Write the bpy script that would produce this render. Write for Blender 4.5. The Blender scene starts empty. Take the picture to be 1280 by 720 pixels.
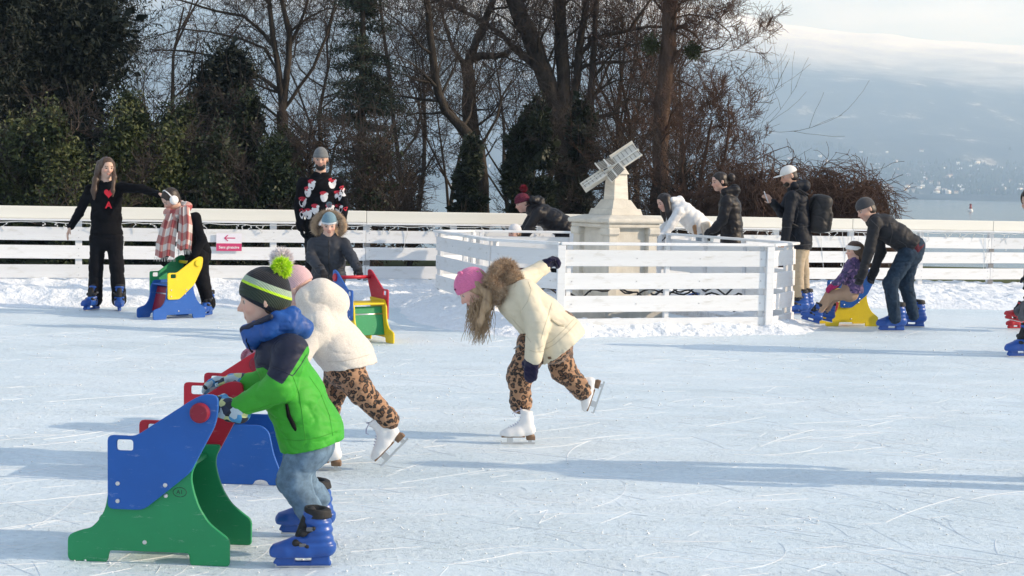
import bpy, bmesh, math, random
import numpy as np
import openvdb as vdb
from mathutils import Vector, Matrix, Euler

random.seed(7)
rng = np.random.default_rng(7)
S = bpy.context.scene
COL = S.collection
rad = math.radians

# ------------------------------------------------------------------ camera
FPX = 1800.0                      # focal length in pixels of the 1280 wide frame
CAMH = 1.45
PITCH = math.atan(124.0 / FPX)
ROLL = rad(1.2)
_f = Vector((0, math.cos(PITCH), -math.sin(PITCH)))
_r0 = Vector((1, 0, 0)); _u0 = Vector((0, math.sin(PITCH), math.cos(PITCH)))
_r = _r0 * math.cos(ROLL) + _u0 * math.sin(ROLL)
_u = _u0 * math.cos(ROLL) - _r0 * math.sin(ROLL)
cam_data = bpy.data.cameras.new('camera')
cam = bpy.data.objects.new('camera', cam_data); COL.objects.link(cam)
cam_data.sensor_width = 36.0
cam_data.lens = 36.0 * FPX / 1280.0
cam_data.clip_start = 0.05; cam_data.clip_end = 40000
M = Matrix((( _r.x, _u.x, -_f.x, 0), (_r.y, _u.y, -_f.y, 0), (_r.z, _u.z, -_f.z, CAMH), (0, 0, 0, 1)))
cam.matrix_world = M
S.camera = cam

# ------------------------------------------------------------------ world, sun, exposure
SUN_EL = rad(22.0)
SUN_DIR = Vector((math.cos(SUN_EL) * math.cos(rad(-4)), math.cos(SUN_EL) * math.sin(rad(-4)), math.sin(SUN_EL)))  # towards the sun
W = bpy.data.worlds.new('World'); S.world = W; W.use_nodes = True
nt = W.node_tree; nt.nodes.clear()
wo = nt.nodes.new('ShaderNodeOutputWorld'); bg = nt.nodes.new('ShaderNodeBackground')
sky = nt.nodes.new('ShaderNodeTexSky'); sky.sky_type = 'NISHITA'; sky.sun_disc = False
sky.sun_elevation = SUN_EL
sky.sun_rotation = math.atan2(SUN_DIR.x, SUN_DIR.y)
sky.altitude = 450; sky.air_density = 1.0; sky.dust_density = 1.0; sky.ozone_density = 2.0
bg.inputs['Strength'].default_value = 0.13
# thin winter cloud over the whole sky
tc = nt.nodes.new('ShaderNodeTexCoord'); mp = nt.nodes.new('ShaderNodeMapping')
mp.inputs['Scale'].default_value = (3.0, 3.0, 14.0)
nz = nt.nodes.new('ShaderNodeTexNoise'); nz.inputs['Scale'].default_value = 1.3; nz.inputs['Detail'].default_value = 5
cr = nt.nodes.new('ShaderNodeValToRGB'); cr.color_ramp.elements[0].position = 0.40; cr.color_ramp.elements[1].position = 0.66
mx = nt.nodes.new('ShaderNodeMix'); mx.data_type = 'RGBA'
nt.links.new(tc.outputs['Generated'], mp.inputs['Vector']); nt.links.new(mp.outputs[0], nz.inputs['Vector'])
nt.links.new(nz.outputs['Fac'], cr.inputs['Fac']); nt.links.new(cr.outputs['Color'], mx.inputs['Factor'])
nt.links.new(sky.outputs['Color'], mx.inputs['A']); mx.inputs['B'].default_value = (6.8, 7.4, 8.4, 1)
nt.links.new(mx.outputs['Result'], bg.inputs['Color']); nt.links.new(bg.outputs[0], wo.inputs['Surface'])
sun_d = bpy.data.lights.new('sun', 'SUN'); sun_d.energy = 4.8; sun_d.angle = rad(0.55); sun_d.color = (1.0, 0.95, 0.88)
sun = bpy.data.objects.new('sun', sun_d); COL.objects.link(sun)
sun.rotation_euler = SUN_DIR.to_track_quat('Z', 'Y').to_euler(); sun.location = (30, 0, 20)
S.view_settings.view_transform = 'Standard'; S.view_settings.look = 'None'
S.view_settings.exposure = 0.35; S.view_settings.gamma = 1.0; S.view_settings.use_curve_mapping = False
S.cycles.use_denoising = True
S.cycles.max_bounces = 6; S.cycles.volume_bounces = 2; S.cycles.transparent_max_bounces = 8

# ------------------------------------------------------------------ layout helpers
def ray(px, py):
    return _f * FPX + _r * (px - 640.0) + _u * (360.0 - py)
def at(px, py, Y):
    d = ray(px, py); t = Y / d.y
    return Vector((d.x * t, Y, CAMH + d.z * t))
def gp(px, py, z=0.0):
    d = ray(px, py); t = (z - CAMH) / d.z
    return Vector((d.x * t, d.y * t, z))
def tag(o, label=None, cat=None, group=None, kind=None):
    if label: o['label'] = label
    if cat: o['category'] = cat
    if group: o['group'] = group
    if kind: o['kind'] = kind
    return o
def empty(name, loc, label, cat, group=None, rz=0):
    o = bpy.data.objects.new(name, None); COL.objects.link(o)
    o.location = loc; o.rotation_euler = (0, 0, rz); o.empty_display_size = 0.2
    return tag(o, label, cat, group)
def mk(name, me, parent=None, mat=None):
    o = bpy.data.objects.new(name, me); COL.objects.link(o)
    if parent is not None: o.parent = parent
    if mat is not None and len(me.materials) == 0: me.materials.append(mat)
    return o
def pmesh(name, V, Fc, smooth=False):
    me = bpy.data.meshes.new(name)
    V = np.asarray(V, dtype=np.float32); 
    if isinstance(Fc, np.ndarray):
        n = Fc.shape[1]; nf = Fc.shape[0]
        me.vertices.add(len(V)); me.vertices.foreach_set('co', V.ravel())
        me.loops.add(nf * n); me.loops.foreach_set('vertex_index', Fc.astype(np.int32).ravel())
        me.polygons.add(nf); me.polygons.foreach_set('loop_start', np.arange(0, nf * n, n, dtype=np.int32))
        me.update(calc_edges=True); me.validate()
    else:
        me.from_pydata([tuple(v) for v in V], [], Fc); me.update()
    if smooth: me.polygons.foreach_set('use_smooth', np.ones(len(me.polygons), dtype=bool))
    return me
def fattr(me, name, vals):
    a = me.attributes.new(name, 'FLOAT', 'POINT'); a.data.foreach_set('value', np.asarray(vals, dtype=np.float32))
def cattr(me, name, vals):
    a = me.attributes.new(name, 'FLOAT_COLOR', 'POINT')
    v = np.ones((len(vals), 4), dtype=np.float32); v[:, :3] = vals
    a.data.foreach_set('color', v.ravel())
class MB:
    """collects boxes, tubes and quads into one mesh"""
    def __init__(s): s.V = []; s.F = []
    def add(s, V, F):
        n = len(s.V); s.V += [tuple(v) for v in V]; s.F += [tuple(i + n for i in f) for f in F]; return s
    def box(s, c, size, R=None, bev=0.0):
        hx, hy, hz = size[0] / 2, size[1] / 2, size[2] / 2
        if bev <= 0:
            P = [(x, y, z) for x in (-hx, hx) for y in (-hy, hy) for z in (-hz, hz)]
            F = [(0, 1, 3, 2), (4, 6, 7, 5), (0, 4, 5, 1), (2, 3, 7, 6), (0, 2, 6, 4), (1, 5, 7, 3)]
        else:
            bm = bmesh.new(); bmesh.ops.create_cube(bm, size=1.0)
            for v in bm.verts: v.co = Vector((v.co.x * size[0], v.co.y * size[1], v.co.z * size[2]))
            bmesh.ops.bevel(bm, geom=list(bm.edges), offset=bev, segments=1, affect='EDGES')
            bm.verts.index_update(); P = [tuple(v.co) for v in bm.verts]; F = [tuple(v.index for v in f.verts) for f in bm.faces]; bm.free()
        c = Vector(c)
        P = [(R @ Vector(p) if R is not None else Vector(p)) + c for p in P]
        return s.add(P, F)
    def prism(s, poly, z0, z1):
        n = len(poly); P = [(x, y, z0) for x, y in poly] + [(x, y, z1) for x, y in poly]
        F = [tuple(range(n - 1, -1, -1)), tuple(range(n, 2 * n))] + [(i, (i + 1) % n, n + (i + 1) % n, n + i) for i in range(n)]
        return s.add(P, F)
    def frustum(s, c, w0, w1, z0, z1):
        c = Vector(c); P = []
        for w, z in ((w0, z0), (w1, z1)):
            P += [(c.x - w[0] / 2, c.y - w[1] / 2, z), (c.x + w[0] / 2, c.y - w[1] / 2, z), (c.x + w[0] / 2, c.y + w[1] / 2, z), (c.x - w[0] / 2, c.y + w[1] / 2, z)]
        return s.add(P, [(3, 2, 1, 0), (4, 5, 6, 7), (0, 1, 5, 4), (1, 2, 6, 5), (2, 3, 7, 6), (3, 0, 4, 7)])
    def tube(s, pts, rs, sides=6, cap=True):
        V, F = tube_np(pts, rs, sides, cap); return s.add(V.tolist(), F)
    def build(s, name, mat, parent=None, smooth=False):
        me = bpy.data.meshes.new(name); me.from_pydata(s.V, [], s.F); me.update()
        if smooth: me.polygons.foreach_set('use_smooth', np.ones(len(me.polygons), dtype=bool))
        return mk(name, me, parent, mat)
def tube_np(pts, rs, sides=6, cap=True):
    P = np.asarray([tuple(p) for p in pts], dtype=np.float64); n = len(P)
    rs = np.broadcast_to(np.asarray(rs, dtype=np.float64), (n,))
    T = np.gradient(P, axis=0); T /= np.linalg.norm(T, axis=1)[:, None] + 1e-12
    a = np.array([0, 0, 1.0]) if abs(T[0, 2]) < 0.9 else np.array([1.0, 0, 0])
    N = np.cross(T, a); N /= np.linalg.norm(N, axis=1)[:, None] + 1e-9
    B = np.cross(T, N)
    ang = np.arange(sides) * 2 * np.pi / sides
    R = P[:, None, :] + rs[:, None, None] * (np.cos(ang)[None, :, None] * N[:, None, :] + np.sin(ang)[None, :, None] * B[:, None, :])
    V = R.reshape(-1, 3); F = []
    for i in range(n - 1):
        for k in range(sides):
            a0 = i * sides + k; a1 = i * sides + (k + 1) % sides
            F.append((a0, a1, a1 + sides, a0 + sides))
    if cap:
        F.append(tuple(range(sides - 1, -1, -1))); F.append(tuple(range((n - 1) * sides, n * sides)))
    return V, F

# ------------------------------------------------------------------ materials
def nodes(name):
    m = bpy.data.materials.new(name); m.use_nodes = True; t = m.node_tree
    return m, t, t.nodes['Principled BSDF']
def lk(t, a, b): t.links.new(a, b)
def rgba(c): return (c[0], c[1], c[2], 1.0)
def noise_node(t, scale, detail=4, rough=0.55, coord='Object', vscale=None):
    tcn = t.nodes.new('ShaderNodeTexCoord'); n = t.nodes.new('ShaderNodeTexNoise')
    n.inputs['Scale'].default_value = scale; n.inputs['Detail'].default_value = detail; n.inputs['Roughness'].default_value = rough
    if vscale is not None:
        m = t.nodes.new('ShaderNodeMapping'); m.inputs['Scale'].default_value = vscale
        lk(t, tcn.outputs[coord], m.inputs['Vector']); lk(t, m.outputs[0], n.inputs['Vector'])
    else: lk(t, tcn.outputs[coord], n.inputs['Vector'])
    return n
def ramp(t, fac, stops, interp='LINEAR'):
    r = t.nodes.new('ShaderNodeValToRGB'); r.color_ramp.interpolation = interp
    el = r.color_ramp.elements
    while len(el) > len(stops): el.remove(el[-1])
    while len(el) < len(stops): el.new(0.5)
    for e, (p, c) in zip(el, stops): e.position = p; e.color = rgba(c)
    lk(t, fac, r.inputs['Fac']); return r
def bump(t, b, height, strength=0.3, dist=0.01):
    n = t.nodes.new('ShaderNodeBump'); n.inputs['Strength'].default_value = strength; n.inputs['Distance'].default_value = dist
    lk(t, height, n.inputs['Height']); lk(t, n.outputs[0], b.inputs['Normal']); return n
def matn(name, col, rough=0.7, var=0.12, scale=8.0, bscale=60.0, bstr=0.25, bdist=0.004, metal=0.0, sheen=0.0, spec=0.4, coat=0.0, vscale=None, crease=0.0):
    m, t, b = nodes(name)
    n = noise_node(t, scale, 5, 0.6, vscale=vscale)
    lo = tuple(max(0, c * (1 - var)) for c in col); hi = tuple(min(1, c * (1 + var)) for c in col)
    r = ramp(t, n.outputs['Fac'], [(0.3, lo), (0.7, hi)]); lk(t, r.outputs['Color'], b.inputs['Base Color'])
    b.inputs['Roughness'].default_value = rough; b.inputs['Metallic'].default_value = metal
    b.inputs['Specular IOR Level'].default_value = spec
    if sheen: b.inputs['Sheen Weight'].default_value = sheen; b.inputs['Sheen Roughness'].default_value = 0.5
    if coat: b.inputs['Coat Weight'].default_value = coat
    if bstr: 
        n2 = noise_node(t, bscale, 3, 0.6, vscale=vscale); bn = bump(t, b, n2.outputs['Fac'], bstr, bdist)
        if crease: crease_bump(t, bn, crease)
    return m
def crease_bump(t, bn, amt, scale=9.0):
    n = noise_node(t, scale, 2, .5, vscale=(1, 1, 1.8)); n.noise_type = 'RIDGED_MULTIFRACTAL'; n.inputs['Lacunarity'].default_value = 2.3
    b2 = t.nodes.new('ShaderNodeBump'); b2.invert = True; b2.inputs['Strength'].default_value = amt; b2.inputs['Distance'].default_value = .02
    lk(t, n.outputs['Fac'], b2.inputs['Height']); lk(t, b2.outputs[0], bn.inputs['Normal'])
def knit(name, col, freq=220.0, rough=0.95, var=0.15, stops=None, attr='v'):
    """ribbed knit; with stops, constant colour bands over the float attribute"""
    m, t, b = nodes(name)
    if stops:
        a = t.nodes.new('ShaderNodeAttribute'); a.attribute_name = attr
        r = ramp(t, a.outputs['Fac'], stops, 'CONSTANT'); base = r.outputs['Color']
    n = noise_node(t, 90, 3)
    lo = tuple(c * (1 - var) for c in (col if not stops else (1, 1, 1)))
    r2 = ramp(t, n.outputs['Fac'], [(0.3, lo), (0.7, col if not stops else (1, 1, 1))])
    if stops:
        mxx = t.nodes.new('ShaderNodeMix'); mxx.data_type = 'RGBA'; mxx.blend_type = 'MULTIPLY'; mxx.inputs['Factor'].default_value = 1
        lk(t, base, mxx.inputs['A']); lk(t, r2.outputs['Color'], mxx.inputs['B']); lk(t, mxx.outputs['Result'], b.inputs['Base Color'])
    else: lk(t, r2.outputs['Color'], b.inputs['Base Color'])
    b.inputs['Roughness'].default_value = rough; b.inputs['Specular IOR Level'].default_value = 0.15
    b.inputs['Sheen Weight'].default_value = 0.2
    w = t.nodes.new('ShaderNodeTexWave'); w.inputs['Scale'].default_value = freq / 6.28; w.inputs['Distortion'].default_value = 1.5
    w.bands_direction = 'DIAGONAL'
    tcn = t.nodes.new('ShaderNodeTexCoord'); lk(t, tcn.outputs['Object'], w.inputs['Vector'])
    bump(t, b, w.outputs['Fac'], 0.5, 0.003)
    return m
def attrmat(name, stops, attr='v', rough=0.7, bscale=60, bstr=0.25, sheen=0.0, spec=0.3, interp='CONSTANT', var=0.12):
    m, t, b = nodes(name)
    a = t.nodes.new('ShaderNodeAttribute'); a.attribute_name = attr
    r = ramp(t, a.outputs['Fac'], stops, interp)
    n = noise_node(t, 7, 4); r2 = ramp(t, n.outputs['Fac'], [(0.3, (1 - var,) * 3), (0.7, (1, 1, 1))])
    mxx = t.nodes.new('ShaderNodeMix'); mxx.data_type = 'RGBA'; mxx.blend_type = 'MULTIPLY'; mxx.inputs['Factor'].default_value = 1
    lk(t, r.outputs['Color'], mxx.inputs['A']); lk(t, r2.outputs['Color'], mxx.inputs['B']); lk(t, mxx.outputs['Result'], b.inputs['Base Color'])
    b.inputs['Roughness'].default_value = rough; b.inputs['Specular IOR Level'].default_value = spec
    if sheen: b.inputs['Sheen Weight'].default_value = sheen
    n2 = noise_node(t, bscale, 3); bn = bump(t, b, n2.outputs['Fac'], bstr, 0.004); crease_bump(t, bn, .6, 12.0)
    return m
def colmat(name, rough=0.6, sss=0.0, spec=0.35, bstr=0.1):
    m, t, b = nodes(name)
    a = t.nodes.new('ShaderNodeAttribute'); a.attribute_name = 'Col'; lk(t, a.outputs['Color'], b.inputs['Base Color'])
    b.inputs['Roughness'].default_value = rough; b.inputs['Specular IOR Level'].default_value = spec
    if sss:
        b.inputs['Subsurface Weight'].default_value = sss; b.inputs['Subsurface Radius'].default_value = (0.012, 0.005, 0.003); b.inputs['Subsurface Scale'].default_value = 0.5
    n2 = noise_node(t, 250, 2); bump(t, b, n2.outputs['Fac'], bstr, 0.002)
    return m
# ------------------------------------------------------------------ signed distance modelling (bodies, clothes, boots)
def vnoise(P, seed=0):
    Q = np.floor(P).astype(np.int64); f = P - Q; f = f * f * (3 - 2 * f)
    def h(ix, iy, iz):
        v = (ix * 374761393 + iy * 668265263 + iz * 1274126177 + seed * 974634711) & 0xffffffff
        v = ((v ^ (v >> 13)) * 1274126177) & 0xffffffff; v = v ^ (v >> 16)
        return (v & 0xffff).astype(np.float32) / 32767.5 - 1.0
    x, y, z = Q[..., 0], Q[..., 1], Q[..., 2]; fx, fy, fz = f[..., 0], f[..., 1], f[..., 2]
    def lx(yy, zz): 
        a = h(x, yy, zz); return a + (h(x + 1, yy, zz) - a) * fx
    def ly(zz):
        a = lx(y, zz); return a + (lx(y + 1, zz) - a) * fy
    a = ly(z); return a + (ly(z + 1) - a) * fz
class SD:
    def __init__(s): s.p = []
    def rc(s, a, b, ra, rb, k=0.02, ax=None, st=1.0, op='+'):
        a = np.array(a[:3], float); b = np.array(b[:3], float); m = max(ra, rb) * max(1.0, st) + 0.005
        s.p.append(('rc', (a, b, ra, rb, None if ax is None else np.array(ax, float), st), np.minimum(a, b) - m, np.maximum(a, b) + m, k, op)); return s
    def chain(s, pts, rs, k=0.02, ax=None, st=1.0):
        for i in range(len(pts) - 1): s.rc(pts[i], pts[i + 1], rs[i], rs[i + 1], k, ax, st)
        return s
    def el(s, c, r, R=None, k=0.02, op='+'):
        c = np.array(c, float); r = np.array(r, float); m = r.max() + 0.005
        s.p.append(('el', (c, r, np.eye(3) if R is None else np.array(R, float)), c - m, c + m, k, op)); return s
    def bx(s, c, h, R=None, rd=0.01, k=0.01, op='+'):
        c = np.array(c, float); h = np.array(h, float); m = np.linalg.norm(h) + rd
        s.p.append(('bx', (c, h, np.eye(3) if R is None else np.array(R, float), rd), c - m, c + m, k, op)); return s
    def plane(s, c, n):      # keeps the side against n
        s.p.append(('pl', (np.array(c, float), np.array(n, float) / np.linalg.norm(n)), None, None, 0, '&')); return s
    def mesh(s, name, vs=0.008, disp=None, origin=(0, 0, 0), dmask=0.03):
        lo = np.min([p[2] for p in s.p if p[5] == '+'], axis=0) - 4 * vs - 0.01
        hi = np.max([p[3] for p in s.p if p[5] == '+'], axis=0) + 4 * vs + 0.01
        n = np.ceil((hi - lo) / vs).astype(int) + 1
        A = np.full(tuple(n), 0.15, dtype=np.float32)
        ax = [lo[i] + vs * np.arange(n[i]) for i in range(3)]
        for typ, g, bl, bh, k, op in s.p:
            if typ == 'pl':
                c, nn = g
                d = (ax[0][:, None, None] - c[0]) * nn[0] + (ax[1][None, :, None] - c[1]) * nn[1] + (ax[2][None, None, :] - c[2]) * nn[2]
                A = np.maximum(A, d.astype(np.float32)); continue
            mg = k + 3 * vs
            i0 = np.maximum(np.floor((bl - mg - lo) / vs).astype(int), 0); i1 = np.minimum(np.ceil((bh + mg - lo) / vs).astype(int) + 1, n)
            if (i1 <= i0).any(): continue
            sl = tuple(slice(i0[i], i1[i]) for i in range(3))
            P = np.stack(np.meshgrid(*[ax[i][sl[i]] for i in range(3)], indexing='ij'), axis=-1).astype(np.float32)
            if typ == 'rc':
                a, b, ra, rb, axx, st = g; ab = (b - a).astype(np.float32); L2 = float(ab @ ab) + 1e-12
                q = P - a.astype(np.float32); t = np.clip((q @ ab) / L2, 0, 1)
                w = q - t[..., None] * ab
                if axx is not None and st != 1.0:
                    c = w @ axx.astype(np.float32); w = w + (c * (1.0 / st - 1.0))[..., None] * axx.astype(np.float32)
                d = np.sqrt((w * w).sum(-1)) - (ra + (rb - ra) * t)
            elif typ == 'el':
                c, r, R = g; q = (P - c.astype(np.float32)) @ R.astype(np.float32)
                k0 = np.sqrt(((q / r) ** 2).sum(-1)); k1 = np.sqrt(((q / (r * r)) ** 2).sum(-1)) + 1e-9
                d = k0 * (k0 - 1) / k1
            else:
                c, h, R, rd = g; q = np.abs((P - c.astype(np.float32)) @ R.astype(np.float32)) - h
                d = np.sqrt((np.maximum(q, 0) ** 2).sum(-1)) + np.minimum(q.max(-1), 0) - rd
            d = d.astype(np.float32); B = A[sl]
            if op == '+':
                if k > 0:
                    hh = np.clip(0.5 + 0.5 * (d - B) / k, 0, 1); A[sl] = d + (B - d) * hh - k * hh * (1 - hh)
                    # smooth minimum of d and B
                else: A[sl] = np.minimum(B, d)
            else:
                d = -d
                if k > 0:
                    hh = np.clip(0.5 - 0.5 * (d - B) / k, 0, 1); A[sl] = d + (B - d) * hh + k * hh * (1 - hh)
                else: A[sl] = np.maximum(B, d)
        if disp is not None:
            idx = np.argwhere(np.abs(A) < dmask)
            P = lo + idx * vs
            A[tuple(idx.T)] += disp(P).astype(np.float32)
        A[0] = A[-1] = 0.15; A[:, 0] = A[:, -1] = 0.15; A[:, :, 0] = A[:, :, -1] = 0.15
        gr = vdb.FloatGrid(0.15); gr.copyFromArray(np.ascontiguousarray(A))
        pts, quads = gr.convertToQuads(isovalue=0.0)
        V = pts.astype(np.float64) * vs + lo - np.array(origin, float)
        return pmesh(name, V, quads[:, ::-1].astype(np.int32) if SD.flip else quads.astype(np.int32), True)
    flip = False
A_FOLD = np.array((1.9, 1.9, 1.2))
def folds(amp=0.005, wl=0.07, seed=0, stretch=(.8, .8, 1.5), fine=0.35):
    st = np.array(stretch, float)
    def f(P):
        Q = P / wl * st
        n = vnoise(Q + 0.6 * vnoise(Q * 0.5 + 7.3, seed + 3)[:, None], seed)
        m = vnoise(Q * 2.3 + 11.0, seed + 1)
        c = np.exp(-np.abs(n) / .11); m2 = np.exp(-np.abs(vnoise(Q * A_FOLD + 4.1, seed + 2)) / .13)
        return amp * (c * 1.0 + fine * .5 * m + .55 * m2 - .35)
    return f
def verts(me):
    V = np.empty(len(me.vertices) * 3, dtype=np.float32); me.vertices.foreach_get('co', V); return V.reshape(-1, 3).astype(np.float64)
def nrm(v): v = np.asarray(v, float); return v / (np.linalg.norm(v) + 1e-12)
def frame(fwd, up):
    """columns: right-hand side vector, forward, up"""
    f = nrm(fwd); u = np.asarray(up, float); u = nrm(u - f * (u @ f)); r = np.cross(f, u); return np.stack([r, f, u], axis=1)
# ------------------------------------------------------------------ setting: ground, ice, lake, far shore
def grid_mesh(name, x0, x1, y0, y1, nx, ny, zf, smooth=True):
    X, Y = np.meshgrid(np.linspace(x0, x1, nx), np.linspace(y0, y1, ny), indexing='xy')
    Z = zf(X, Y); V = np.stack([X, Y, Z], -1).reshape(-1, 3)
    i = np.arange(nx * ny).reshape(ny, nx)
    F = np.stack([i[:-1, :-1], i[:-1, 1:], i[1:, 1:], i[1:, :-1]], -1).reshape(-1, 4)
    return pmesh(name, V, F, smooth)
def n2(X, Y, s, seed=0, z=0.0):
    P = np.stack([X / s, Y / s, np.zeros_like(X) + z + 0.37], -1); return vnoise(P, seed)
def fbm(X, Y, s, seed=0, o=4):
    v = 0; a = 1.0
    for k in range(o): v = v + a * n2(X, Y, s / 2 ** k, seed + k); a *= 0.5
    return v / 2

# ice
mi, t, b = nodes('rink_ice_material')
n1 = noise_node(t, 0.9, 6, 0.6, vscale=(0.55, 1.3, 1)); n2_ = noise_node(t, 26, 6, 0.72); n3 = noise_node(t, 170, 3, 0.7)
r1 = ramp(t, n1.outputs['Fac'], [(0.30, (0.62, 0.735, 0.80)), (0.52, (0.685, 0.785, 0.845)), (0.75, (0.73, 0.81, 0.86))])
r2 = ramp(t, n2_.outputs['Fac'], [(0.44, (0.90, 0.92, 0.95)), (0.60, (1, 1, 1))])
mm = t.nodes.new('ShaderNodeMix'); mm.data_type = 'RGBA'; mm.blend_type = 'MULTIPLY'; mm.inputs['Factor'].default_value = 0.8
lk(t, r1.outputs['Color'], mm.inputs['A']); lk(t, r2.outputs['Color'], mm.inputs['B']); lk(t, mm.outputs['Result'], b.inputs['Base Color'])
rr = t.nodes.new('ShaderNodeMapRange'); rr.inputs['From Min'].default_value = 0.35; rr.inputs['From Max'].default_value = 0.65
rr.inputs['To Min'].default_value = 0.42; rr.inputs['To Max'].default_value = 0.72
lk(t, n1.outputs['Fac'], rr.inputs['Value']); lk(t, rr.outputs[0], b.inputs['Roughness']); b.inputs['Specular IOR Level'].default_value = 0.3
ma = t.nodes.new('ShaderNodeMath'); ma.operation = 'ADD'; lk(t, n2_.outputs['Fac'], ma.inputs[0])
mb_ = t.nodes.new('ShaderNodeMath'); mb_.operation = 'MULTIPLY'; mb_.inputs[1].default_value = 0.35; lk(t, n3.outputs['Fac'], mb_.inputs[0]); lk(t, mb_.outputs[0], ma.inputs[1])
nsp = noise_node(t, 38, 3, 0.6, vscale=(0.7, 1.2, 1)); rsp = ramp(t, nsp.outputs['Fac'], [(0.60, (0, 0, 0)), (0.68, (1, 1, 1))])
msp = t.nodes.new('ShaderNodeMath'); msp.operation = 'MULTIPLY_ADD'; msp.inputs[1].default_value = 0.5; lk(t, rsp.outputs['Color'], msp.inputs[0]); lk(t, ma.outputs[0], msp.inputs[2])
npt = noise_node(t, 2.6, 4, 0.65, vscale=(0.6, 1.4, 1)); rpt = ramp(t, npt.outputs['Fac'], [(0.40, (0.5, 0.5, 0.5)), (0.62, (1, 1, 1))])
mpt = t.nodes.new('ShaderNodeMath'); mpt.operation = 'MULTIPLY'; lk(t, msp.outputs[0], mpt.inputs[0]); lk(t, rpt.outputs['Color'], mpt.inputs[1])
bump(t, b, mpt.outputs[0], 0.9, 0.018)
MI = mi
snow = matn('snow_material', (0.79, 0.83, 0.875), 0.85, 0.05, 9, 22, 0.9, 0.035, spec=0.2)

ice_me = grid_mesh('ice', -14, 16, -3, 22.5, 220, 200, lambda X, Y: 0.003 * fbm(X, Y, 1.1, 3))
tag(mk('ice_rink_floor', ice_me, None, MI), kind='structure')

# fence line of the rink
FA = Vector((-6.22, 17.5, 0)); FB = Vector((6.72, 21.6, 0)); FD = (FB - FA).normalized(); FN = Vector((FD.y, -FD.x, 0))
F0 = FA - FD * 2.7; NSEC = 9; SEC = 2.4
def fdist(X, Y):  # distance in front of the fence line
    return (X - FA.x) * FN.x + (Y - FA.y) * FN.y
def bankz(X, Y):
    d = fdist(X, Y)
    wdt = np.interp(X, [-8, -6, 2, 7, 10], [1.5, 1.45, 1.9, 2.5, 2.6]) + 0.22 * n2(X, Y, 0.7, 5) + 0.1 * n2(X, Y, 0.23, 6)
    u = np.clip(1 - d / wdt, 0, 1); h = np.interp(X, [-8, 0, 9], [0.23, 0.2, 0.15])
    prof = np.clip(u * 2.6, 0, 1) ** 0.8 * (0.45 + 0.55 * u)
    lump = 0.045 * fbm(X, Y, 0.40, 11, 4) + 0.03 * np.abs(n2(X, Y, 0.17, 13)) + 0.03 * np.clip(n2(X, Y, 0.085, 15), -.2, 1)
    return prof * h + np.clip(u * 5, 0, 1) * lump * np.where(u > 0, 1, 0) - np.where(u <= 0, 0.05, 0) - 0.004
bk_s = 160
def bank_mesh():
    nx, ny = 900, 120; L = NSEC * SEC
    A, B = np.meshgrid(np.linspace(0, L, nx), np.linspace(-0.45, 3.2, ny), indexing='xy')
    X = F0.x + FD.x * A + FN.x * B; Y = F0.y + FD.y * A + FN.y * B; Z = bankz(X, Y)
    V = np.stack([X, Y, Z], -1).reshape(-1, 3); i = np.arange(nx * ny).reshape(ny, nx)
    F = np.stack([i[:-1, :-1], i[1:, :-1], i[1:, 1:], i[:-1, 1:]], -1).reshape(-1, 4)
    return pmesh('bank', V, F, True)
tag(mk('snow_bank', bank_mesh(), None, snow), 'ridge of scraped snow piled along the foot of the white rink fence', None, None, 'structure')

# loose snow crumbs and skate scratches on the ice
def crumbs():
    n = 12000
    Y = 3.6 + 13.0 * rng.random(n) ** 1.7; X = (rng.random(n) - 0.5) * (0.78 * Y + 1.0)
    keep = fbm(X, Y, 0.9, 21, 4) + 0.45 * rng.random(n) > 0.16; X, Y = X[keep], Y[keep]; n = len(X)
    r = (0.0016 + 0.0055 * rng.random(n) ** 4) * (0.75 + Y / 16)
    oc = np.array([(1, 0, 0), (-1, 0, 0), (0, 1, 0), (0, -1, 0), (0, 0, 1), (0, 0, -0.6)], float)
    J = oc[None] * (0.6 + 0.7 * rng.random((n, 6, 1))) * r[:, None, None]; J[:, :, 2] *= 0.7
    V = (J + np.stack([X, Y, r * 0.35 + 0.001], -1)[:, None]).reshape(-1, 3)
    f = np.array([(0, 2, 4), (2, 1, 4), (1, 3, 4), (3, 0, 4), (2, 0, 5), (1, 2, 5), (3, 1, 5), (0, 3, 5)])
    F = (f[None] + 6 * np.arange(n)[:, None, None]).reshape(-1, 3)
    return pmesh('crumbs', V, F, False)
crumb_mat = matn('crumb_snow_material', (0.84, 0.87, 0.90), 0.8, 0.03, 9, 60, 0.0, spec=0.2)
tag(mk('loose_snow', crumbs(), None, crumb_mat), 'loose crumbs of snow scattered over the skated ice', 'snow', None, 'stuff')
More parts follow.
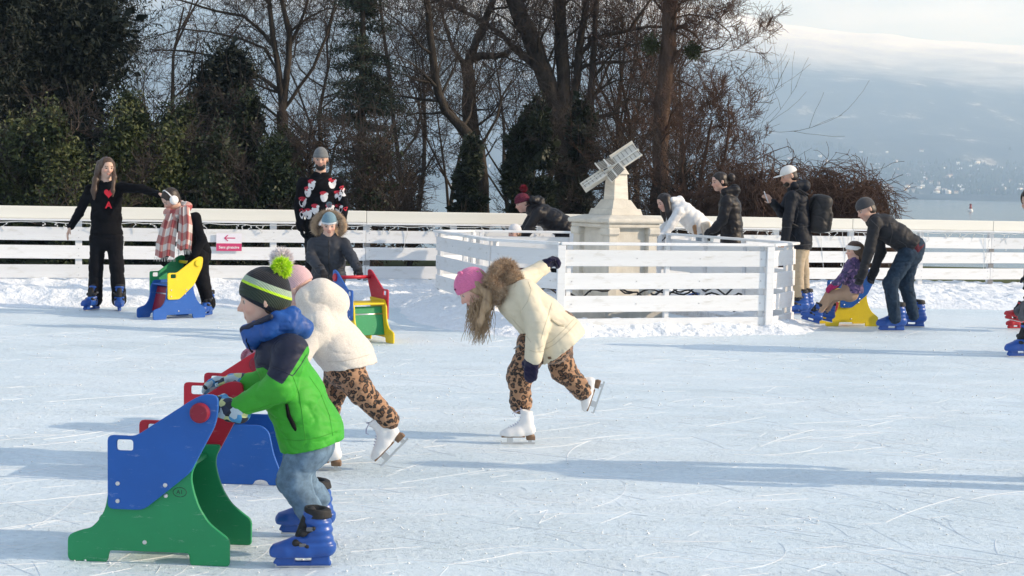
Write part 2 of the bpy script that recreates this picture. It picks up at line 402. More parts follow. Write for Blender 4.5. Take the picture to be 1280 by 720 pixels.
def scratches():
    V = []; F = []; o = 0
    for k in range(1900):
        Y = 3.5 + 13 * random.random() ** 1.5; X = (random.random() - 0.5) * (0.8 * Y + 1)
        L = random.uniform(0.08, .55) * random.choice((0.35, .6, 1, 1.8)); n = 12
        a0 = random.gauss(0, 0.55) if random.random() < 0.65 else random.uniform(0, 6.28)
        kap = random.gauss(0, 0.9); s = np.linspace(0, L, n); a = a0 + kap * s
        x = X + np.cumsum(np.cos(a)) * L / n; y = Y + np.cumsum(np.sin(a)) * L / n
        w = random.uniform(0.0004, 0.0011) * (0.8 + Y / 18) * np.sin(np.linspace(0.12, 3.02, n)) ** 0.5
        h = random.uniform(0.0012, 0.0024); nx, ny = -np.sin(a), np.cos(a)
        zz = 0.003 * fbm(x, y, 1.1, 3)
        V.append(np.concatenate([np.stack([x + nx * w, y + ny * w, zz + 0.0002], -1), np.stack([x, y, zz + h], -1), np.stack([x - nx * w, y - ny * w, zz + 0.0002], -1)]))
        i = np.arange(n - 1)
        F.append(np.concatenate([np.stack([i, i + 1, n + i + 1, n + i], -1), np.stack([n + i, n + i + 1, 2 * n + i + 1, 2 * n + i], -1)]) + o); o += 3 * n
    return pmesh('scratches', np.concatenate(V), np.concatenate(F), True)
tag(mk('skate_marks', scratches(), None, crumb_mat), 'curved white skate marks cut into the rink ice', 'skate marks', None, 'stuff')

# ground behind the rink, sloping to the lake
LAKEZ = -2.6
grass = matn('winter_grass_material', (0.085, 0.10, 0.045), 0.95, 0.35, 1.5, 25, 0.6, 0.03, spec=0.1)
def gz(X, Y):
    s = np.clip((Y - 30) / 40.0, 0, 1); s = s * s * (3 - 2 * s)
    return -0.07 - (3.6 * s) + 0.05 * fbm(X, Y, 4, 31, 3) * np.clip((Y - 24) / 5, 0, 1)
tag(mk('lawn_ground', grid_mesh('ground', -90, 90, -40, 78, 120, 120, gz), None, grass), kind='structure')
ml, t, b = nodes('lake_water_material')
b.inputs['Base Color'].default_value = (0.10, 0.17, 0.20, 1); b.inputs['Roughness'].default_value = 0.12; b.inputs['IOR'].default_value = 1.33
nw = noise_node(t, 0.5, 4, 0.6, vscale=(0.35, 1.5, 1)); bump(t, b, nw.outputs['Fac'], 0.35, 0.25)
tag(mk('lake', grid_mesh('lake', -7000, 7000, -200, 3200, 30, 30, lambda X, Y: X * 0 + LAKEZ), None, ml), kind='structure')

# far shore and mountain
def mtn(X, Y):
    shore = 2650 + 120 * n2(X, X * 0, 900, 41)
    t1 = np.clip((Y - shore) / 1100, 0, 1); t2 = np.clip((Y - shore - 900) / 3300, 0, 1)
    town = 95 * t1 ** 1.1 + 9 * fbm(X, Y, 260, 43, 3) * t1
    ridge = 900 - 200 * np.clip((X + 300) / 1500, 0, 1) - 60 * np.clip((X - 1200) / 1200, 0, 1) + 50 * fbm(X, X * 0, 1500, 45, 3)
    m = ridge * (t2 ** 1.05) * (1 + 0.10 * fbm(X, Y, 700, 47, 5)) + 70 * fbm(X, Y, 800, 49, 5) * np.clip(t2 * 4, 0, 1) * (1 - 0.5 * t2)
    back = np.clip((Y - shore - 4200) / 1200, 0, 1)
    return LAKEZ - 6 + 8 * np.clip((Y - shore + 60) / 60, 0, 1) + town + m * (1 - back)
mm_, t, b = nodes('mountain_material')
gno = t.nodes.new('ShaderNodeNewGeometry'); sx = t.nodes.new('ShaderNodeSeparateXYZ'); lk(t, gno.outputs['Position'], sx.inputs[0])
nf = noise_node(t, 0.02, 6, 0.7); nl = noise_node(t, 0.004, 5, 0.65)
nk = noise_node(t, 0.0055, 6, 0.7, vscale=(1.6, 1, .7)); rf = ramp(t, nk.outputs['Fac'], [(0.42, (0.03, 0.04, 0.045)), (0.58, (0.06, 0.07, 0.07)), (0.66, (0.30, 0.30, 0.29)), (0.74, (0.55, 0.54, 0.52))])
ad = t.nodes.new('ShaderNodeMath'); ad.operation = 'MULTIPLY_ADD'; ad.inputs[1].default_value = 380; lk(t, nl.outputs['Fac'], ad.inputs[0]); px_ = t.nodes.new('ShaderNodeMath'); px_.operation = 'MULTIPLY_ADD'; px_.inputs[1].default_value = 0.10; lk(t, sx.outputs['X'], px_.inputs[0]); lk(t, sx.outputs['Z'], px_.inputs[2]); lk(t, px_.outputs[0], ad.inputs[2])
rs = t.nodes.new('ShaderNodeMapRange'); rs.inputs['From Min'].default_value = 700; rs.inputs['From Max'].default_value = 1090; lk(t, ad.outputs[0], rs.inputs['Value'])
mxs = t.nodes.new('ShaderNodeMix'); mxs.data_type = 'RGBA'; mxs.inputs['B'].default_value = (0.86, 0.88, 0.9, 1)  # summit snow, whiter to the right, with cloud mist painted into its colour
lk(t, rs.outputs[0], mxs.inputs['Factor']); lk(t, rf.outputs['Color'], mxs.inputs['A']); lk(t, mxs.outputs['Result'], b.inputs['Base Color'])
b.inputs['Roughness'].default_value = 1.0; b.inputs['Specular IOR Level'].default_value = 0
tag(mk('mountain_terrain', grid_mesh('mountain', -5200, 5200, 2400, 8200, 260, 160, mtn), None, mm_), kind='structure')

# the town on the far shore: small pale houses
def house_mesh(w, d, h, rh):
    m = MB(); m.box((0, 0, h / 2), (w, d, h))
    P = [(-w / 2 - .6, -d / 2 - .6, h + .02), (w / 2 + .6, -d / 2 - .6, h + .02), (w / 2 + .6, d / 2 + .6, h + .02), (-w / 2 - .6, d / 2 + .6, h + .02), (-w / 2 - .6, 0, h + rh), (w / 2 + .6, 0, h + rh)]
    n0 = len(m.F); m.add(P, [(0, 1, 5, 4), (2, 3, 4, 5), (0, 4, 3), (1, 2, 5), (3, 2, 1, 0)])
    # window openings as recessed dark boxes standing in the front wall
    n1 = len(m.F)
    for i in range(3):
        for j in range(max(1, int(h // 3))): m.box((-w / 3 + i * w / 3, -d / 2 - .02, 1.6 + 2.8 * j), (1.2, .25, 1.3))
    me = bpy.data.meshes.new('house'); me.from_pydata(m.V, [], m.F); me.update()
    for k, p in enumerate(me.polygons): p.material_index = 0 if k < n0 else (1 if k < n1 else 2)
    return me
wallm = [matn('house_wall_%s' % c, col, 0.9, 0.05, 1, 5, 0) for c, col in (('white', (0.86, 0.85, 0.82)), ('cream', (0.72, 0.66, 0.55)), ('grey', (0.5, 0.49, 0.47)))]
roofm = [matn('house_roof_brown', (0.16, 0.10, 0.075), 0.9, 0.1, 1, 5, 0), matn('house_roof_snow', (0.82, 0.84, 0.86), 0.9, 0.05, 1, 5, 0)]
winm = matn('house_window_dark', (0.04, 0.045, 0.05), 0.3, 0.1, 1, 5, 0)
protos = []
for k in range(9):
    me = house_mesh(random.uniform(11, 22), random.uniform(9, 13), random.choice((5.6, 8.4, 8.4, 11.2)), random.uniform(2.5, 5))
    me.materials.append(wallm[(0, 0, 1, 0, 2, 0, 0, 1, 0)[k]]); me.materials.append(roofm[0 if k % 3 else 1]); me.materials.append(winm); protos.append(me)
hn = 0
def mz1(x, y): return float(mtn(np.array([float(x)]), np.array([float(y)]))[0])
while hn < 190:
    px = random.uniform(930, 1330) if random.random() < 0.72 else random.uniform(440, 930)
    Y = 2700 + 900 * random.random() ** 1.3; X = (px - 640) / FPX * Y
    if fbm(np.array([X]), np.array([Y]), 330, 51, 2)[0] < -0.22: continue
    o = bpy.data.objects.new('house', random.choice(protos)); COL.objects.link(o)
    o.location = (X, Y, mz1(X, Y) - 0.8); o.rotation_euler = (0, 0, random.uniform(-0.8, 1.0)); o.scale = (random.uniform(.38, .66),) * 3
    o['label'] = 'tiny pale house in the hazy town on the far lake shore'; o['category'] = 'house'; o['group'] = 'houses of the town across the lake'
    hn += 1
# far woods: small conifer cones as one mass
def farwood():
    n = 12000; Y = 2690 + 1000 * rng.random(n); px = rng.random(n) * 1000 + 380; X = (px - 640) / FPX * Y
    keep = fbm(X, Y, 260, 61, 3) > -0.15; X, Y = X[keep], Y[keep]; n = len(X); Z = mtn(X, Y) - 1
    h = 6 + 8 * rng.random(n); r = h * (0.22 + 0.12 * rng.random(n)); a = np.arange(5) * 2 * np.pi / 5
    base = np.stack([X[:, None] + r[:, None] * np.cos(a), Y[:, None] + r[:, None] * np.sin(a), Z[:, None] + 0 * a], -1)
    mid = np.stack([X[:, None] + 0.75 * r[:, None] * np.cos(a + .6), Y[:, None] + 0.75 * r[:, None] * np.sin(a + .6), Z[:, None] + 0.5 * h[:, None] + 0 * a], -1)
    top = np.stack([X, Y, Z + h], -1)[:, None]
    V = np.concatenate([base, mid, top], 1).reshape(-1, 3); F = []
    for k in range(5):
        k2 = (k + 1) % 5; F += [(k, k2, 5 + k), (k2, 5 + k2, 5 + k), (5 + k, 5 + k2, 10)]
    F = (np.array(F)[None] + 11 * np.arange(n)[:, None, None]).reshape(-1, 3)
    return pmesh('farwood', V, F)
tag(mk('far_woodland', farwood(), None, matn('far_wood_material', (0.04, 0.05, 0.035), 1, 0.4, 0.02, 1, 0, spec=0)), 'dark woodland between the houses on the far shore', 'woodland', None, 'stuff')
# buoy out on the lake
bp = at(1213, 263, 440); bo = empty('buoy', (bp.x, bp.y, LAKEZ), 'small red and white buoy floating on the pale lake', 'buoy')
MB().tube([(0, 0, -.3), (0, 0, .2), (0, 0, .55), (0, 0, .9)], [.75, .8, .75, .45], 14).build('float', matn('buoy_white', (.75, .74, .72), .5, .1, 2, 5, 0), bo, True)
MB().tube([(0, 0, .9), (0, 0, 1.3), (0, 0, 2.0)], [.44, .36, .3], 12).build('tower', matn('buoy_red', (.35, .06, .04), .5, .1, 2, 5, 0), bo, True)
MB().tube([(0, 0, 2.0), (0, 0, 2.25), (0, 0, 2.5)], [.34, .36, .05], 10).build('top_mark', matn('buoy_dark', (.2, .04, .03), .5, .1, 2, 5, 0), bo, True)

# haze over the whole place
hz = MB().box((0, 4000, 500), (12400, 9000, 1020)).build('haze', None)
hm = bpy.data.materials.new('haze_material'); hm.use_nodes = True; t = hm.node_tree; t.nodes.clear()
o_ = t.nodes.new('ShaderNodeOutputMaterial'); pv = t.nodes.new('ShaderNodeVolumePrincipled')
pv.inputs['Density'].default_value = 2.9e-4; pv.inputs['Color'].default_value = (0.48, 0.69, 1.0, 1); pv.inputs['Absorption Color'].default_value = (1, 1, 1, 1); pv.inputs['Anisotropy'].default_value = 0.1
lk(t, pv.outputs[0], o_.inputs['Volume']); hz.data.materials.append(hm); tag(hz, 'pale blue winter haze filling the air over the lake', 'haze', None, 'stuff')
hz.display_type = 'WIRE'

# ------------------------------------------------------------------ white rink fence
white = matn('white_paint_board', (0.80, 0.81, 0.82), 0.55, 0.05, 3, 40, 0.25, 0.004, spec=0.35, vscale=(0.25, 1, 5))
_t = white.node_tree; _b = _t.nodes['Principled BSDF']; _src = _b.inputs['Base Color'].links[0].from_socket
_oi = _t.nodes.new('ShaderNodeObjectInfo'); _mr = ramp(_t, _oi.outputs['Random'], [(0, (.86, .87, .88)), (.5, (.97, .97, .96)), (1, (1, 1, 1))])
_dn = noise_node(_t, 7, 6, .75, vscale=(.5, 1, 2.5)); _dr = ramp(_t, _dn.outputs['Fac'], [(.54, (1, 1, 1)), (.66, (.84, .82, .78)), (.76, (.6, .58, .54))])
_m1 = _t.nodes.new('ShaderNodeMix'); _m1.data_type = 'RGBA'; _m1.blend_type = 'MULTIPLY'; _m1.inputs['Factor'].default_value = 1; lk(_t, _src, _m1.inputs['A']); lk(_t, _mr.outputs['Color'], _m1.inputs['B'])
_m2 = _t.nodes.new('ShaderNodeMix'); _m2.data_type = 'RGBA'; _m2.blend_type = 'MULTIPLY'; _m2.inputs['Factor'].default_value = .8; lk(_t, _m1.outputs['Result'], _m2.inputs['A']); lk(_t, _dr.outputs['Color'], _m2.inputs['B']); lk(_t, _m2.outputs['Result'], _b.inputs['Base Color'])
white2 = matn('white_paint_post', (0.74, 0.75, 0.76), 0.6, 0.06, 5, 40, 0.15, 0.003)
cream = matn('cream_rail_cover', (0.78, 0.765, 0.69), 0.6, 0.05, 2, 30, 0.1, 0.003, vscale=(0.3, 1, 4))
screw = matn('screw_steel', (0.45, 0.45, 0.45), 0.4, 0.1, 5, 50, 0, metal=0.8)
wire = matn('pale_light_wire', (0.62, 0.64, 0.64), 0.5, 0.05, 5, 50, 0)
dirtedge = matn('plate_grey', (0.22, 0.22, 0.22), 0.6, 0.1, 5, 50, 0)
fence = empty('rink_fence', F0, 'long white board fence with cream top rail along the back of the rink', 'fence', None, math.atan2(FD.y, FD.x))
bd = MB().box((0, 0, 0), (SEC - 0.006, 0.024, 0.165), bev=0.003); bme = bpy.data.meshes.new('board'); bme.from_pydata(bd.V, [], bd.F); bme.materials.append(white)
cd = MB().box((0, 0, 0), (SEC - 0.005, 0.05, 0.15), bev=0.006); cme = bpy.data.meshes.new('rail'); cme.from_pydata(cd.V, [], cd.F); cme.materials.append(cream)
ld = MB().box((0, 0, 0), (SEC - 0.005, 0.075, 0.026), bev=0.004); lme = bpy.data.meshes.new('lip'); lme.from_pydata(ld.V, [], ld.F); lme.materials.append(white)
pd = MB().box((0, 0, 0.49), (0.08, 0.06, 1.0), bev=0.004); pme = bpy.data.meshes.new('post'); pme.from_pydata(pd.V, [], pd.F); pme.materials.append(white2)
sd = MB().tube([(0, -0.0, 0), (0, -0.004, 0)], [.006, .005], 8); sme = bpy.data.meshes.new('screw'); sme.from_pydata(sd.V, [], sd.F); sme.materials.append(screw)
for i in range(NSEC):
    xc = SEC * (i + 0.5)
    for z in (0.075, 0.318, 0.557, 0.782):
        o = mk('board', bme, fence); o.location = (xc, random.uniform(-.003, .003), z + random.uniform(-.004, .004)); o.rotation_euler = (random.uniform(-.03, .03), random.uniform(-.004, .004), 0)
        if z > .2:
            for dx in (-SEC / 2 + .05, 0.0, SEC / 2 - .05):
                for dz in (-.045, .045):
                    s_ = mk('screw', sme, o); s_.location = (dx, -.0125, dz)
    o = mk('top_rail', cme, fence); o.location = (xc, -.012, 1.045); o.rotation_euler = (random.uniform(-.02, .02), random.uniform(-.002, .002), 0)
    o = mk('rail_lip', lme, fence); o.location = (xc, -.016, .955)
    for dx in (-SEC / 2 + .02, 0.0):
        o = mk('post', pme, fence); o.location = (xc + dx, .046, 0)
# string of icicle lights under the rail
ls = MB(); x = 0.0; pts = []
while x < NSEC * SEC:
    pts.append((x, -.04 + random.uniform(-.006, .006), .925 + random.uniform(-.012, .012))); x += random.uniform(.08, .16)
ls.tube(pts, .005, 4)
for p in pts[::1]:
    if random.random() < .75:
        L = random.uniform(.04, .13) if random.random() < .8 else random.uniform(.15, .6); q = [Vector(p)]
        for k in range(5): q.append(q[-1] + Vector((random.uniform(-.035, .035), random.uniform(-.004, .01) if L < .14 else .008, -L / 5)))
        ls.tube(q, .0035, 4)
        for w in q[1::2]: ls.box(w, (.012, .01, .018))
ls.build('light_string', wire, fence)
pl = MB()
for i in range(NSEC):
    for z in (.20, .44, .68): pl.box((SEC * (i + .5) - SEC / 2 + .02, .010, z), (.085, .012, .06))
pl.build('joint_plate', dirtedge, fence)

# sign on the fence
sc = at(288.5, 303.5, 18.1); 
sgl = (sc - Vector(FA)).dot(FD); sp = FA + FD * sgl + FN * 0.034
sign = empty('direction_sign', (sp.x, sp.y, 0), 'small white and magenta one way sign with arrow on the fence', 'sign', None, math.atan2(FD.y, FD.x))
swm = matn('sign_white', (.80, .78, .84), .5, .03, 3, 40, 0); smm = matn('sign_magenta', (.58, .05, .16), .5, .05, 3, 40, 0); stm = matn('sign_text_white', (.85, .8, .82), .5, .02, 3, 40, 0)
sz = sc.z; SW = 0.32
MB().box((0, -.006, sz), (SW, .006, .225)).build('panel', swm, sign)
MB().box((0, -.0105, sz - .064), (SW - .002, .003, .096)).build('colour_band', smm, sign)
ar = MB(); ar.box((.012, -.0105, sz + .052), (.13, .003, .012))
for s_ in (-1, 1): ar.box((-.037, -.0108, sz + .052 + s_ * .017), (.058, .003, .012), Matrix.Rotation(s_ * rad(-42), 3, 'Y'))
ar.build('arrow', smm, sign)
def text_obj(name, body, size, mat, parent, loc, rot, extrude=0.0008, align='CENTER', bold=0.0):
    cu = bpy.data.curves.new(name, 'FONT'); cu.body = body; cu.size = size; cu.align_x = align; cu.align_y = 'CENTER'; cu.extrude = extrude; cu.offset = bold
    tmp = bpy.data.objects.new('tmp', cu); COL.objects.link(tmp)
    dg = bpy.context.evaluated_depsgraph_get(); me = bpy.data.meshes.new_from_object(tmp.evaluated_get(dg)); bpy.data.objects.remove(tmp)
    me.materials.clear(); o = mk(name, me, parent, mat); o.location = loc; o.rotation_euler = rot; return o
text_obj('lettering', 'Sens giratoire', .046, stm, sign, (0, -.0128, sz - .066), (rad(90), 0, 0), bold=.001)

# ------------------------------------------------------------------ enclosure around the monument
EP = dict(A=(-.93, 17.6), B=(-.23, 15.05), C=(.48, 14.40), D=(2.72, 15.15), E=(3.12, 15.9), F=(1.97, 18.5), G=(-.5, 18.0))
enc = empty('board_enclosure', (1.0, 16.4, 0), 'low white slatted enclosure round the stone monument in the middle', 'fence')
def panel(p, q, rail=True, ends=(True, False), split=None):
    p = Vector((*p, 0)); q = Vector((*q, 0)); d = (q - p); L = d.length; a = math.atan2(d.y, d.x); R = Matrix.Rotation(a, 3, 'Z'); org = Vector((1.0, 16.4, 0))
    mid = (p + q) / 2 - org
    for z in (.085, .318, .551, .784)[0 if True else 1:]:
        m = MB().box((0, 0, 0), (L - .03, .024, .165), bev=.003); o = m.build('board', white, enc); o.location = mid + Vector((0, 0, z - .012 + random.uniform(-.004, .004))); o.rotation_euler = (random.uniform(-.015, .015), random.uniform(-.002, .002), a)
        k = max(2, int(L / .75) + 1)
        for i in range(k):
            for dz in (-.0,):
                s_ = mk('screw', sme, o); s_.location = (-L / 2 + .12 + i * (L - .24) / (k - 1), -.0125, dz)
    m = MB().box((0, 0, 0), (L + .02, .10, .028), bev=.004); o = m.build('top_rail', white, enc); o.location = mid + Vector((0, 0, .915)); o.rotation_euler = (0, 0, a)
    k = max(2, int(L / .9) + 1)
    for i in range(k):
        pp = p + d * (0.04 + .92 * i / (k - 1)) - org
        o = MB().box((0, 0, .45), (.05, .045, .9), bev=.003).build('post', white2, enc); o.location = R @ Vector((0, .036, 0)) + pp; o.rotation_euler = (0, 0, a)
ring = ['A', 'B', 'C', 'D', 'E', 'F', 'G']
for i in range(len(ring)): panel(EP[ring[i]], EP[ring[(i + 1) % len(ring)]])
for k in ('C', 'D'):   # broad corner boards
    p = Vector((*EP[k], 0)) - Vector((1.0, 16.4, 0)); dd = Vector((.948, .318, 0)) * (-.02 if k == 'D' else .0)
    o = MB().box((0, 0, .45), (.085, .026, .9), bev=.003).build('corner_board', white, enc); o.location = p + dd + Vector((.008, -.03, 0)); o.rotation_euler = (0, 0, rad(18.5))
# snow piled round it
def ring_dist(X, Y):
    best = np.full(X.shape, 9.0); P = [np.array(EP[k]) for k in ring]; ins = np.zeros(X.shape, bool)
    for i in range(len(P)):
        a, b_ = P[i], P[(i + 1) % len(P)]; ab = b_ - a; t_ = np.clip(((X - a[0]) * ab[0] + (Y - a[1]) * ab[1]) / (ab @ ab), 0, 1)
        best = np.minimum(best, np.hypot(X - a[0] - t_ * ab[0], Y - a[1] - t_ * ab[1]))
        c = ((a[1] > Y) != (b_[1] > Y)) & (X < (b_[0] - a[0]) * (Y - a[1]) / (b_[1] - a[1] + 1e-12) + a[0]); ins ^= c
    return np.where(ins, -best, best)
def moundz(X, Y):
    d = ring_dist(X, Y); left = np.clip((0.9 - X) / 1.2, 0, 1)
    wd = 0.36 + 0.28 * left + .12 * n2(X, Y, .5, 71) + .06 * n2(X, Y, .17, 72); u = np.clip(1 - np.maximum(d, -0.25) / wd, 0, 1.6)
    h = (.10 + .10 * left) * np.clip(u, 0, 1) ** 1.2 + .05 * np.clip(u * 3, 0, 1) * fbm(X, Y, .32, 73, 4) + .02 * np.clip(u * 4, 0, 1) * n2(X, Y, .06, 75)
    return np.where((u > 0) & (d > -.6), h - .004, -.05)
tag(mk('snow_drift', grid_mesh('drift', -1.9, 4.1, 13.4, 19.0, 340, 300, moundz), None, snow), 'snow heaped against the foot of the slatted enclosure', None, None, 'structure')
# cables lying inside the enclosure
blk = matn('black_cable', (.02, .02, .02), .6, .2, 20, 60, 0)
for k in range(7):
    q = []; x0 = random.uniform(.2, 2.6); y0 = 15.0 + .3 * x0 + random.uniform(.1, .5)
    for j in range(9): q.append((x0 + .13 * j + random.uniform(-.04, .04), y0 + .04 * j + random.uniform(-.05, .05), .22 + .05 * math.sin(j * .9 + k * 2) + random.uniform(-.01, .01) + (.0 if k % 2 else .13)))
    q = [tuple(np.array(q[i // 3]) * (1 - i % 3 / 3) + np.array(q[min(8, i // 3 + 1)]) * (i % 3 / 3) + np.array((0, 0, .03 * math.sin(i * 1.1 + k)))) for i in range(25)]
    c_ = MB().tube(q, .011, 6).build('cable', blk, None, True); tag(c_, 'loose black cable looped behind the lower boards of the enclosure', 'cable', 'cables behind the enclosure boards')
# ------------------------------------------------------------------ stone monument with a little windmill
stone = matn('pale_limestone', (0.60, 0.57, 0.50), 0.85, 0.12, 6, 45, 0.4, 0.006, spec=0.2)
stone2 = matn('grey_limestone', (0.46, 0.44, 0.40), 0.9, 0.14, 7, 40, 0.5, 0.008, spec=0.2)
wood = matn('bleached_wood', (0.70, 0.66, 0.58), 0.8, 0.15, 6, 30, 0.35, 0.004, vscale=(1, 1, 6))
woodd = matn('dark_slot_wood', (0.26, 0.23, 0.19), 0.8, 0.1, 6, 30, 0)
MC = Vector((1.16, 16.4, 0)); MR = rad(33)
mon = empty('stone_monument', MC, 'pale carved stone monument with a little windmill on top', 'monument', None, MR)
MB().box((0, 0, .08), (1.1, 1.1, .24), bev=.015).build('plinth', stone2, mon)
MB().box((0, 0, .62), (.74, .74, .86), bev=.008).build('block', stone, mon)
for sx_ in (-1, 1):
    for sy_ in (-1, 1):
        m = MB(); c = (sx_ * .36, sy_ * .36)
        m.box((c[0], c[1], .58), (.17, .17, .78), bev=.012); m.box((c[0] * 1.03, c[1] * 1.03, 1.0), (.22, .22, .09), bev=.02); m.box((c[0] * 1.02, c[1] * 1.02, .235), (.23, .23, .08), bev=.015)
        m.build('pilaster', stone, mon)
def relief(seed):
    nx, nz = 56, 80; X, Z = np.meshgrid(np.linspace(-.25, .25, nx), np.linspace(.30, .95, nz), indexing='xy')
    d = .022 * np.clip(vnoise(np.stack([X * 9 + 2 * vnoise(np.stack([X * 5, Z * 5, X * 0 + 3.3], -1), seed), Z * 6, X * 0 + seed + .5], -1), seed) * 1.6, -.4, 1) + .008 * vnoise(np.stack([X * 26, Z * 20, X * 0 + .5], -1), seed + 9)
    edge = np.minimum(np.minimum(X + .25, .25 - X), np.minimum(Z - .3, .95 - Z)); d = d * np.clip(edge / .04, 0, 1) + .02
    V = np.stack([X, -d, Z], -1).reshape(-1, 3); i = np.arange(nx * nz).reshape(nz, nx)
    return pmesh('relief', V, np.stack([i[:-1, :-1], i[:-1, 1:], i[1:, 1:], i[1:, :-1]], -1).reshape(-1, 4), True)
for k in range(4):
    o = mk('relief_panel', relief(80 + k), mon, stone2); R_ = Matrix.Rotation(k * math.pi / 2, 4, 'Z'); o.matrix_local = R_ @ Matrix.Translation((0, -.372, 0))
m = MB(); m.box((0, 0, 1.065), (.94, .94, .05), bev=.012); m.box((0, 0, 1.115), (1.02, 1.02, .05), bev=.015); m.frustum((0, 0), (.98, .98), (.66, .66), 1.14, 1.18); m.build('cornice', stone, mon)
for k in range(4):   # scrolled gable over each face
    sdg = SD(); sdg.rc((-.16, 0, 1.125), (.16, 0, 1.125), .02, .02, .02); sdg.el((0, 0, 1.15), (.12, .03, .045), None, .03); sdg.el((-.22, 0, 1.12), (.05, .03, .03), None, .02); sdg.el((.22, 0, 1.12), (.05, .03, .03), None, .02)
    o = mk('scroll', sdg.mesh('scroll', .012), mon, stone); o.matrix_local = Matrix.Rotation(k * math.pi / 2, 4, 'Z') @ Matrix.Translation((0, -.49, 0))
m = MB(); m.frustum((0, 0), (.44, .44), (.40, .40), 1.181, 1.25); m.frustum((0, 0), (.35, .35), (.24, .24), 1.251, 1.35); m.build('stepped_base', stone, mon)
m = MB(); m.frustum((0, 0), (.20, .20), (.17, .17), 1.351, 1.64); m.build('mill_body', wood, mon)
m = MB(); P = [(-.10, -.11, 1.641), (.10, -.11, 1.641), (.10, .11, 1.641), (-.10, .11, 1.641), (0, -.13, 1.74), (0, .13, 1.74)]
m.add(P, [(3, 2, 1, 0), (0, 1, 4), (2, 3, 5), (1, 2, 5, 4), (3, 0, 4, 5)]); m.build('mill_cap', wood, mon)
# sails: a cross of four latticed blades
inv = Matrix.Rotation(-MR, 3, 'Z')
d1 = inv @ Vector((.82, .0, .57)).normalized(); d2 = inv @ Vector((.28, -.86, -.40)).normalized(); nS = d2.cross(d1).normalized(); nS = nS if nS.z > 0 else -nS
d2 = nS.cross(d1); hub = Vector((0, 0, 1.60)) + nS * .15
ang = Matrix((d1, d2, nS)).transposed(); best = 0
m = MB(); m.tube([Vector((0, 0, 1.55)), hub + nS * .04], [.03, .025], 8); m.build('axle', wood, mon)
for k in range(4):
    Rl = ang @ Matrix.Rotation(rad(best) + k * math.pi / 2, 3, 'Z')
    root = bpy.data.objects.new('sail', None)
    m = MB(); m.box(Vector((.19, 0, 0)), (.38, .02, .022)); m.box((.225, .012, -.006), (.29, .22, .006)); 
    m.box((.225, .122, 0), (.30, .014, .018)); m.box((.225, -.098, 0), (.30, .014, .018))
    if k % 2 == 0: m.box((.225, .15 if k == 0 else -.13, -.055), (.31, .006, .13), Matrix.Rotation(rad(-18 if k == 0 else 18), 3, 'X'))
    sl = m.build('sail', wood, mon); sl.matrix_local = Matrix.Translation(hub) @ (Rl @ Matrix.Rotation(rad(14), 3, 'X')).to_4x4() @ Matrix.Diagonal((1, 1, 1, 1) if k % 2 == 0 else (.62, .9, 1, 1))
    bpy.data.objects.remove(root)
    for j in range(6):
        q = MB().box((.095 + j * .052, .012, .003), (.005, .206, .011)).build('slat', woodd, sl)
for c_ in mon.children:
    if c_.name.split('.')[0] in ('plinth', 'block', 'pilaster', 'relief_panel', 'cornice', 'scroll'): c_.matrix_local = Matrix.Diagonal((.77, .77, 1, 1)) @ c_.matrix_local

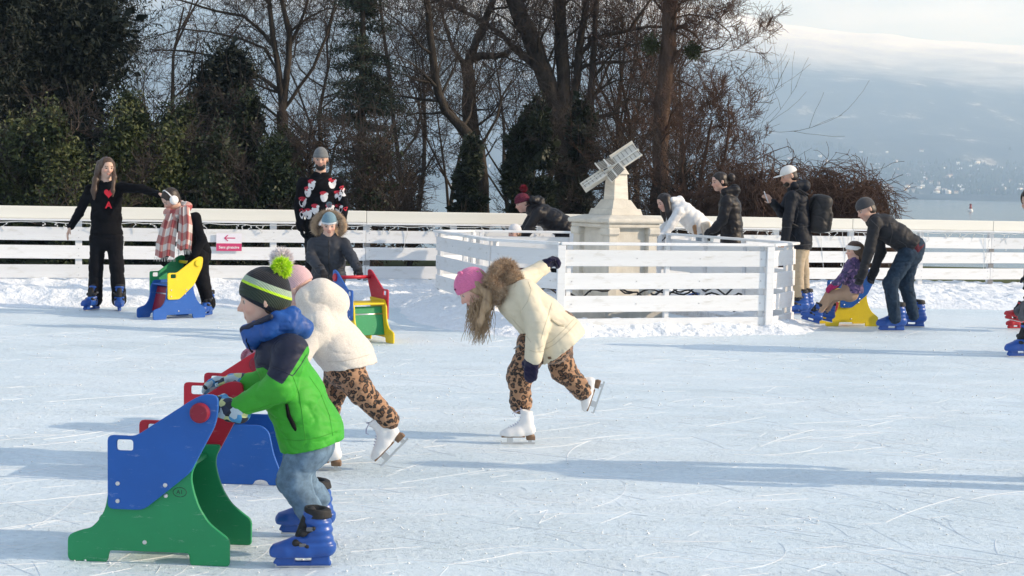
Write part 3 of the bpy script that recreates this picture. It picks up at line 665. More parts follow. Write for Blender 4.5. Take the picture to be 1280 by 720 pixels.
# ------------------------------------------------------------------ trees
class Tree:
    def __init__(s, seed): s.rn = random.Random(seed); s.lim = []; s.tw = []
    def limb(s, pts, rs, dst=None): (s.lim if dst is None else dst).append(([Vector(p) for p in pts], rs))
    def grow(s, p, d, r, L, lev, up=0.05, droop=0.0, kids=None, wig=0.16):
        rn = s.rn; n = max(3, int(5 if lev > 0 else 4)); q = [Vector(p)]; d = Vector(d).normalized(); rs = [r]
        for i in range(n):
            d = (d + Vector((rn.gauss(0, wig), rn.gauss(0, wig), rn.gauss(0, wig) + up - droop * (i / n)))).normalized()
            q.append(q[-1] + d * (L / n)); rs.append(max(.0036, r * (1 - .78 * (i + 1) / n)))
        (s.lim if r > .02 else s.tw).append((q, rs))
        if lev <= 0: return
        k = kids if kids else rn.randint(4, 6)
        for i in range(k):
            f = rn.uniform(.22, 1.0); j = min(n - 1, int(f * n)); pp = q[j].lerp(q[j + 1], f * n - j) if j < n else q[-1]
            ax = (q[j + 1] - q[j]).normalized(); rv = Vector((rn.gauss(0, 1), rn.gauss(0, 1), rn.gauss(0, 1))); pv_ = (rv - ax * rv.dot(ax)).normalized()
            a = rn.uniform(rad(25), rad(62)); s.grow(pp, ax * math.cos(a) + pv_ * math.sin(a), max(.005, rs[j] * rn.uniform(.42, .62)), L * rn.uniform(.45, .72), lev - 1, up, droop, None, wig)
    def trace(s, pix, Y, wpx, kidlev=2, density=1.0, dY=0.0, up=.05, droop=0.0, Lk=1.0):
        """pix: list of (px, py); wpx: widths in pixels from first to last"""
        n = len(pix); pts = [at(x, y, Y + dY * i / max(1, n - 1)) for i, (x, y) in enumerate(pix)]; ppm = FPX / Y
        fine = []; fr = []
        for i in range(n - 1):
            for k in range(3):
                t_ = k / 3; p = pts[i].lerp(pts[i + 1], t_); w = wpx[0] + (wpx[1] - wpx[0]) * (i + t_) / (n - 1)
                jit = .045 * w / ppm; fine.append(p + Vector((s.rn.gauss(0, jit), s.rn.gauss(0, jit * 2), s.rn.gauss(0, jit)))); fr.append(.5 * w / ppm * s.rn.uniform(.92, 1.08))
        fine.append(pts[-1]); fr.append(.5 * wpx[1] / ppm); s.lim.append((fine, fr))
        if kidlev >= 0:
            tot = sum((pts[i + 1] - pts[i]).length for i in range(n - 1)); k = max(2, int(tot * 3.2 * density))
            for _ in range(k):
                f = s.rn.uniform(.12, 1) * (len(fine) - 1.001); j = int(f); p = fine[j].lerp(fine[j + 1], f - j); ax = (fine[j + 1] - fine[j]).normalized()
                rv = Vector((s.rn.gauss(0, 1), s.rn.gauss(0, 1.3), s.rn.gauss(0, .8))); pv_ = (rv - ax * rv.dot(ax)).normalized(); a = s.rn.uniform(rad(35), rad(75))
                s.grow(p, ax * math.cos(a) + pv_ * math.sin(a), max(.006, min(.035, fr[j] * s.rn.uniform(.25, .5))), Lk * s.rn.uniform(.6, 1.7), kidlev, up, droop)
    def meshes(s, root, org, bark, twm, tname='trunk', cname='crown'):
        for lst, nm, mt, sides in ((s.lim, tname, bark, 7), (s.tw, cname, twm, 3)):
            if not lst: continue
            V = []; F3 = []; o = 0
            for q, rs in lst:
                v, f = tube_np(q, rs, sides, False); V.append(v); F3.append(np.array(f) + o); o += len(v)
            V = np.concatenate(V) - np.array(org)
            me = pmesh(nm, V, np.concatenate(F3), True); mk(nm, me, root, mt)
def leafcloud(name, C, R, n, size, mat, parent, org, seed=0, shell=0.55, aspect=2.2, clump=0.0, droop=0.0):
    """n leaf faces spread through ellipsoids C (centres) with radii R"""
    g = np.random.default_rng(seed); C = np.asarray(C, float); R = np.asarray(R, float)
    vol = np.prod(R, 1) ** .67; k = g.choice(len(C), n, p=vol / vol.sum())
    d = g.normal(size=(n, 3)); d /= np.linalg.norm(d, axis=1)[:, None]; rr_ = (shell + (1 - shell) * g.random(n) ** .7) * (0.8 + .35 * vnoise(d * 2.2 + k[:, None] * 3.7, seed))
    P = C[k] + d * rr_[:, None] * R[k]
    if clump:
        cn = max(8, n // 40); cc = P[g.choice(n, cn)]; P = cc[g.integers(0, cn, n)] + g.normal(size=(n, 3)) * clump
    ax = d + g.normal(size=(n, 3)) * .7; ax[:, 2] -= droop; ax /= np.linalg.norm(ax, axis=1)[:, None]
    sd_ = np.cross(ax, g.normal(size=(n, 3))); sd_ /= np.linalg.norm(sd_, axis=1)[:, None]
    s_ = size * (.6 + .8 * g.random(n))
    a = P; b_ = P + ax * (s_ * .5)[:, None] + sd_ * (s_ * .5 / aspect)[:, None]; c = P + ax * s_[:, None]; e = P + ax * (s_ * .5)[:, None] - sd_ * (s_ * .5 / aspect)[:, None]
    V = np.stack([a, b_, c, e], 1).reshape(-1, 3) - np.array(org); F = (np.arange(n)[:, None] * 4 + np.arange(4)[None])
    me = pmesh(name, V, F); 
    return mk(name, me, parent, mat)
def leafmat(name, c1, c2, rough=.6, sc=1.2):
    m, t, b = nodes(name); n = noise_node(t, sc, 4, .6); oi = noise_node(t, 25, 2, .6)
    mxx = t.nodes.new('ShaderNodeMath'); mxx.operation = 'MULTIPLY_ADD'; mxx.inputs[1].default_value = .5; lk(t, oi.outputs['Fac'], mxx.inputs[0])
    hf = t.nodes.new('ShaderNodeMath'); hf.operation = 'MULTIPLY'; hf.inputs[1].default_value = .5; lk(t, n.outputs['Fac'], hf.inputs[0]); lk(t, hf.outputs[0], mxx.inputs[2])
    r = ramp(t, mxx.outputs[0], [(.38, c1), (.62, c2)]); lk(t, r.outputs['Color'], b.inputs['Base Color']); b.inputs['Roughness'].default_value = rough; b.inputs['Specular IOR Level'].default_value = .25
    return m
bark = matn('grey_brown_bark', (.060, .050, .040), .95, .4, 5, 22, .9, .04, vscale=(2, 2, .6), spec=.1)
barkr = matn('reddish_bark', (.090, .060, .045), .95, .35, 5, 22, .9, .04, vscale=(2, 2, .6), spec=.1)
twig = matn('twig_bark', (.058, .047, .041), .9, .3, 3, 20, 0, spec=.1)
twigr = matn('russet_twig', (.10, .062, .046), .9, .3, 2, 20, 0, spec=.1)
lf_dark = leafmat('dark_evergreen_leaf', (.006, .010, .008), (.019, .026, .015))
lf_ivy = leafmat('ivy_leaf', (.013, .019, .010), (.045, .055, .028), .5)
lf_laurel = leafmat('laurel_leaf', (.010, .018, .008), (.038, .052, .018), .5)
lf_yel = leafmat('yellow_green_leaf', (.028, .04, .012), (.085, .095, .028), .5)
lf_brown = leafmat('dry_brown_leaf', (.06, .042, .03), (.12, .085, .055), .9)
lf_fir = leafmat('fir_needle', (.012, .022, .016), (.04, .055, .032), .6)
lf_mist = leafmat('mistletoe_leaf', (.03, .04, .015), (.07, .08, .03), .6)

def bare_tree(seed, base, label, limbs, Y, bk=None, tw=None, name='bare_tree', **kw):
    t_ = Tree(seed); o = at(base[0], base[1], Y); org = Vector((o.x, o.y, float(gz(np.array([o.x]), np.array([o.y]))[0])))
    root = empty(name, org, label, 'tree', 'bare trees behind the rink')
    for L in limbs:
        kk = dict(kw); kk.update(L[2] if len(L) > 2 else {}); t_.trace(L[0], Y, L[1], **kk)
    t_.meshes(root, org, bk or bark, tw or twig); return root, org
# left bare tree
bare_tree(1, (353, 300), 'bare tree with spreading forked limbs left of the hooded boy', [
    ([(354, 300), (354, 240), (353, 180), (353, 139)], (17, 14), dict(kidlev=-1)),
    ([(353, 141), (349, 94), (342, 49), (336, 0), (332, -60)], (9, 5)), ([(353, 139), (358, 100), (361, 70), (362, 41), (352, 0), (346, -60)], (10, 5)),
    ([(356, 135), (372, 112), (392, 84), (408, 45), (420, 0), (430, -40)], (5, 2.5)), ([(351, 115), (335, 103), (315, 90), (280, 73), (235, 64), (190, 62)], (6, 1.6)),
    ([(343, 60), (328, 40), (305, 20), (270, 14), (225, 0), (190, -6)], (5, 1.6)), ([(361, 60), (375, 30), (384, 5), (392, -40)], (5, 2)), ([(352, 150), (330, 132), (312, 122), (300, 126)], (4, 1.2)),
    ([(348, 90), (330, 60), (300, 48), (262, 40), (225, 36), (180, 50)], (4, 1.3)), ([(362, 40), (385, 22), (410, 10), (435, 12)], (3.5, 1.2))], 31, kidlev=3, density=.62, up=.04, Lk=1.1)
# main tree, three trunks with long limbs
bare_tree(2, (708, 300), 'largest bare tree with three thick trunks and long crooked limbs', [
    ([(712, 302), (712, 250), (708, 190), (704, 150)], (44, 36), dict(kidlev=-1)), ([(702, 165), (690, 118), (672, 70), (655, 30), (642, 0), (632, -30)], (24, 18), dict(density=.6)),
    ([(706, 160), (704, 100), (701, 50), (699, 0), (698, -40)], (20, 14), dict(density=.6)), ([(712, 160), (720, 100), (726, 50), (732, 10), (736, -30)], (12, 7)),
    ([(694, 125), (680, 98), (666, 82), (646, 64), (629, 45), (612, 32), (595, 22), (566, 8), (535, -4)], (9, 4)),
    ([(716, 85), (730, 62), (745, 47), (768, 42), (790, 37), (812, 33), (835, 34), (857, 45), (872, 60)], (7, 2)),
    ([(716, 92), (730, 82), (752, 78), (782, 77), (800, 74), (818, 68)], (6, 2)), ([(722, 168), (732, 156), (745, 147), (767, 142), (776, 130), (784, 124), (816, 127), (832, 138), (846, 145)], (7, 2)),
    ([(788, 38), (796, 24), (806, 10), (818, -8)], (5, 2.5)), ([(730, 130), (748, 112), (770, 100), (800, 98)], (4, 1.5)), ([(740, 210), (738, 120), (742, 60), (746, 0), (748, -30)], (9, 6))], 33, kidlev=3, density=.55, up=.02, droop=.05, Lk=1.15)
bare_tree(3, (592, 300), 'bare tree with one stout upright stem left of the largest tree', [
    ([(594, 302), (592, 230), (590, 169), (586, 110), (584, 75)], (24, 15), dict(density=.5)), ([(585, 78), (594, 55), (602, 35), (612, 12), (620, -10)], (11, 8)), ([(587, 75), (602, 70), (618, 70), (634, 68)], (11, 7), dict(density=1)),
    ([(580, 80), (566, 60), (556, 30), (548, 0)], (6, 3)), ([(634, 68), (645, 50), (650, 20), (655, 0)], (4, 2))], 34, kidlev=3, density=.6, droop=.08)
bare_tree(4, (604, 300), 'bare tree whose curved stem sweeps left behind the fence', [
    ([(606, 302), (604, 230), (600, 187), (576, 157), (556, 139), (548, 115), (543, 90), (538, 45), (534, 0), (532, -30)], (15, 7), dict(density=.9)), ([(556, 140), (540, 142), (522, 141), (505, 146)], (4, 1.5)), ([(548, 112), (530, 95), (512, 85), (490, 80)], (3, 1.2)), ([(600, 185), (620, 150), (628, 120), (640, 100)], (4, 2))], 29, kidlev=3, density=.55, droop=.10, Lk=1.2)
bare_tree(5, (824, 300), 'tall straight reddish trunk to the right of the windmill', [
    ([(822, 302), (823, 260), (825, 190), (829, 120), (834, 60), (838, 0), (841, -40)], (23, 17), dict(density=1.1, Lk=.5)), ([(836, 34), (850, 32), (868, 42), (880, 58), (893, 62)], (4, 1.3)), ([(832, 70), (852, 62), (875, 66), (900, 60), (915, 44)], (3, 1)), ([(838, 10), (860, 0), (885, -4)], (3, 1.2)), ([(830, 100), (850, 100), (868, 110), (880, 122)], (3, 1)), ([(836, 24), (862, 18), (890, 22), (912, 40), (918, 62)], (2.6, 1))], 27, barkr, twigr, kidlev=3, density=.8, Lk=.75)
bare_tree(6, (880, 300), 'slender bare tree with fine twigs beside the reddish trunk', [
    ([(872, 302), (872, 262), (876, 220), (884, 180), (890, 150)], (7, 3)), ([(880, 300), (890, 250), (905, 200), (912, 160), (910, 130)], (6, 2)), ([(868, 300), (858, 250), (852, 210), (858, 180), (866, 150)], (6, 2)), ([(884, 300), (900, 260), (922, 225), (935, 205)], (5, 2))], 25, barkr, twigr, name='slender_tree', kidlev=3, density=1.1, up=.08, Lk=.55)
bare_tree(7, (500, 300), 'thin bare tree with hanging twigs behind the hooded boy', [
    ([(512, 302), (505, 250), (498, 200), (492, 150), (486, 90), (478, 30), (474, -20)], (7, 3)), ([(498, 200), (520, 170), (528, 130), (522, 90), (515, 40)], (4, 1.5)), ([(505, 250), (530, 215), (545, 190), (540, 170)], (3.5, 1.2))], 36, kidlev=3, density=.8, droop=.1, Lk=.8)
# further bare trees behind
def wild_tree(seed, px, Y, label, r=.10, L=4.2, lean=0.0, tw=None):
    t_ = Tree(seed); o = at(px, 300, Y); org = Vector((o.x, o.y, float(gz(np.array([o.x]), np.array([o.y]))[0]))); root = empty('bare_tree', org, label, 'tree', 'bare trees behind the rink')
    t_.grow(org, (lean, 0, 1), r, L, 4, .10, 0, 7, .10); t_.grow(org + Vector((.1, .1, 0)), (lean - .25, .1, 1), r * .7, L * .9, 4, .10, 0, 5, .12)
    t_.meshes(root, org, bark, tw or twig)
for k, (px, Y, lb, r_, L_, ln) in enumerate([(215, 38, 'faint bare tree between the corner conifer and the left bare tree', .10, 6.5, .1), (415, 40, 'bare tree behind the thin fir', .1, 7, 0), (512, 39, 'bare tree in the gap left of the ivy column', .09, 6, .05), (640, 40, 'bare tree seen between the thick trunks', .11, 7, .1),
        (770, 38, 'bare tree behind the windmill', .11, 6.5, 0), (800, 34, 'bare tree close behind the reddish trunk on its left', .08, 5.5, -.1), (856, 33, 'bare tree behind the white coated woman', .08, 4.4, .0), (872, 31, 'outermost bare tree at the right end of the wood', .06, 2.5, -.04), (560, 36, 'bare sapling behind the curved stem', .07, 5, -.1)]):
    wild_tree(300 + k, px, Y, lb, r_, L_, ln, twigr if px > 760 else None)
# mistletoe
for px, py, r_, lb in ((814, 56, 14, 'round mistletoe ball beside the reddish trunk'), (866, 64, 12, 'mistletoe ball on the thin twigs right of the reddish trunk')):
    c = at(px, py, 27); rr_ = r_ / FPX * 27; o = leafcloud('mistletoe', [c], [(rr_,) * 3], 900, .06, lf_mist, None, (0, 0, 0), px, .15, 3); tag(o, lb, 'mistletoe', 'mistletoe balls in the bare trees')

def evergreen(name, label, cat, px, Y, top, wpx, n, size, mat, seed, base=300, lobes=9, group=None, trunk=True, dead=0, aspect=2.2, clump=0.0, mat2=None, droop=0, taper=.8):
    g = random.Random(seed); o = at(px, base, Y); org = Vector((o.x, o.y, float(gz(np.array([o.x]), np.array([o.y]))[0]))); ppm = FPX / Y
    root = empty(name, org, label, cat, group); zt = at(px, top, Y).z; H_ = zt - org.z; wr = .5 * wpx / ppm
    C = []; R = []
    for i in range(lobes):
        f = (i + .5) / lobes; w = wr * (1.0 - .35 * f if cat != 'tree' else 1.05 - taper * f)
        C.append((o.x + g.uniform(-.55, .55) * w, o.y + g.uniform(-.5, .5) * w, org.z + H_ * (.08 + .84 * f))); R.append((w * g.uniform(.45, .7), w * g.uniform(.45, .7), H_ * g.uniform(.12, .2)))
    leafcloud('crown' if cat == 'tree' else 'foliage', C, R, n, size, mat, root, org, seed, .35, aspect, clump, droop)
    if n > 8000: leafcloud('inner_foliage', C, [(a * .72, b * .72, c * .8) for a, b, c in R], n // 8, size * 2.1, mat, root, org, seed + 9, .1, 1.6)
    if mat2 is not None: leafcloud('young_growth', [(c[0], c[1] - .2, c[2] + .1) for c in C[lobes // 3:]], R[lobes // 3:], n // 5, size * 1.1, mat2, root, org, seed + 5, .75, aspect, .10)
    t_ = Tree(seed)
    t_.lim.append(([org + Vector((0, 0, -.2)), org + Vector((.05, 0, H_ * .5)), org + Vector((0, .03, H_ * .95))], [.06 * wr + .03, .045 * wr + .02, .01]))
    for _ in range(10 + dead): 
        z = g.uniform(.15, .9) * H_; a = g.uniform(0, 6.28); t_.grow(org + Vector((0, 0, z)), (math.cos(a), math.sin(a), .5), .018, wr * g.uniform(.8, 1.25), 2 if dead else 1, .06)
    t_.meshes(root, org, bark, twig, 'trunk' if cat == 'tree' else 'stem', 'branches'); return root
SG = 'evergreen shrubs behind the fence'
for k, (px, Y, top, w, lab, mt, m2) in enumerate([(18, 23, 150, 110, 'dark green laurel shrub at the far left behind the fence', lf_laurel, lf_yel), (88, 22.6, 138, 110, 'laurel shrub with yellow tips just left of the woman in black', lf_laurel, lf_yel),
        (150, 23.2, 140, 105, 'laurel shrub rising behind the outstretched arm', lf_laurel, lf_yel), (214, 23.6, 152, 105, 'laurel shrub above the scarf wearing skater', lf_laurel, lf_yel), (270, 24, 165, 100, 'dark shrub between the sign and the laurels', lf_ivy, lf_laurel), (334, 24.6, 170, 105, 'dark shrub under the left bare tree', lf_ivy, lf_laurel)]):
    evergreen('laurel_shrub', lab, 'shrub', px, Y, top, w, 15000, .065, mt, 100 + k, lobes=10, group=SG, dead=6, mat2=m2)
for k, (px, Y, top, w, lab) in enumerate([(172, 26, 118, 95, 'tall dark shrub filling the gap right of the corner conifer'), (222, 25.6, 128, 80, 'tall dark shrub behind the head of the scarf wearer'), (300, 26.4, 120, 90, 'tall dark shrub left of the left bare tree'), (352, 26.8, 165, 70, 'dark shrub round the foot of the left bare tree')]):
    evergreen('dark_shrub', lab, 'shrub', px, Y, top, w, 15000, .07, lf_ivy if k % 2 else lf_dark, 160 + k, lobes=10, group=SG, dead=8, mat2=lf_laurel)
evergreen('conifer', 'huge dark conifer filling the upper left corner', 'tree', 64, 29, -70, 330, 95000, .10, lf_dark, 120, lobes=22, aspect=4, clump=.22, droop=.4, taper=.12, group='evergreen trees behind the rink')
evergreen('conifer', 'dark yew leaning in from the far left edge', 'tree', -30, 26, -60, 170, 42000, .11, lf_dark, 121, lobes=14, taper=.25, aspect=4, clump=.22, droop=.4, group='evergreen trees behind the rink')
evergreen('conifer', 'low dark spreading yew between the corner conifer and the left bare tree', 'tree', 250, 27, 62, 220, 56000, .09, lf_dark, 122, lobes=12, taper=.55, aspect=3.5, clump=.18, droop=.2, group='evergreen trees behind the rink')
evergreen('brown_shrub', 'dry brown scrub left of the man in the patterned sweater', 'shrub', 385, 26, 150, 90, 3500, .07, lf_brown, 131, lobes=8, dead=46, group='dry shrubs behind the fence')
evergreen('brown_shrub', 'dry brown scrub right of the hooded boy', 'shrub', 462, 25, 165, 110, 4200, .07, lf_brown, 132, lobes=8, dead=60, mat2=lf_laurel, group='dry shrubs behind the fence')
evergreen('brown_shrub', 'thin dry scrub left of the ivy column', 'shrub', 512, 27, 205, 60, 1500, .06, lf_brown, 133, lobes=6, dead=40, group='dry shrubs behind the fence')
IV = 'ivy clad stumps behind the fence'
evergreen('ivy_column', 'dark ivy column under the curved bare tree', 'shrub', 583, 27, 168, 62, 12000, .075, lf_ivy, 141, lobes=12, group=IV)
evergreen('ivy_column', 'dark ivy mass behind the bobble hat skater', 'shrub', 662, 28, 132, 96, 26000, .08, lf_ivy, 142, lobes=14, group=IV, dead=20)
evergreen('ivy_column', 'ivy covering the foot of the largest tree', 'shrub', 716, 31, 120, 84, 20000, .09, lf_ivy, 143, lobes=14, group=IV, dead=20)
evergreen('brown_shrub', 'dry scrub behind the windmill', 'shrub', 770, 29, 168, 80, 2600, .06, lf_brown, 134, lobes=8, dead=60, group='dry shrubs behind the fence')
evergreen('brown_shrub', 'dry thicket behind the white coated woman', 'shrub', 850, 26, 195, 90, 2200, .055, lf_brown, 135, lobes=7, dead=70, group='dry shrubs behind the fence')
# thin fir with visible stem
def fir(px, Y, top, base, label):
    o = at(px, base, Y); org = Vector((o.x, o.y, float(gz(np.array([o.x]), np.array([o.y]))[0]))); root = empty('fir_tree', org, label, 'tree', 'evergreen trees behind the rink'); g = random.Random(5)
    H_ = at(px, top, Y).z - org.z; t_ = Tree(9); t_.lim.append(([org, org + Vector((0, 0, H_ * .5)), org + Vector((0, 0, H_))], [.11, .08, .03])); P = []; D = []
    for i in range(120):
        f = g.uniform(.18, .98); z = f * H_; L = 1.7 * (1.12 - f) + .15; L *= g.uniform(.5, 1.05); a = g.uniform(0, 6.28); d = Vector((math.cos(a), math.sin(a), -.12)); q = [org + Vector((0, 0, z))]
        for k in range(6): d = (d + Vector((g.gauss(0, .12), g.gauss(0, .12), g.gauss(0, .08) + .01))).normalized(); q.append(q[-1] + d * L / 6)
        t_.tw.append((q, [.014, .012, .01, .008, .006, .005, .003]))
        for k in range(1, 7):
            for _ in range(3):
                w = d.cross(Vector((0, 0, 1))).normalized() * g.choice((-1, 1)); e = q[k] + (w * .8 + d * .5 + Vector((0, 0, -.15 + g.gauss(0, .15)))) * g.uniform(.1, .3); t_.tw.append(([q[k], e], [.005, .003]))
                for m_ in range(5): P.append(q[k].lerp(e, m_ / 4) + Vector((g.gauss(0, .02), g.gauss(0, .02), g.gauss(0, .02))))
    t_.meshes(root, org, bark, twig, 'trunk', 'branches'); P = np.array([tuple(p) for p in P]); leafcloud('crown', P, np.full((len(P), 3), .05), 26000, .07, lf_fir, root, org, 3, .1, 3.5)
fir(450, 28, -30, 300, 'thin dark fir with see through branches behind the hooded boy')
# russet tangled bushes on the right
def tangle(px, Y, top, wpx, label, seed, n=420):
    g = random.Random(seed); o = at(px, 300, Y); org = Vector((o.x, o.y, float(gz(np.array([o.x]), np.array([o.y]))[0]))); root = empty('tangled_bush', org, label, 'bush', 'russet bushes right of the trees'); ppm = FPX / Y; H_ = at(px, top, Y).z - org.z; w = .5 * wpx / ppm; t_ = Tree(seed)
    for i in range(n):
        a = g.uniform(0, 6.28); r0 = g.random() ** .5 * w * .7; p = org + Vector((math.cos(a) * r0, math.sin(a) * r0 * .8, H_ * g.uniform(.02, .75))); d = Vector((math.cos(a) * .6, math.sin(a) * .6, g.uniform(.5, 1.3)))
        q = [p]; L = g.uniform(.7, 1.5)
        for k in range(9):
            d = (d + Vector((g.gauss(0, .22), g.gauss(0, .22), g.gauss(0, .1) - .17))).normalized(); nx_ = q[-1] + d * L / 9; e = (nx_ - org); rr2 = (e.x / w) ** 2 + (e.y / w) ** 2 + max(0, (e.z / H_)) ** 4
            if rr2 > 1.05: d = (d + Vector((-e.x, -e.y, -.6)).normalized() * .7).normalized(); nx_ = q[-1] + d * L / 9
            q.append(nx_)
        t_.tw.append((q, [.009, .009, .008, .008, .007, .007, .006, .005, .004, .003]))
        for k in range(3):
            j = g.randint(2, 8); t_.grow(q[j], d + Vector((g.gauss(0, .8), g.gauss(0, .8), g.gauss(0, .6))), .005, g.uniform(.2, .5), 1, 0, .1, 3)
    for i in range(5): t_.lim.append(([org + Vector((g.uniform(-.4, .4) * w, g.uniform(-.4, .4) * w, -.2)), org + Vector((g.uniform(-.5, .5) * w, g.uniform(-.5, .5) * w, H_ * .6))], [.04, .02]))
    t_.meshes(root, org, barkr, twigr, 'stem', 'branches')
    leafcloud('dry_leaves', [tuple(org + Vector((0, 0, H_ * .45)))], [(w * .85, w * .7, H_ * .48)], 2600, .05, lf_brown, root, org, seed, .3)
tangle(948, 23.5, 178, 100, 'tall russet tangle behind the man with the white cap', 201, 560)
tangle(1000, 24.2, 190, 80, 'russet tangle above the black backpack', 203, 420)
tangle(1052, 24, 198, 120, 'round russet tangle above the man in the grey hat', 202, 560)
tangle(905, 24.6, 200, 70, 'russet tangle behind the woman in the black puffer', 204, 320)
# ------------------------------------------------------------------ skating aids (seat sledges with side plates)
def plate_mesh(name, outline, holes, th, bev=.003):
    cu = bpy.data.curves.new(name, 'CURVE'); cu.dimensions = '2D'; cu.fill_mode = 'BOTH'; cu.extrude = th / 2 - bev; cu.bevel_depth = bev; cu.bevel_resolution = 1; cu.offset = -bev
    for pl_ in [outline] + holes:
        sp = cu.splines.new('POLY'); sp.points.add(len(pl_) - 1)
        for p, q in zip(sp.points, pl_): p.co = (q[0], q[1], 0, 1)
        sp.use_cyclic_u = True
    tmp = bpy.data.objects.new('tmp', cu); COL.objects.link(tmp); dg = bpy.context.evaluated_depsgraph_get()
    me = bpy.data.meshes.new_from_object(tmp.evaluated_get(dg)); bpy.data.objects.remove(tmp); me.materials.clear()
    for v in me.vertices: v.co = Vector((v.co.x, v.co.z, v.co.y))   # stand it up: x along, z up
    me.flip_normals(); me.update(); return me
def smooth_poly(pts, rmax=.022):
    P = [np.array(p, float) for p in pts]; Q = []; n = len(P)
    for i in range(n):
        a, c, e = P[i - 1], P[i], P[(i + 1) % n]; la = np.linalg.norm(a - c); le = np.linalg.norm(e - c); r = min(rmax, .45 * la, .45 * le); p0 = c + (a - c) / la * r; p2 = c + (e - c) / le * r
        Q += [tuple(p0 * (1 - t) ** 2 + c * 2 * t * (1 - t) + p2 * t * t) for t in (0, .33, .67, 1)]
    return Q
def zc(pts): return [((375 - x) / 655.0, (690 - y) / 655.0) for x, y in pts]
lower_o = smooth_poly(zc([(170, 690), (170, 625), (205, 611), (228, 606), (250, 585), (266, 555), (272, 520), (276, 470), (300, 430), (500, 425), (486, 455), (484, 475), (490, 505), (504, 545), (528, 582), (560, 607), (581, 622), (581, 690), (560, 690), (482, 691), (480, 672), (478, 661), (468, 660), (290, 660), (277, 661), (274, 672), (271, 690), (250, 690)]))
upper_o = smooth_poly(zc([(275, 368), (340, 369), (356, 362), (490, 272), (520, 258), (553, 262), (553, 300), (546, 336), (486, 452), (474, 464), (392, 532), (365, 553), (276, 553)]))
slot = smooth_poly(zc([(298, 378), (298, 406), (340, 406), (340, 378)]), .012)
lower2_o = smooth_poly(zc([(170, 690), (170, 625), (205, 611), (240, 600), (275, 602), (310, 630), (345, 650), (372, 652), (380, 640), (368, 590), (346, 540), (330, 500), (520, 500), (545, 520), (560, 590), (580, 640), (581, 690), (545, 690), (540, 678), (520, 672), (500, 678), (495, 690), (250, 690)]))
PL_TH = .016
lower_me = plate_mesh('lower_plate', lower_o, [], PL_TH); upper_me = plate_mesh('upper_plate', upper_o, [slot], PL_TH); lower2_me = plate_mesh('lower_plate', lower2_o, [], PL_TH)
def plastic(name, c):
    m, t, b = nodes(name); n = noise_node(t, 5, 5, .6); r = ramp(t, n.outputs['Fac'], [(.3, tuple(x * .86 for x in c)), (.7, c)])
    ns = noise_node(t, 30, 5, .8, vscale=(.35, 1, 1.6)); rs_ = ramp(t, ns.outputs['Fac'], [(.60, (0, 0, 0)), (.72, (.45, .45, .45))]); mxx = t.nodes.new('ShaderNodeMix'); mxx.data_type = 'RGBA'; mxx.inputs['B'].default_value = (.75, .78, .8, 1)
    ml_ = t.nodes.new('ShaderNodeMath'); ml_.operation = 'MULTIPLY'; ml_.inputs[1].default_value = .45; lk(t, rs_.outputs['Color'], ml_.inputs[0]); lk(t, ml_.outputs[0], mxx.inputs['Factor']); lk(t, r.outputs['Color'], mxx.inputs['A']); lk(t, mxx.outputs['Result'], b.inputs['Base Color'])
    b.inputs['Roughness'].default_value = .42; b.inputs['Specular IOR Level'].default_value = .4; n3_ = noise_node(t, 120, 2); bump(t, b, n3_.outputs['Fac'], .12, .002); return m
PB = plastic('blue_plastic', (.012, .105, .42)); PG = plastic('green_plastic', (.015, .27, .10)); PR = plastic('red_plastic', (.50, .014, .035)); PY = plastic('yellow_plastic', (.82, .60, .015)); PDR = plastic('dark_red_plastic', (.25, .01, .03))
steel = matn('brushed_steel', (.62, .62, .62), .35, .1, 10, 60, .1, .002, metal=.9); inkm = matn('black_marker_ink', (.02, .03, .03), .6, .1, 10, 60, 0)
boltd = MB().tube([(0, 0, 0), (0, -.004, 0), (0, -.006, 0)], [.0085, .008, .004], 10); bolt_me = bpy.data.meshes.new('bolt'); bolt_me.from_pydata(boltd.V, [], boltd.F); bolt_me.materials.append(steel)
capd = MB().tube([(0, .004, 0), (0, -.012, 0), (0, -.018, 0)], [.038, .038, .03], 24); cap_me = bpy.data.meshes.new('cap'); cap_me.from_pydata(capd.V, [], capd.F)
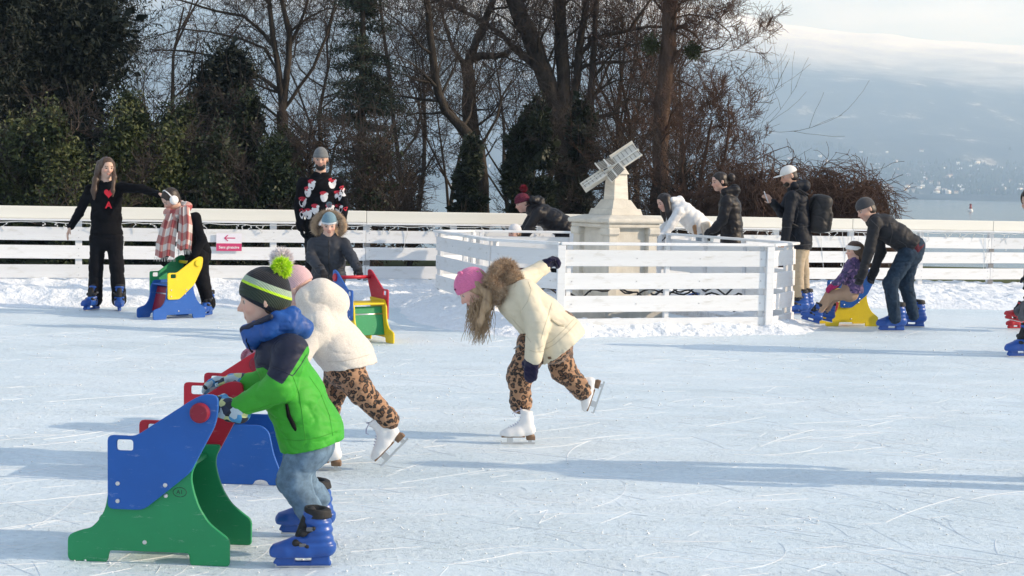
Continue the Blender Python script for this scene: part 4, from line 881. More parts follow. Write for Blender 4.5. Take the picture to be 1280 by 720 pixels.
def skating_aid(label, loc, head, up_r, up_l, lo_r, lo_l, seat, panel_, capm, kind=1, half=.165, scale=1.0):
    """right side is local -y; the aid drives towards local +x"""
    root = empty('skating_aid', loc, label, 'skating aid', 'plastic skating aids on the ice', head); root.scale = (scale,) * 3
    for s_, um, lm in ((-1, up_r, lo_r), (1, up_l, lo_l)):
        me = (lower_me if kind == 1 else lower2_me).copy(); me.materials.append(lm); lo = mk('lower_plate', me, root); lo.location = (0, s_ * half, 0)
        me = upper_me.copy(); me.materials.append(um); up = mk('upper_plate', me, root); up.location = (0, s_ * (half + PL_TH + .001), 0)
        for (x, y), par in (((302, 488), up), ((302, 532), up), ((422, 488), up), ((367, 636), lo), ((420, 517), lo)):
            if kind == 2 and par is lo: continue
            q = zc([(x, y)])[0]; o = mk('bolt', bolt_me, par); o.location = (q[0], s_ * (PL_TH / 2), q[1]); o.rotation_euler = (0, 0, 0 if s_ < 0 else math.pi)
        q = zc([(509, 305)])[0]; cm = cap_me.copy(); cm.materials.append(capm); o = mk('handle_cap', cm, up); o.location = (q[0], s_ * PL_TH / 2, q[1]); o.rotation_euler = (0, 0, 0 if s_ < 0 else math.pi)
    q = zc([(509, 305)])[0]; MB().tube([(q[0], -half, q[1]), (q[0], half, q[1])], .017, 14).build('handle_bar', capm, root, True)
    w = 2 * half - PL_TH - .004
    MB().box((.0, 0, .36), (.27, w, .018), bev=.003).build('seat', seat, root)
    MB().box((.10, 0, .20), (.016, w, .27), Matrix.Rotation(rad(-14), 3, 'Y'), bev=.003).build('front_panel', panel_, root)
    q = zc([(320, 520)])[0]; MB().tube([(q[0], -half, q[1]), (q[0], half, q[1])], .012, 10).build('cross_bar', steel, root, True)
    return root
a1 = gp(188, 705.5); aid1 = skating_aid('near skating aid with blue upper plate on green base pushed by boy in green', (a1.x, a1.y + .182, 0), rad(180 - 4), PR, PB, PG, PG, PG, PG, PDR)
# heading is towards -x, so the near side (towards the camera) is local +y
ring_ = MB(); q = zc([(455, 507)])[0]
pts = [(q[0] + .026 * math.cos(a * .3142), 0, q[1] + .018 * math.sin(a * .3142)) for a in range(21)]
o = MB().tube(pts, .0011, 4, False).build('marking_ring', inkm, aid1); o.location = (0, .165 + PL_TH / 2 + .0004, 0)
o = text_obj('marking', 'A1', .022, inkm, aid1, (q[0], .165 + PL_TH / 2 + .0006, q[1]), (rad(90), 0, rad(180)), .0004)
a2 = gp(271, 605); aid2 = skating_aid('skating aid with red upper plate and blue base behind the boy in green', (a2.x, a2.y + .18, 0), rad(180 - 3), PR, PR, PB, PB, PB, PB, PDR, 2)
a3 = at(212, 399, 15.2); a3 = gp(211, 398); aid3 = skating_aid('skating aid with yellow and green upper plates held by the scarf wearer', (a3.x, a3.y + .1, 0), rad(180 + 44), PG, PY, PB, PB, PB, PDR, PY, 1)
a4 = gp(452, 428); aid4 = skating_aid('skating aid with red and blue upper plates on yellow base held by the hooded boy', (a4.x, a4.y + .1, 0), rad(-58), PB, PR, PY, PY, PY, PG, PR, 1)
a5 = gp(1061, 408); aid5 = skating_aid('skating aid with blue upper plates on yellow base carrying the seated child', (a5.x, a5.y + .18, 0), rad(180 + 12), PB, PB, PY, PY, PY, PR, PB, 1)
lb = matn('white_sticker', (.75, .77, .8), .5, .05, 8, 40, 0)
o = MB().box((0, 0, 0), (.17, .002, .035), Matrix.Rotation(rad(28), 3, 'Y')).build('sticker', lb, aid5); o.location = (.06, .165 + PL_TH * 1.5 + .003, .375)

# ------------------------------------------------------------------ skates: prototypes, toe towards +x, standing on z = 0, made for a foot 0.30 m long
def proto_rental():
    s = SD(); s.chain([(-.085, 0, .105), (.02, 0, .10), (.12, 0, .088), (.165, 0, .083)], [.05, .054, .05, .042], .03); s.chain([(-.05, 0, .13), (-.045, 0, .20), (-.03, 0, .275)], [.06, .062, .066], .03, (0, 1, 0), .92)
    s.rc((.0, 0, .155), (.06, 0, .115), .05, .045, .03); s.plane((0, 0, .058), (0, 0, -1)); s.plane((-.03, 0, .29), (-.12, 0, 1)); s.el((-.03, 0, .31), (.05, .048, .06), None, .0, '-')
    shell = s.mesh('shell', .006, lambda P: .003 * np.sin(P[:, 2] * 150) * (P[:, 2] > .12))
    s = SD(); s.bx((-.055, 0, .045), (.042, .016, .022), None, .004); s.bx((.115, 0, .045), (.035, .016, .022), None, .004); s.bx((.03, 0, .022), (.135, .011, .008), None, .004); s.rc((.16, 0, .05), (.178, 0, .026), .012, .008, .01)
    hold = s.mesh('holder', .005)
    blade = MB().box((.03, 0, .0095), (.29, .0042, .019)); bl = bpy.data.meshes.new('blade'); bl.from_pydata(blade.V, [], blade.F)
    s = SD(); s.rc((-.05, 0, .25), (-.035, 0, .30), .064, .067, .02); s.plane((0, 0, .262), (0, 0, -1)); s.plane((-.03, 0, .312), (-.12, 0, 1)); s.el((-.03, 0, .33), (.046, .046, .06), None, .01, '-'); liner = s.mesh('liner', .006)
    s = SD()   # two straps and tongue
    s.rc((.035, -.045, .19), (.035, .045, .19), .022, .022, .01); s.rc((.0, 0, .29), (.045, 0, .165), .03, .032, .01); s.rc((.07, -.04, .135), (.07, .04, .135), .02, .02, .01)
    s.rc((-.02, -.058, .215), (.03, -.045, .19), .012, .014, .01); s.rc((-.02, .058, .215), (.03, .045, .19), .012, .014, .01); s.rc((.01, -.055, .12), (.065, -.04, .135), .011, .013, .01); s.rc((.01, .055, .12), (.065, .04, .135), .011, .013, .01)
    strap = s.mesh('strap', .006)
    bus = []
    for yy in (-1, 1):
        for c_, z_ in (((.0, yy * .062, .212), .02), ((.035, yy * .056, .128), .018)):
            bk_ = MB().box(c_, (.035, .012, z_), bev=.003); bu = bpy.data.meshes.new('buckle'); bu.from_pydata(bk_.V, [], bk_.F); bus.append(('buckle', bu, 3))
    return [('shell', shell, 0), ('blade_holder', hold, 0), ('blade', bl, 1), ('liner', liner, 2), ('strap', strap, 2)] + bus
def proto_figure():
    s = SD(); s.chain([(-.07, 0, .115), (.03, 0, .10), (.11, 0, .088), (.155, 0, .085)], [.043, .046, .044, .034], .03); s.chain([(-.05, 0, .14), (-.04, 0, .20), (-.035, 0, .27)], [.05, .049, .053], .03, (0, 1, 0), .85)
    s.rc((.0, 0, .16), (.07, 0, .11), .04, .038, .03); s.plane((0, 0, .068), (0, 0, -1)); s.plane((-.03, 0, .285), (-.15, 0, 1)); s.el((-.035, 0, .30), (.035, .032, .04), None, 0, '-')
    boot_ = s.mesh('boot', .006)
    s = SD(); s.bx((.075, 0, .066), (.095, .032, .003), None, .004); s.rc((-.07, 0, .064), (-.07, 0, .06), .038, .034, .005, (0, 1, 0), .85); s.bx((-.075, 0, .05), (.03, .022, .014), None, .006, .01); s.plane((0, 0, .036), (0, 0, -1)); sole = s.mesh('sole', .005)
    m = MB(); m.box((.03, 0, .008), (.285, .0042, .016)); m.box((.10, 0, .038), (.05, .0046, .05)); m.box((.10, 0, .0615), (.085, .035, .003)); m.box((-.07, 0, .026), (.03, .0046, .024)); m.box((-.07, 0, .0372), (.06, .035, .003)); m.box((.172, 0, .017), (.012, .005, .022))
    bl = bpy.data.meshes.new('blade'); bl.from_pydata(m.V, [], m.F)
    m = MB()
    for k in range(9):
        t_ = k / 8; x = .098 - .095 * min(1, t_ * 1.5) - .0 * t_; z = .127 + (.062 * min(1, t_ * 1.5)) + max(0, t_ - .667) * .30; w = .026; zz = z + .012
        m.tube([(x - .006, -w, zz - .018), (x + .012, -w * .5, zz - .002), (x + .016, 0, zz + .004), (x + .012, w * .5, zz - .002), (x - .006, w, zz - .018)], .0032, 5)
    m.tube([(.015, 0, .285), (.05, .02, .275), (.07, .035, .255), (.06, .04, .235)], .003, 5); m.tube([(.015, 0, .285), (.055, -.02, .27), (.08, -.03, .25)], .003, 5)
    la = bpy.data.meshes.new('laces'); la.from_pydata(m.V, [], m.F)
    return [('boot', boot_, 4), ('sole', sole, 5), ('blade', bl, 1), ('laces', la, 6)]
PRENT = proto_rental(); PFIG = proto_figure()
BM = [matn('skate_blue_plastic', (.012, .075, .34), .35, .12, 8, 50, .1, .002, spec=.5), steel, matn('skate_black_liner', (.014, .014, .016), .7, .2, 20, 80, .2), matn('skate_grey_buckle', (.12, .13, .15), .4, .1, 9, 50, 0),
      matn('skate_white_leather', (.80, .79, .78), .45, .04, 9, 70, .15, .002, spec=.5), matn('skate_brown_heel', (.20, .12, .07), .5, .2, 12, 60, .1), matn('lilac_laces', (.42, .42, .55), .8, .1, 30, 80, 0), matn('skate_red_plastic', (.48, .02, .03), .35, .12, 8, 50, .1, .002, spec=.5)]
def skate(parent, org, kind, pos, toe, up, length, lift=0.0):
    """pos: world point under the ankle at blade level"""
    x = Vector(nrm(toe)); z = Vector(up); z = (z - x * z.dot(x)).normalized(); y = z.cross(x); s = length / .30; pos = np.array(pos, float) + np.array(x) * (.02 if kind == 'figure' else .036) * s
    Mx = Matrix(((x.x * s, y.x * s, z.x * s, pos[0] - org[0]), (x.y * s, y.y * s, z.y * s, pos[1] - org[1]), (x.z * s, y.z * s, z.z * s, pos[2] - org[2]), (0, 0, 0, 1)))
    pr = PFIG if kind == 'figure' else PRENT; base = None
    for nm, me, mi_ in pr:
        if kind == 'red' and mi_ == 0: mi_ = 7
        key = '%s_%d' % (me.name, mi_); m2 = bpy.data.meshes.get('sk_' + key)
        if m2 is None: m2 = me.copy(); m2.name = 'sk_' + key; m2.materials.clear(); m2.materials.append(BM[mi_])
        if base is None: base = mk('skate', m2, parent); base.matrix_local = Mx
        else: mk(nm, m2, base)
    return base
# ------------------------------------------------------------------ people
A3 = lambda v: np.array(v, float)
def hand_prims(sd, w, d, n, th, L, curl=.6, fat=1.0, k=.006, mitten=False):
    """palm and five fingers: w wrist, d direction of the fingers, n palm side, th thumb side"""
    w = A3(w); d = nrm(d); n = nrm(A3(n) - d * np.dot(n, d)); th = nrm(A3(th) - d * np.dot(th, d) - n * np.dot(th, n)); r = .052 * L * fat
    for o_ in (-.15, -.05, .05, .15): sd.rc(w + d * .04 * L + th * o_ * L * .8, w + d * .46 * L + th * o_ * L * 1.05, r * 1.55, r * 1.5, .012)
    for o_, ln in ((.165, .40), (.055, .46), (-.055, .42), (-.16, .33)):
        b = w + d * .47 * L + th * o_ * L; c1 = curl; c2 = curl * 2.0; c3 = curl * 2.7
        d1 = d * math.cos(c1) + n * math.sin(c1); d2 = d * math.cos(c2) + n * math.sin(c2); d3 = d * math.cos(c3) + n * math.sin(c3)
        p1 = b + d1 * ln * .42 * L; p2 = p1 + d2 * ln * .33 * L; p3 = p2 + d3 * ln * .25 * L
        sd.rc(b, p1, r * 1.08, r, k); sd.rc(p1, p2, r, r * .92, k); sd.rc(p2, p3, r * .92, r * .8, k)
    b = w + d * .12 * L + th * .19 * L; p1 = b + (d * .62 + th * .55 + n * .35) * .24 * L; p2 = p1 + (d * .8 + th * .05 + n * .6) * .2 * L
    sd.rc(w + d * .1 * L, b, r * 1.5, r * 1.35, .012); sd.rc(b, p1, r * 1.3, r * 1.12, k); sd.rc(p1, p2, r * 1.1, r * .85, k)
SKIN = colmat('skin_material', .5, .12, .35)
def tubes_obj(name, polys, mat, parent, sides=3):
    V = []; F = []; o = 0
    for q, rs in polys:
        v, f = tube_np(q, rs, sides, False); V.append(v); F.append(np.array(f) + o); o += len(v)
    return mk(name, pmesh(name, np.concatenate(V), np.concatenate(F), True), parent, mat)
def fur_obj(name, C, N, n, length, width, mat, parent, seed=0, spread=.5, droop=.2):
    """thin hairs from points C along normals N"""
    g = np.random.default_rng(seed); k = g.integers(0, len(C), n); d = N[k] + g.normal(size=(n, 3)) * spread; d[:, 2] -= droop; d /= np.linalg.norm(d, axis=1)[:, None]
    s = np.cross(d, g.normal(size=(n, 3))); s /= np.linalg.norm(s, axis=1)[:, None]; P = C[k] - d * length * .15; L = length * (.55 + .7 * g.random(n))
    bend = g.normal(size=(n, 3)) * .25
    m_ = P + d * (L * .55)[:, None]; e = m_ + (d + bend) * (L * .45)[:, None]
    V = np.stack([P - s * width, P + s * width, m_ + s * width * .7, m_ - s * width * .7, e], 1).reshape(-1, 3); i = np.arange(n)[:, None] * 5
    F = np.concatenate([i + np.array([[0, 1, 2]]), i + np.array([[0, 2, 3]]), i + np.array([[3, 2, 4]])]); return mk(name, pmesh(name, V, F), parent, mat)
class Person:
    def __init__(s, label, Y0, base, group=None):
        s.Y0 = Y0; g = at(base[0], base[1], Y0); s.o = np.array((g.x, Y0, 0.0)); s.root = empty('person', s.o, label, 'person', group); s.n = 0
    def J(s, px, py, dz=0.0): p = at(px, py, s.Y0 + dz); return np.array((p.x, p.y, p.z))
    def pts(s, L): return [s.J(*q[:3]) for q in L], [q[3] for q in L]
    def add(s, name, sd, mat, vs=.009, disp=None, dmask=.03):
        me = sd.mesh(name, vs, disp, s.o, dmask); return mk(name, me, s.root, mat)
    # -- head frame
    def head(s, c, h, fwd, up=(0, 0, 1)): s.hc = s.J(*c); s.hh = h; s.R = frame(fwd, up); return s
    def H(s, x, y, z): return s.hc + s.R @ (A3((x, y, z)) * s.hh)
    def Hl(s, V): return (V + s.o - s.hc) @ s.R / s.hh
    def body(s, torso, arms, legs, hands=(), lat=(1, 0, 0), st=1.3, skin=(.62, .40, .30), hair=(.06, .04, .03), vs=.009, feet=()):
        sd = SD(); h = s.hh; R = s.R; r3 = lambda x, y, z: A3((x, y, z)) * h
        sd.el(s.H(0, -.05, .14), r3(.33, .42, .355), R, 0); sd.el(s.H(0, .08, -.17), r3(.265, .29, .33), R, .1 * h); sd.el(s.H(0, .22, -.41), r3(.10, .10, .075), R, .09 * h)
        sd.el(s.H(0, .16, -.02), r3(.27, .21, .22), R, .08 * h); sd.rc(s.H(-.15, .31, .085), s.H(.15, .31, .085), .045 * h, .045 * h, .05 * h)
        for sx_ in (-1, 1):
            sd.el(s.H(sx_ * .17, .25, -.13), r3(.10, .09, .09), R, .07 * h); sd.el(s.H(sx_ * .135, .385, .005), r3(.075, .06, .05), R, .05 * h, '-')
            sd.el(s.H(sx_ * .34, -.05, -.03), r3(.035, .085, .125), R, .03 * h)
        sd.rc(s.H(0, .335, .04), s.H(0, .435, -.125), .032 * h, .05 * h, .035 * h); 
        for sx_ in (-1, 1): sd.el(s.H(sx_ * .048, .385, -.14), r3(.04, .05, .035), R, .03 * h)
        sd.rc(s.H(-.07, .335, -.245), s.H(.07, .335, -.245), .028 * h, .028 * h, .03 * h); sd.rc(s.H(-.055, .335, -.295), s.H(.055, .335, -.295), .03 * h, .03 * h, .03 * h)
        sd.rc(s.H(-.07, .385, -.27), s.H(.07, .385, -.27), .007 * h, .007 * h, .01 * h, op='-')
        tp, tr = s.pts(torso); nk = tp[0]
        sd.rc(s.H(0, -.10, -.22), nk, .23 * h, .25 * h, .05 * h)
        sd.chain(tp[:-1], [q * f_ for q, f_ in zip(tr, (.72, .72, .70, .60))], .05, lat, st)
        for a in arms:
            p, r = s.pts(a); sd.rc(tp[0] * .3 + tp[1] * .7, p[0], r[0] * .6, r[0] * .6, .03); sd.chain(p, [q * .6 for q in r], .02)
        for i, a in enumerate(legs):
            p, r = s.pts(a); sd.rc(tp[-2], p[0], r[0] * .66, r[0] * .66, .02); sd.chain(p, [q * .68 for q in r], .02)
        for hd in hands:
            if hd.get('glove') is None: hand_prims(sd, s.J(*hd['w']), s.J(*hd['t']) - s.J(*hd['w']), hd['n'], hd['th'], hd['L'], hd.get('curl', .35))
        me = sd.mesh('body', vs, None, s.o); V = verts(me); q = s.Hl(V); C = np.tile(np.array(skin), (len(V), 1)); x, y, z = q[:, 0], q[:, 1], q[:, 2]; ax_ = np.abs(x)
        def mixc(mask, col, a): 
            C[:] = C * (1 - (mask * a)[:, None]) + np.array(col) * (mask * a)[:, None]
        front = (y > .15) & (np.abs(z) < .6); bl = np.exp(-((ax_ - .19) ** 2 + (z + .13) ** 2) / .012) * front; mixc(bl, (skin[0] * 1.0, skin[1] * .68, skin[2] * .66), .6)
        ns = np.exp(-(x ** 2 + (z + .12) ** 2) / .006) * (y > .35); mixc(ns, (skin[0], skin[1] * .72, skin[2] * .7), .5)
        mixc(((ax_ < .095 - .5 * np.abs(z + .27)) & (np.abs(z + .27) < .05) & (y > .27)).astype(float), (skin[0] * .72, skin[1] * .42, skin[2] * .45), .8)
        mixc(((ax_ > .05) & (ax_ < .22) & (np.abs(z - .098 + .25 * (ax_ - .13) ** 2 * 4) < .022) & (y > .18)).astype(float), hair, .75)
        mixc(((np.abs(ax_ - .135) < .07) & (np.abs(z) < .03) & (y > .2)).astype(float), (.05, .035, .03), .35)
        cattr(me, 'Col', C); b = mk('body', me, s.root, SKIN); b['label'] = 'skin of face, neck and hands'
        # eyes
        for sx_ in (-1, 1):
            c = s.H(sx_ * .135, .285, .0) - s.o; me2 = bpy.data.meshes.new('eye'); bm = bmesh.new(); bmesh.ops.create_uvsphere(bm, u_segments=16, v_segments=12, radius=.062 * h); bm.to_mesh(me2); bm.free()
            V = verts(me2); d = V @ s.R / (.062 * h); cc = np.where((d[:, 1] > .86)[:, None], np.array((.02, .018, .015)), np.where((d[:, 1] > .72)[:, None], np.array((.10, .07, .05)), np.array((.72, .70, .68)))); cattr(me2, 'Col', cc); me2.polygons.foreach_set('use_smooth', np.ones(len(me2.polygons), dtype=bool))
            o = mk('eye', me2, b, EYE); o.location = c
        s.bodyo = b; return b
    def top(s, torso, arms, mat, name='jacket', lat=(1, 0, 0), st=1.3, vs=.008, amp=.006, wl=.075, hem=None, seed=0, quilt=None, k=.035, attr=None, extra=None, fine=.35, shoulder=1.0):
        sd = SD(); tp, tr = s.pts(torso); sd.chain(tp, tr, k, lat, st)
        for a in arms:
            p, r = s.pts(a); sd.rc(tp[0] * .35 + tp[1] * .65, p[0], r[0] * 1.05 * shoulder, r[0], k); sd.chain(p, r, .02); dn = nrm(p[-1] - p[-2])
            sd.rc(p[-1] - dn * .025, p[-1] - dn * .002, r[-1] * 1.02, r[-1] * 1.04, .004)
        if extra: extra(sd)
        if hem is not None: sd.plane(s.J(*hem[0]), hem[1])
        ff = folds(amp, wl, seed, fine=fine); o3 = s.o
        if quilt:
            c, ax, w_, qa = s.J(*quilt[0]), nrm(quilt[1]), quilt[2], quilt[3]
            disp = lambda P: ff(P) - qa * (np.abs(np.sin(np.pi * ((P - c) @ ax + .01 * vnoise(P * 9, 3)) / w_)) ** .6 - .6)
        else: disp = ff
        o = s.add(name, sd, mat, vs, disp)
        if attr is not None: fattr(o.data, 'v', attr(verts(o.data) + o3))
        return o
    def pants(s, hip, legs, mat, name='trousers', lat=(1, 0, 0), st=1.3, vs=.009, amp=.006, wl=.08, seed=5, cuff=0.0, cut=None):
        sd = SD(); hp, hr = s.pts(hip); sd.chain(hp, hr, .03, lat, st)
        for a in legs:
            p, r = s.pts(a); sd.rc(hp[-1], p[0], r[0], r[0], .03); sd.chain(p, r, .03)
            if cuff: dn = nrm(p[-1] - p[-2]); sd.rc(p[-1] - dn * .015, p[-1], r[-1] + cuff, r[-1] + cuff, .01)
        if cut is not None: sd.plane(s.J(*cut[0]), cut[1])
        return s.add(name, sd, mat, vs, folds(amp, wl, seed))
    def gloves(s, hands, fat=1.25, vs=.005):
        for hd in hands:
            if hd.get('glove') is None: continue
            sd = SD(); w = s.J(*hd['w']); d = s.J(*hd['t']) - w; hand_prims(sd, w, d, hd['n'], hd['th'], hd['L'], hd.get('curl', .6), hd.get('fat', fat), .012)
            u = nrm(d); sd.rc(w - u * .035, w + u * .01, .036 * hd['L'] / .15 * fat, .034 * hd['L'] / .15 * fat, .012); s.add('glove', sd, hd['glove'], vs, folds(.0015, .03, 3))
    def beanie(s, mat, z0=.10, tilt=.18, tall=.40, band=None, vs=.006, name='hat', fat=1.0, back=0.0):
        h = s.hh; sd = SD(); sd.el(s.H(0, -.05 - back, .15), A3((.365 * fat, .455 * fat, tall)) * h, s.R, 0); sd.el(s.H(0, -.055, -.03), A3((.372 * fat, .45 * fat, .36)) * h, s.R, .06 * h); n = s.R @ nrm((0, tilt, -1)); sd.plane(s.H(0, .0, z0), n)
        o = s.add(name, sd, mat, vs, folds(.0012, .05, 4)); fattr(o.data, 'v', np.clip(s.Hl(verts(o.data))[:, 2] - tilt * .75 * s.Hl(verts(o.data))[:, 1] + .15, 0, 1))
        if band is not None:
            sd = SD(); sd.el(s.H(0, -.05 - back, .13), A3((.385 * fat, .475 * fat, .42)) * h, s.R, 0); sd.plane(s.H(0, 0, z0 - .015), n); sd.plane(s.H(0, 0, z0 + .14), -n); mk('hat_band', sd.mesh('hat_band', vs, folds(.0015, .04, 5), s.o), o, band)
        return o
    def pom(s, c, r, mat, parent=None, n=1500, name='pompom', seed=1):
        g = np.random.default_rng(seed); d = g.normal(size=(900, 3)); d /= np.linalg.norm(d, axis=1)[:, None]; C = (c - s.o) + d * r * .62
        return fur_obj(name, C, d, n, r * .5, r * .045, mat, parent or s.root, seed, .35, .05)
    def haircap(s, mat, chains=(), vs=.007, face=.14, low=-.25, amp=.004, name='hair', fat=1.0, k=.03):
        """skull cap of hair minus the face, plus hanging locks"""
        h = s.hh; sd = SD(); sd.el(s.H(0, -.07, .13), A3((.365 * fat, .455 * fat, .40 * fat)) * h, s.R, 0); sd.el(s.H(0, -.16, -.1), A3((.34 * fat, .30, .30)) * h, s.R, .05 * h)
        sd.el(s.H(0, .34, -.06), A3((.29, .30, .36)) * h, s.R, .03 * h, '-')
        if len(chains):
            for sx_ in (-1, 1): sd.el(s.H(sx_ * .33, -.08, -.06), A3((.075, .17, .22)) * h, s.R, .03 * h)
        for L in chains: p, r = s.pts(L); sd.chain(p, r, k)
        st_ = s.R[:, 2]
        def dp(P): 
            q = (P - s.hc) @ s.R / .02; return amp * vnoise(q * A3((1, 1, .12)), 8) + amp * .6 * vnoise(q * A3((2.3, 2.3, .2)), 9)
        return s.add(name, sd, mat, vs, dp)
def seam(P, g, pts, mat, r=.0022, n=28, name='seam'):
    '''a stitched seam lying on garment g, following a line of picture points'''
    tt = np.linspace(0, 1, len(pts)); q = []; o3 = Vector((0, 0, CAMH)) - Vector(P.o); runs = [[]]
    for f in np.linspace(0, 1, n):
        d = ray(np.interp(f, tt, [a[0] for a in pts]), np.interp(f, tt, [a[1] for a in pts])).normalized(); ok, h, nn, _ = g.ray_cast(o3, d)
        if not ok or (runs[-1] and (h - runs[-1][-1]).length > .05): runs.append([])
        if ok: runs[-1].append(h + nn * r * .2)
    for k in [k for k in runs if len(k) > 2]: tubes_obj(name, [(k, [r * .4] + [r] * (len(k) - 2) + [r * .4])], mat, g, 5)
EYE = colmat('eye_material', .15, 0, .5, 0)
def hairmat(name, c): return matn(name, c, .45, .35, 40, 160, .5, .003, spec=.4, vscale=(1, 1, .15))
def skate_at(p, kind, px, py, toe, up, length, dz=0.0, z=None):
    g = p.J(px, py, dz) if z is None else None; return skate(p.root, p.o, kind, g, toe, up, length)
def gnd(px, py): g = gp(px, py); return np.array((g.x, g.y, 0.0))
# shared cloth
blackcloth = matn('black_cloth', (.007, .007, .0085), .9, .3, 12, 120, .3, .003, spec=.1, crease=.3)
blacktrou = matn('black_trousers', (.007, .007, .009), .85, .3, 10, 90, .25, .003, spec=.15, crease=.3)
navypuff = matn('navy_black_coat', (.007, .009, .015), .65, .3, 10, 90, .25, .003, spec=.25, crease=.4)
def leopard():
    m, t, b = nodes('leopard_print'); tcn = t.nodes.new('ShaderNodeTexCoord'); nz_ = noise_node(t, 22, 2); mxv = t.nodes.new('ShaderNodeMix'); mxv.data_type = 'VECTOR'; mxv.inputs['Factor'].default_value = .035
    lk(t, tcn.outputs['Object'], mxv.inputs['A']); lk(t, nz_.outputs['Color'], mxv.inputs['B']); v = t.nodes.new('ShaderNodeTexVoronoi'); v.inputs['Scale'].default_value = 42; lk(t, mxv.outputs['Result'], v.inputs['Vector'])
    r = ramp(t, v.outputs['Distance'], [(.0, (.13, .060, .028)), (.26, (.16, .075, .035)), (.33, (.012, .009, .008)), (.50, (.014, .010, .008)), (.58, (.36, .20, .11)), (1, (.40, .23, .13))]); lk(t, r.outputs['Color'], b.inputs['Base Color'])
    b.inputs['Roughness'].default_value = .8; b.inputs['Sheen Weight'].default_value = .15; n2__ = noise_node(t, 120, 3); bump(t, b, n2__.outputs['Fac'], .25, .003); return m
LEO = leopard()
def denim(name, c): return matn(name, c, .9, .4, 22, 260, .35, .002, spec=.15, crease=.5)

# ---- 1 boy in the green jacket, nearest
p = Person('boy in green and navy jacket and striped hat pushing the near skating aid', 5.62, (388, 705))
p.head((329, 374, 0), .220, (-1, -.14, -.14), (-.12, 0, 1))
L_ = (0, 1, 0)
TOR = [(347, 410, 0, .052), (350, 447, 0, .090), (368, 495, 0, .112), (388, 540, 0, .122), (393, 575, 0, .118)]
AR = [[(364, 440, -.135, .064), (350, 484, -.185, .060), (292, 513, -.17, .040)], [(360, 440, .125, .06), (334, 478, .16, .054), (298, 482, .165, .042)]]
LG = [[(384, 558, -.065, .076), (366, 600, -.075, .058), (392, 648, -.085, .05)], [(384, 556, .075, .076), (372, 598, .12, .057), (398, 622, .20, .05)]]
camog = nodes('camouflage_glove'); m_, t, b = camog; v = t.nodes.new('ShaderNodeTexVoronoi'); v.inputs['Scale'].default_value = 38; tcn = t.nodes.new('ShaderNodeTexCoord'); lk(t, tcn.outputs['Object'], v.inputs['Vector']); sv = t.nodes.new('ShaderNodeSeparateColor'); lk(t, v.outputs['Color'], sv.inputs[0]); r = ramp(t, sv.outputs[0], [(0, (.012, .016, .03)), (.25, (.05, .24, .48)), (.52, (.02, .03, .06)), (.66, (.42, .52, .58)), (.86, (.52, .56, .26))], 'CONSTANT'); lk(t, r.outputs['Color'], b.inputs['Base Color']); b.inputs['Roughness'].default_value = .7; CAMO = m_
HD = [dict(w=(288, 512, -.17), t=(256, 505, -.165), n=(0, .8, -.6), th=(-.3, .3, .9), L=.155, glove=CAMO, curl=.42, fat=1.5), dict(w=(295, 480, .165), t=(263, 478, .16), n=(0, -.5, -.8), th=(-.2, -.8, .5), L=.155, glove=CAMO, curl=.42, fat=1.45)]
ft = [p.J(372, 690, -.1), p.J(372, 660, .22)]
p.body(TOR, AR, LG, HD, L_, 1.3, (.66, .43, .34), (.10, .07, .05), .007, ft)
def yoke(V):
    # height over the seam line that runs across chest, sleeve and back
    k = FPX / p.Y0; c = p.J(640, 360, 0); px = 640 + (V[:, 0] - c[0]) * k; z0 = [p.J(x, y, 0)[2] for x, y in ((300, 462), (316, 460), (335, 455), (366, 470), (376, 455), (391, 428), (440, 424))]
    return np.clip(.5 + (V[:, 2] - np.interp(px, [300, 316, 335, 366, 376, 391, 440], z0)) * 4.0, 0, 1)
GJ = attrmat('green_navy_jacket', [(0, (.05, .38, .03)), (.5, (.014, .018, .042))], rough=.6, bscale=70, bstr=.3, spec=.3, var=.2)
gj = p.top(TOR, AR, GJ, 'jacket', L_, 1.3, .006, .0055, .07, ((388, 556, 0), (.21, 0, -.97)), 11, attr=yoke)
sd = SD(); sd.rc(p.J(362, 474, -.155), p.J(369, 486, -.155), .024, .016, .01); o_sp = None
# seams and trim
navycl = matn('navy_cloth', (.014, .018, .042), .6, .2, 14, 90, .3)
sdk = matn('green_stitch', (.035, .26, .02), .8, .1, 20, 80, 0)
seam(p, gj, [(316, 460), (335, 456), (350, 462), (366, 470), (376, 456), (391, 430)], navycl, .002)
seam(p, gj, [(366, 470), (374, 492), (378, 520), (382, 552)], sdk, .0013); seam(p, gj, [(352, 548), (370, 551), (395, 548), (424, 538)], sdk, .0013); seam(p, gj, [(340, 505), (320, 512), (300, 516)], sdk, .0013); seam(p, gj, [(386, 470), (400, 490), (412, 520), (416, 545)], sdk, .0013)
BJ = matn('royal_blue_hood', (.009, .07, .29), .5, .25, 14, 60, .35, .004, spec=.4)
sd = SD()
for s_ in (-1, 1):
    sd.chain([p.J(305, 412, s_ * .025), p.J(322, 405, s_ * .062), p.J(347, 396, s_ * .085), p.J(367, 391, s_ * .062), p.J(383, 408, s_ * .01)], [.013, .016, .019, .021, .020], .025); sd.chain([p.J(316, 424, s_ * .05), p.J(338, 414, s_ * .088), p.J(362, 407, s_ * .068), p.J(379, 413, 0)], [.024, .028, .030, .026], .035)
sd.rc(p.J(309, 414, -.03), p.J(309, 414, .03), .022, .022, .02); sd.rc(p.J(316, 426, -.03), p.J(316, 426, .03), .035, .035, .03)
sd.el(p.J(336, 394, 0), (.078, .078, .05), None, .02, '-')
p.add('hood', sd, BJ, .006, folds(.005, .05, 21))
sd = SD(); sd.rc(p.J(304, 412, -.035), p.J(338, 396, -.118), .012, .012, .01); sd.rc(p.J(304, 412, -.035), p.J(306, 413, .03), .012, .012, .01); p.add('collar_edge', sd, navycl, .005)
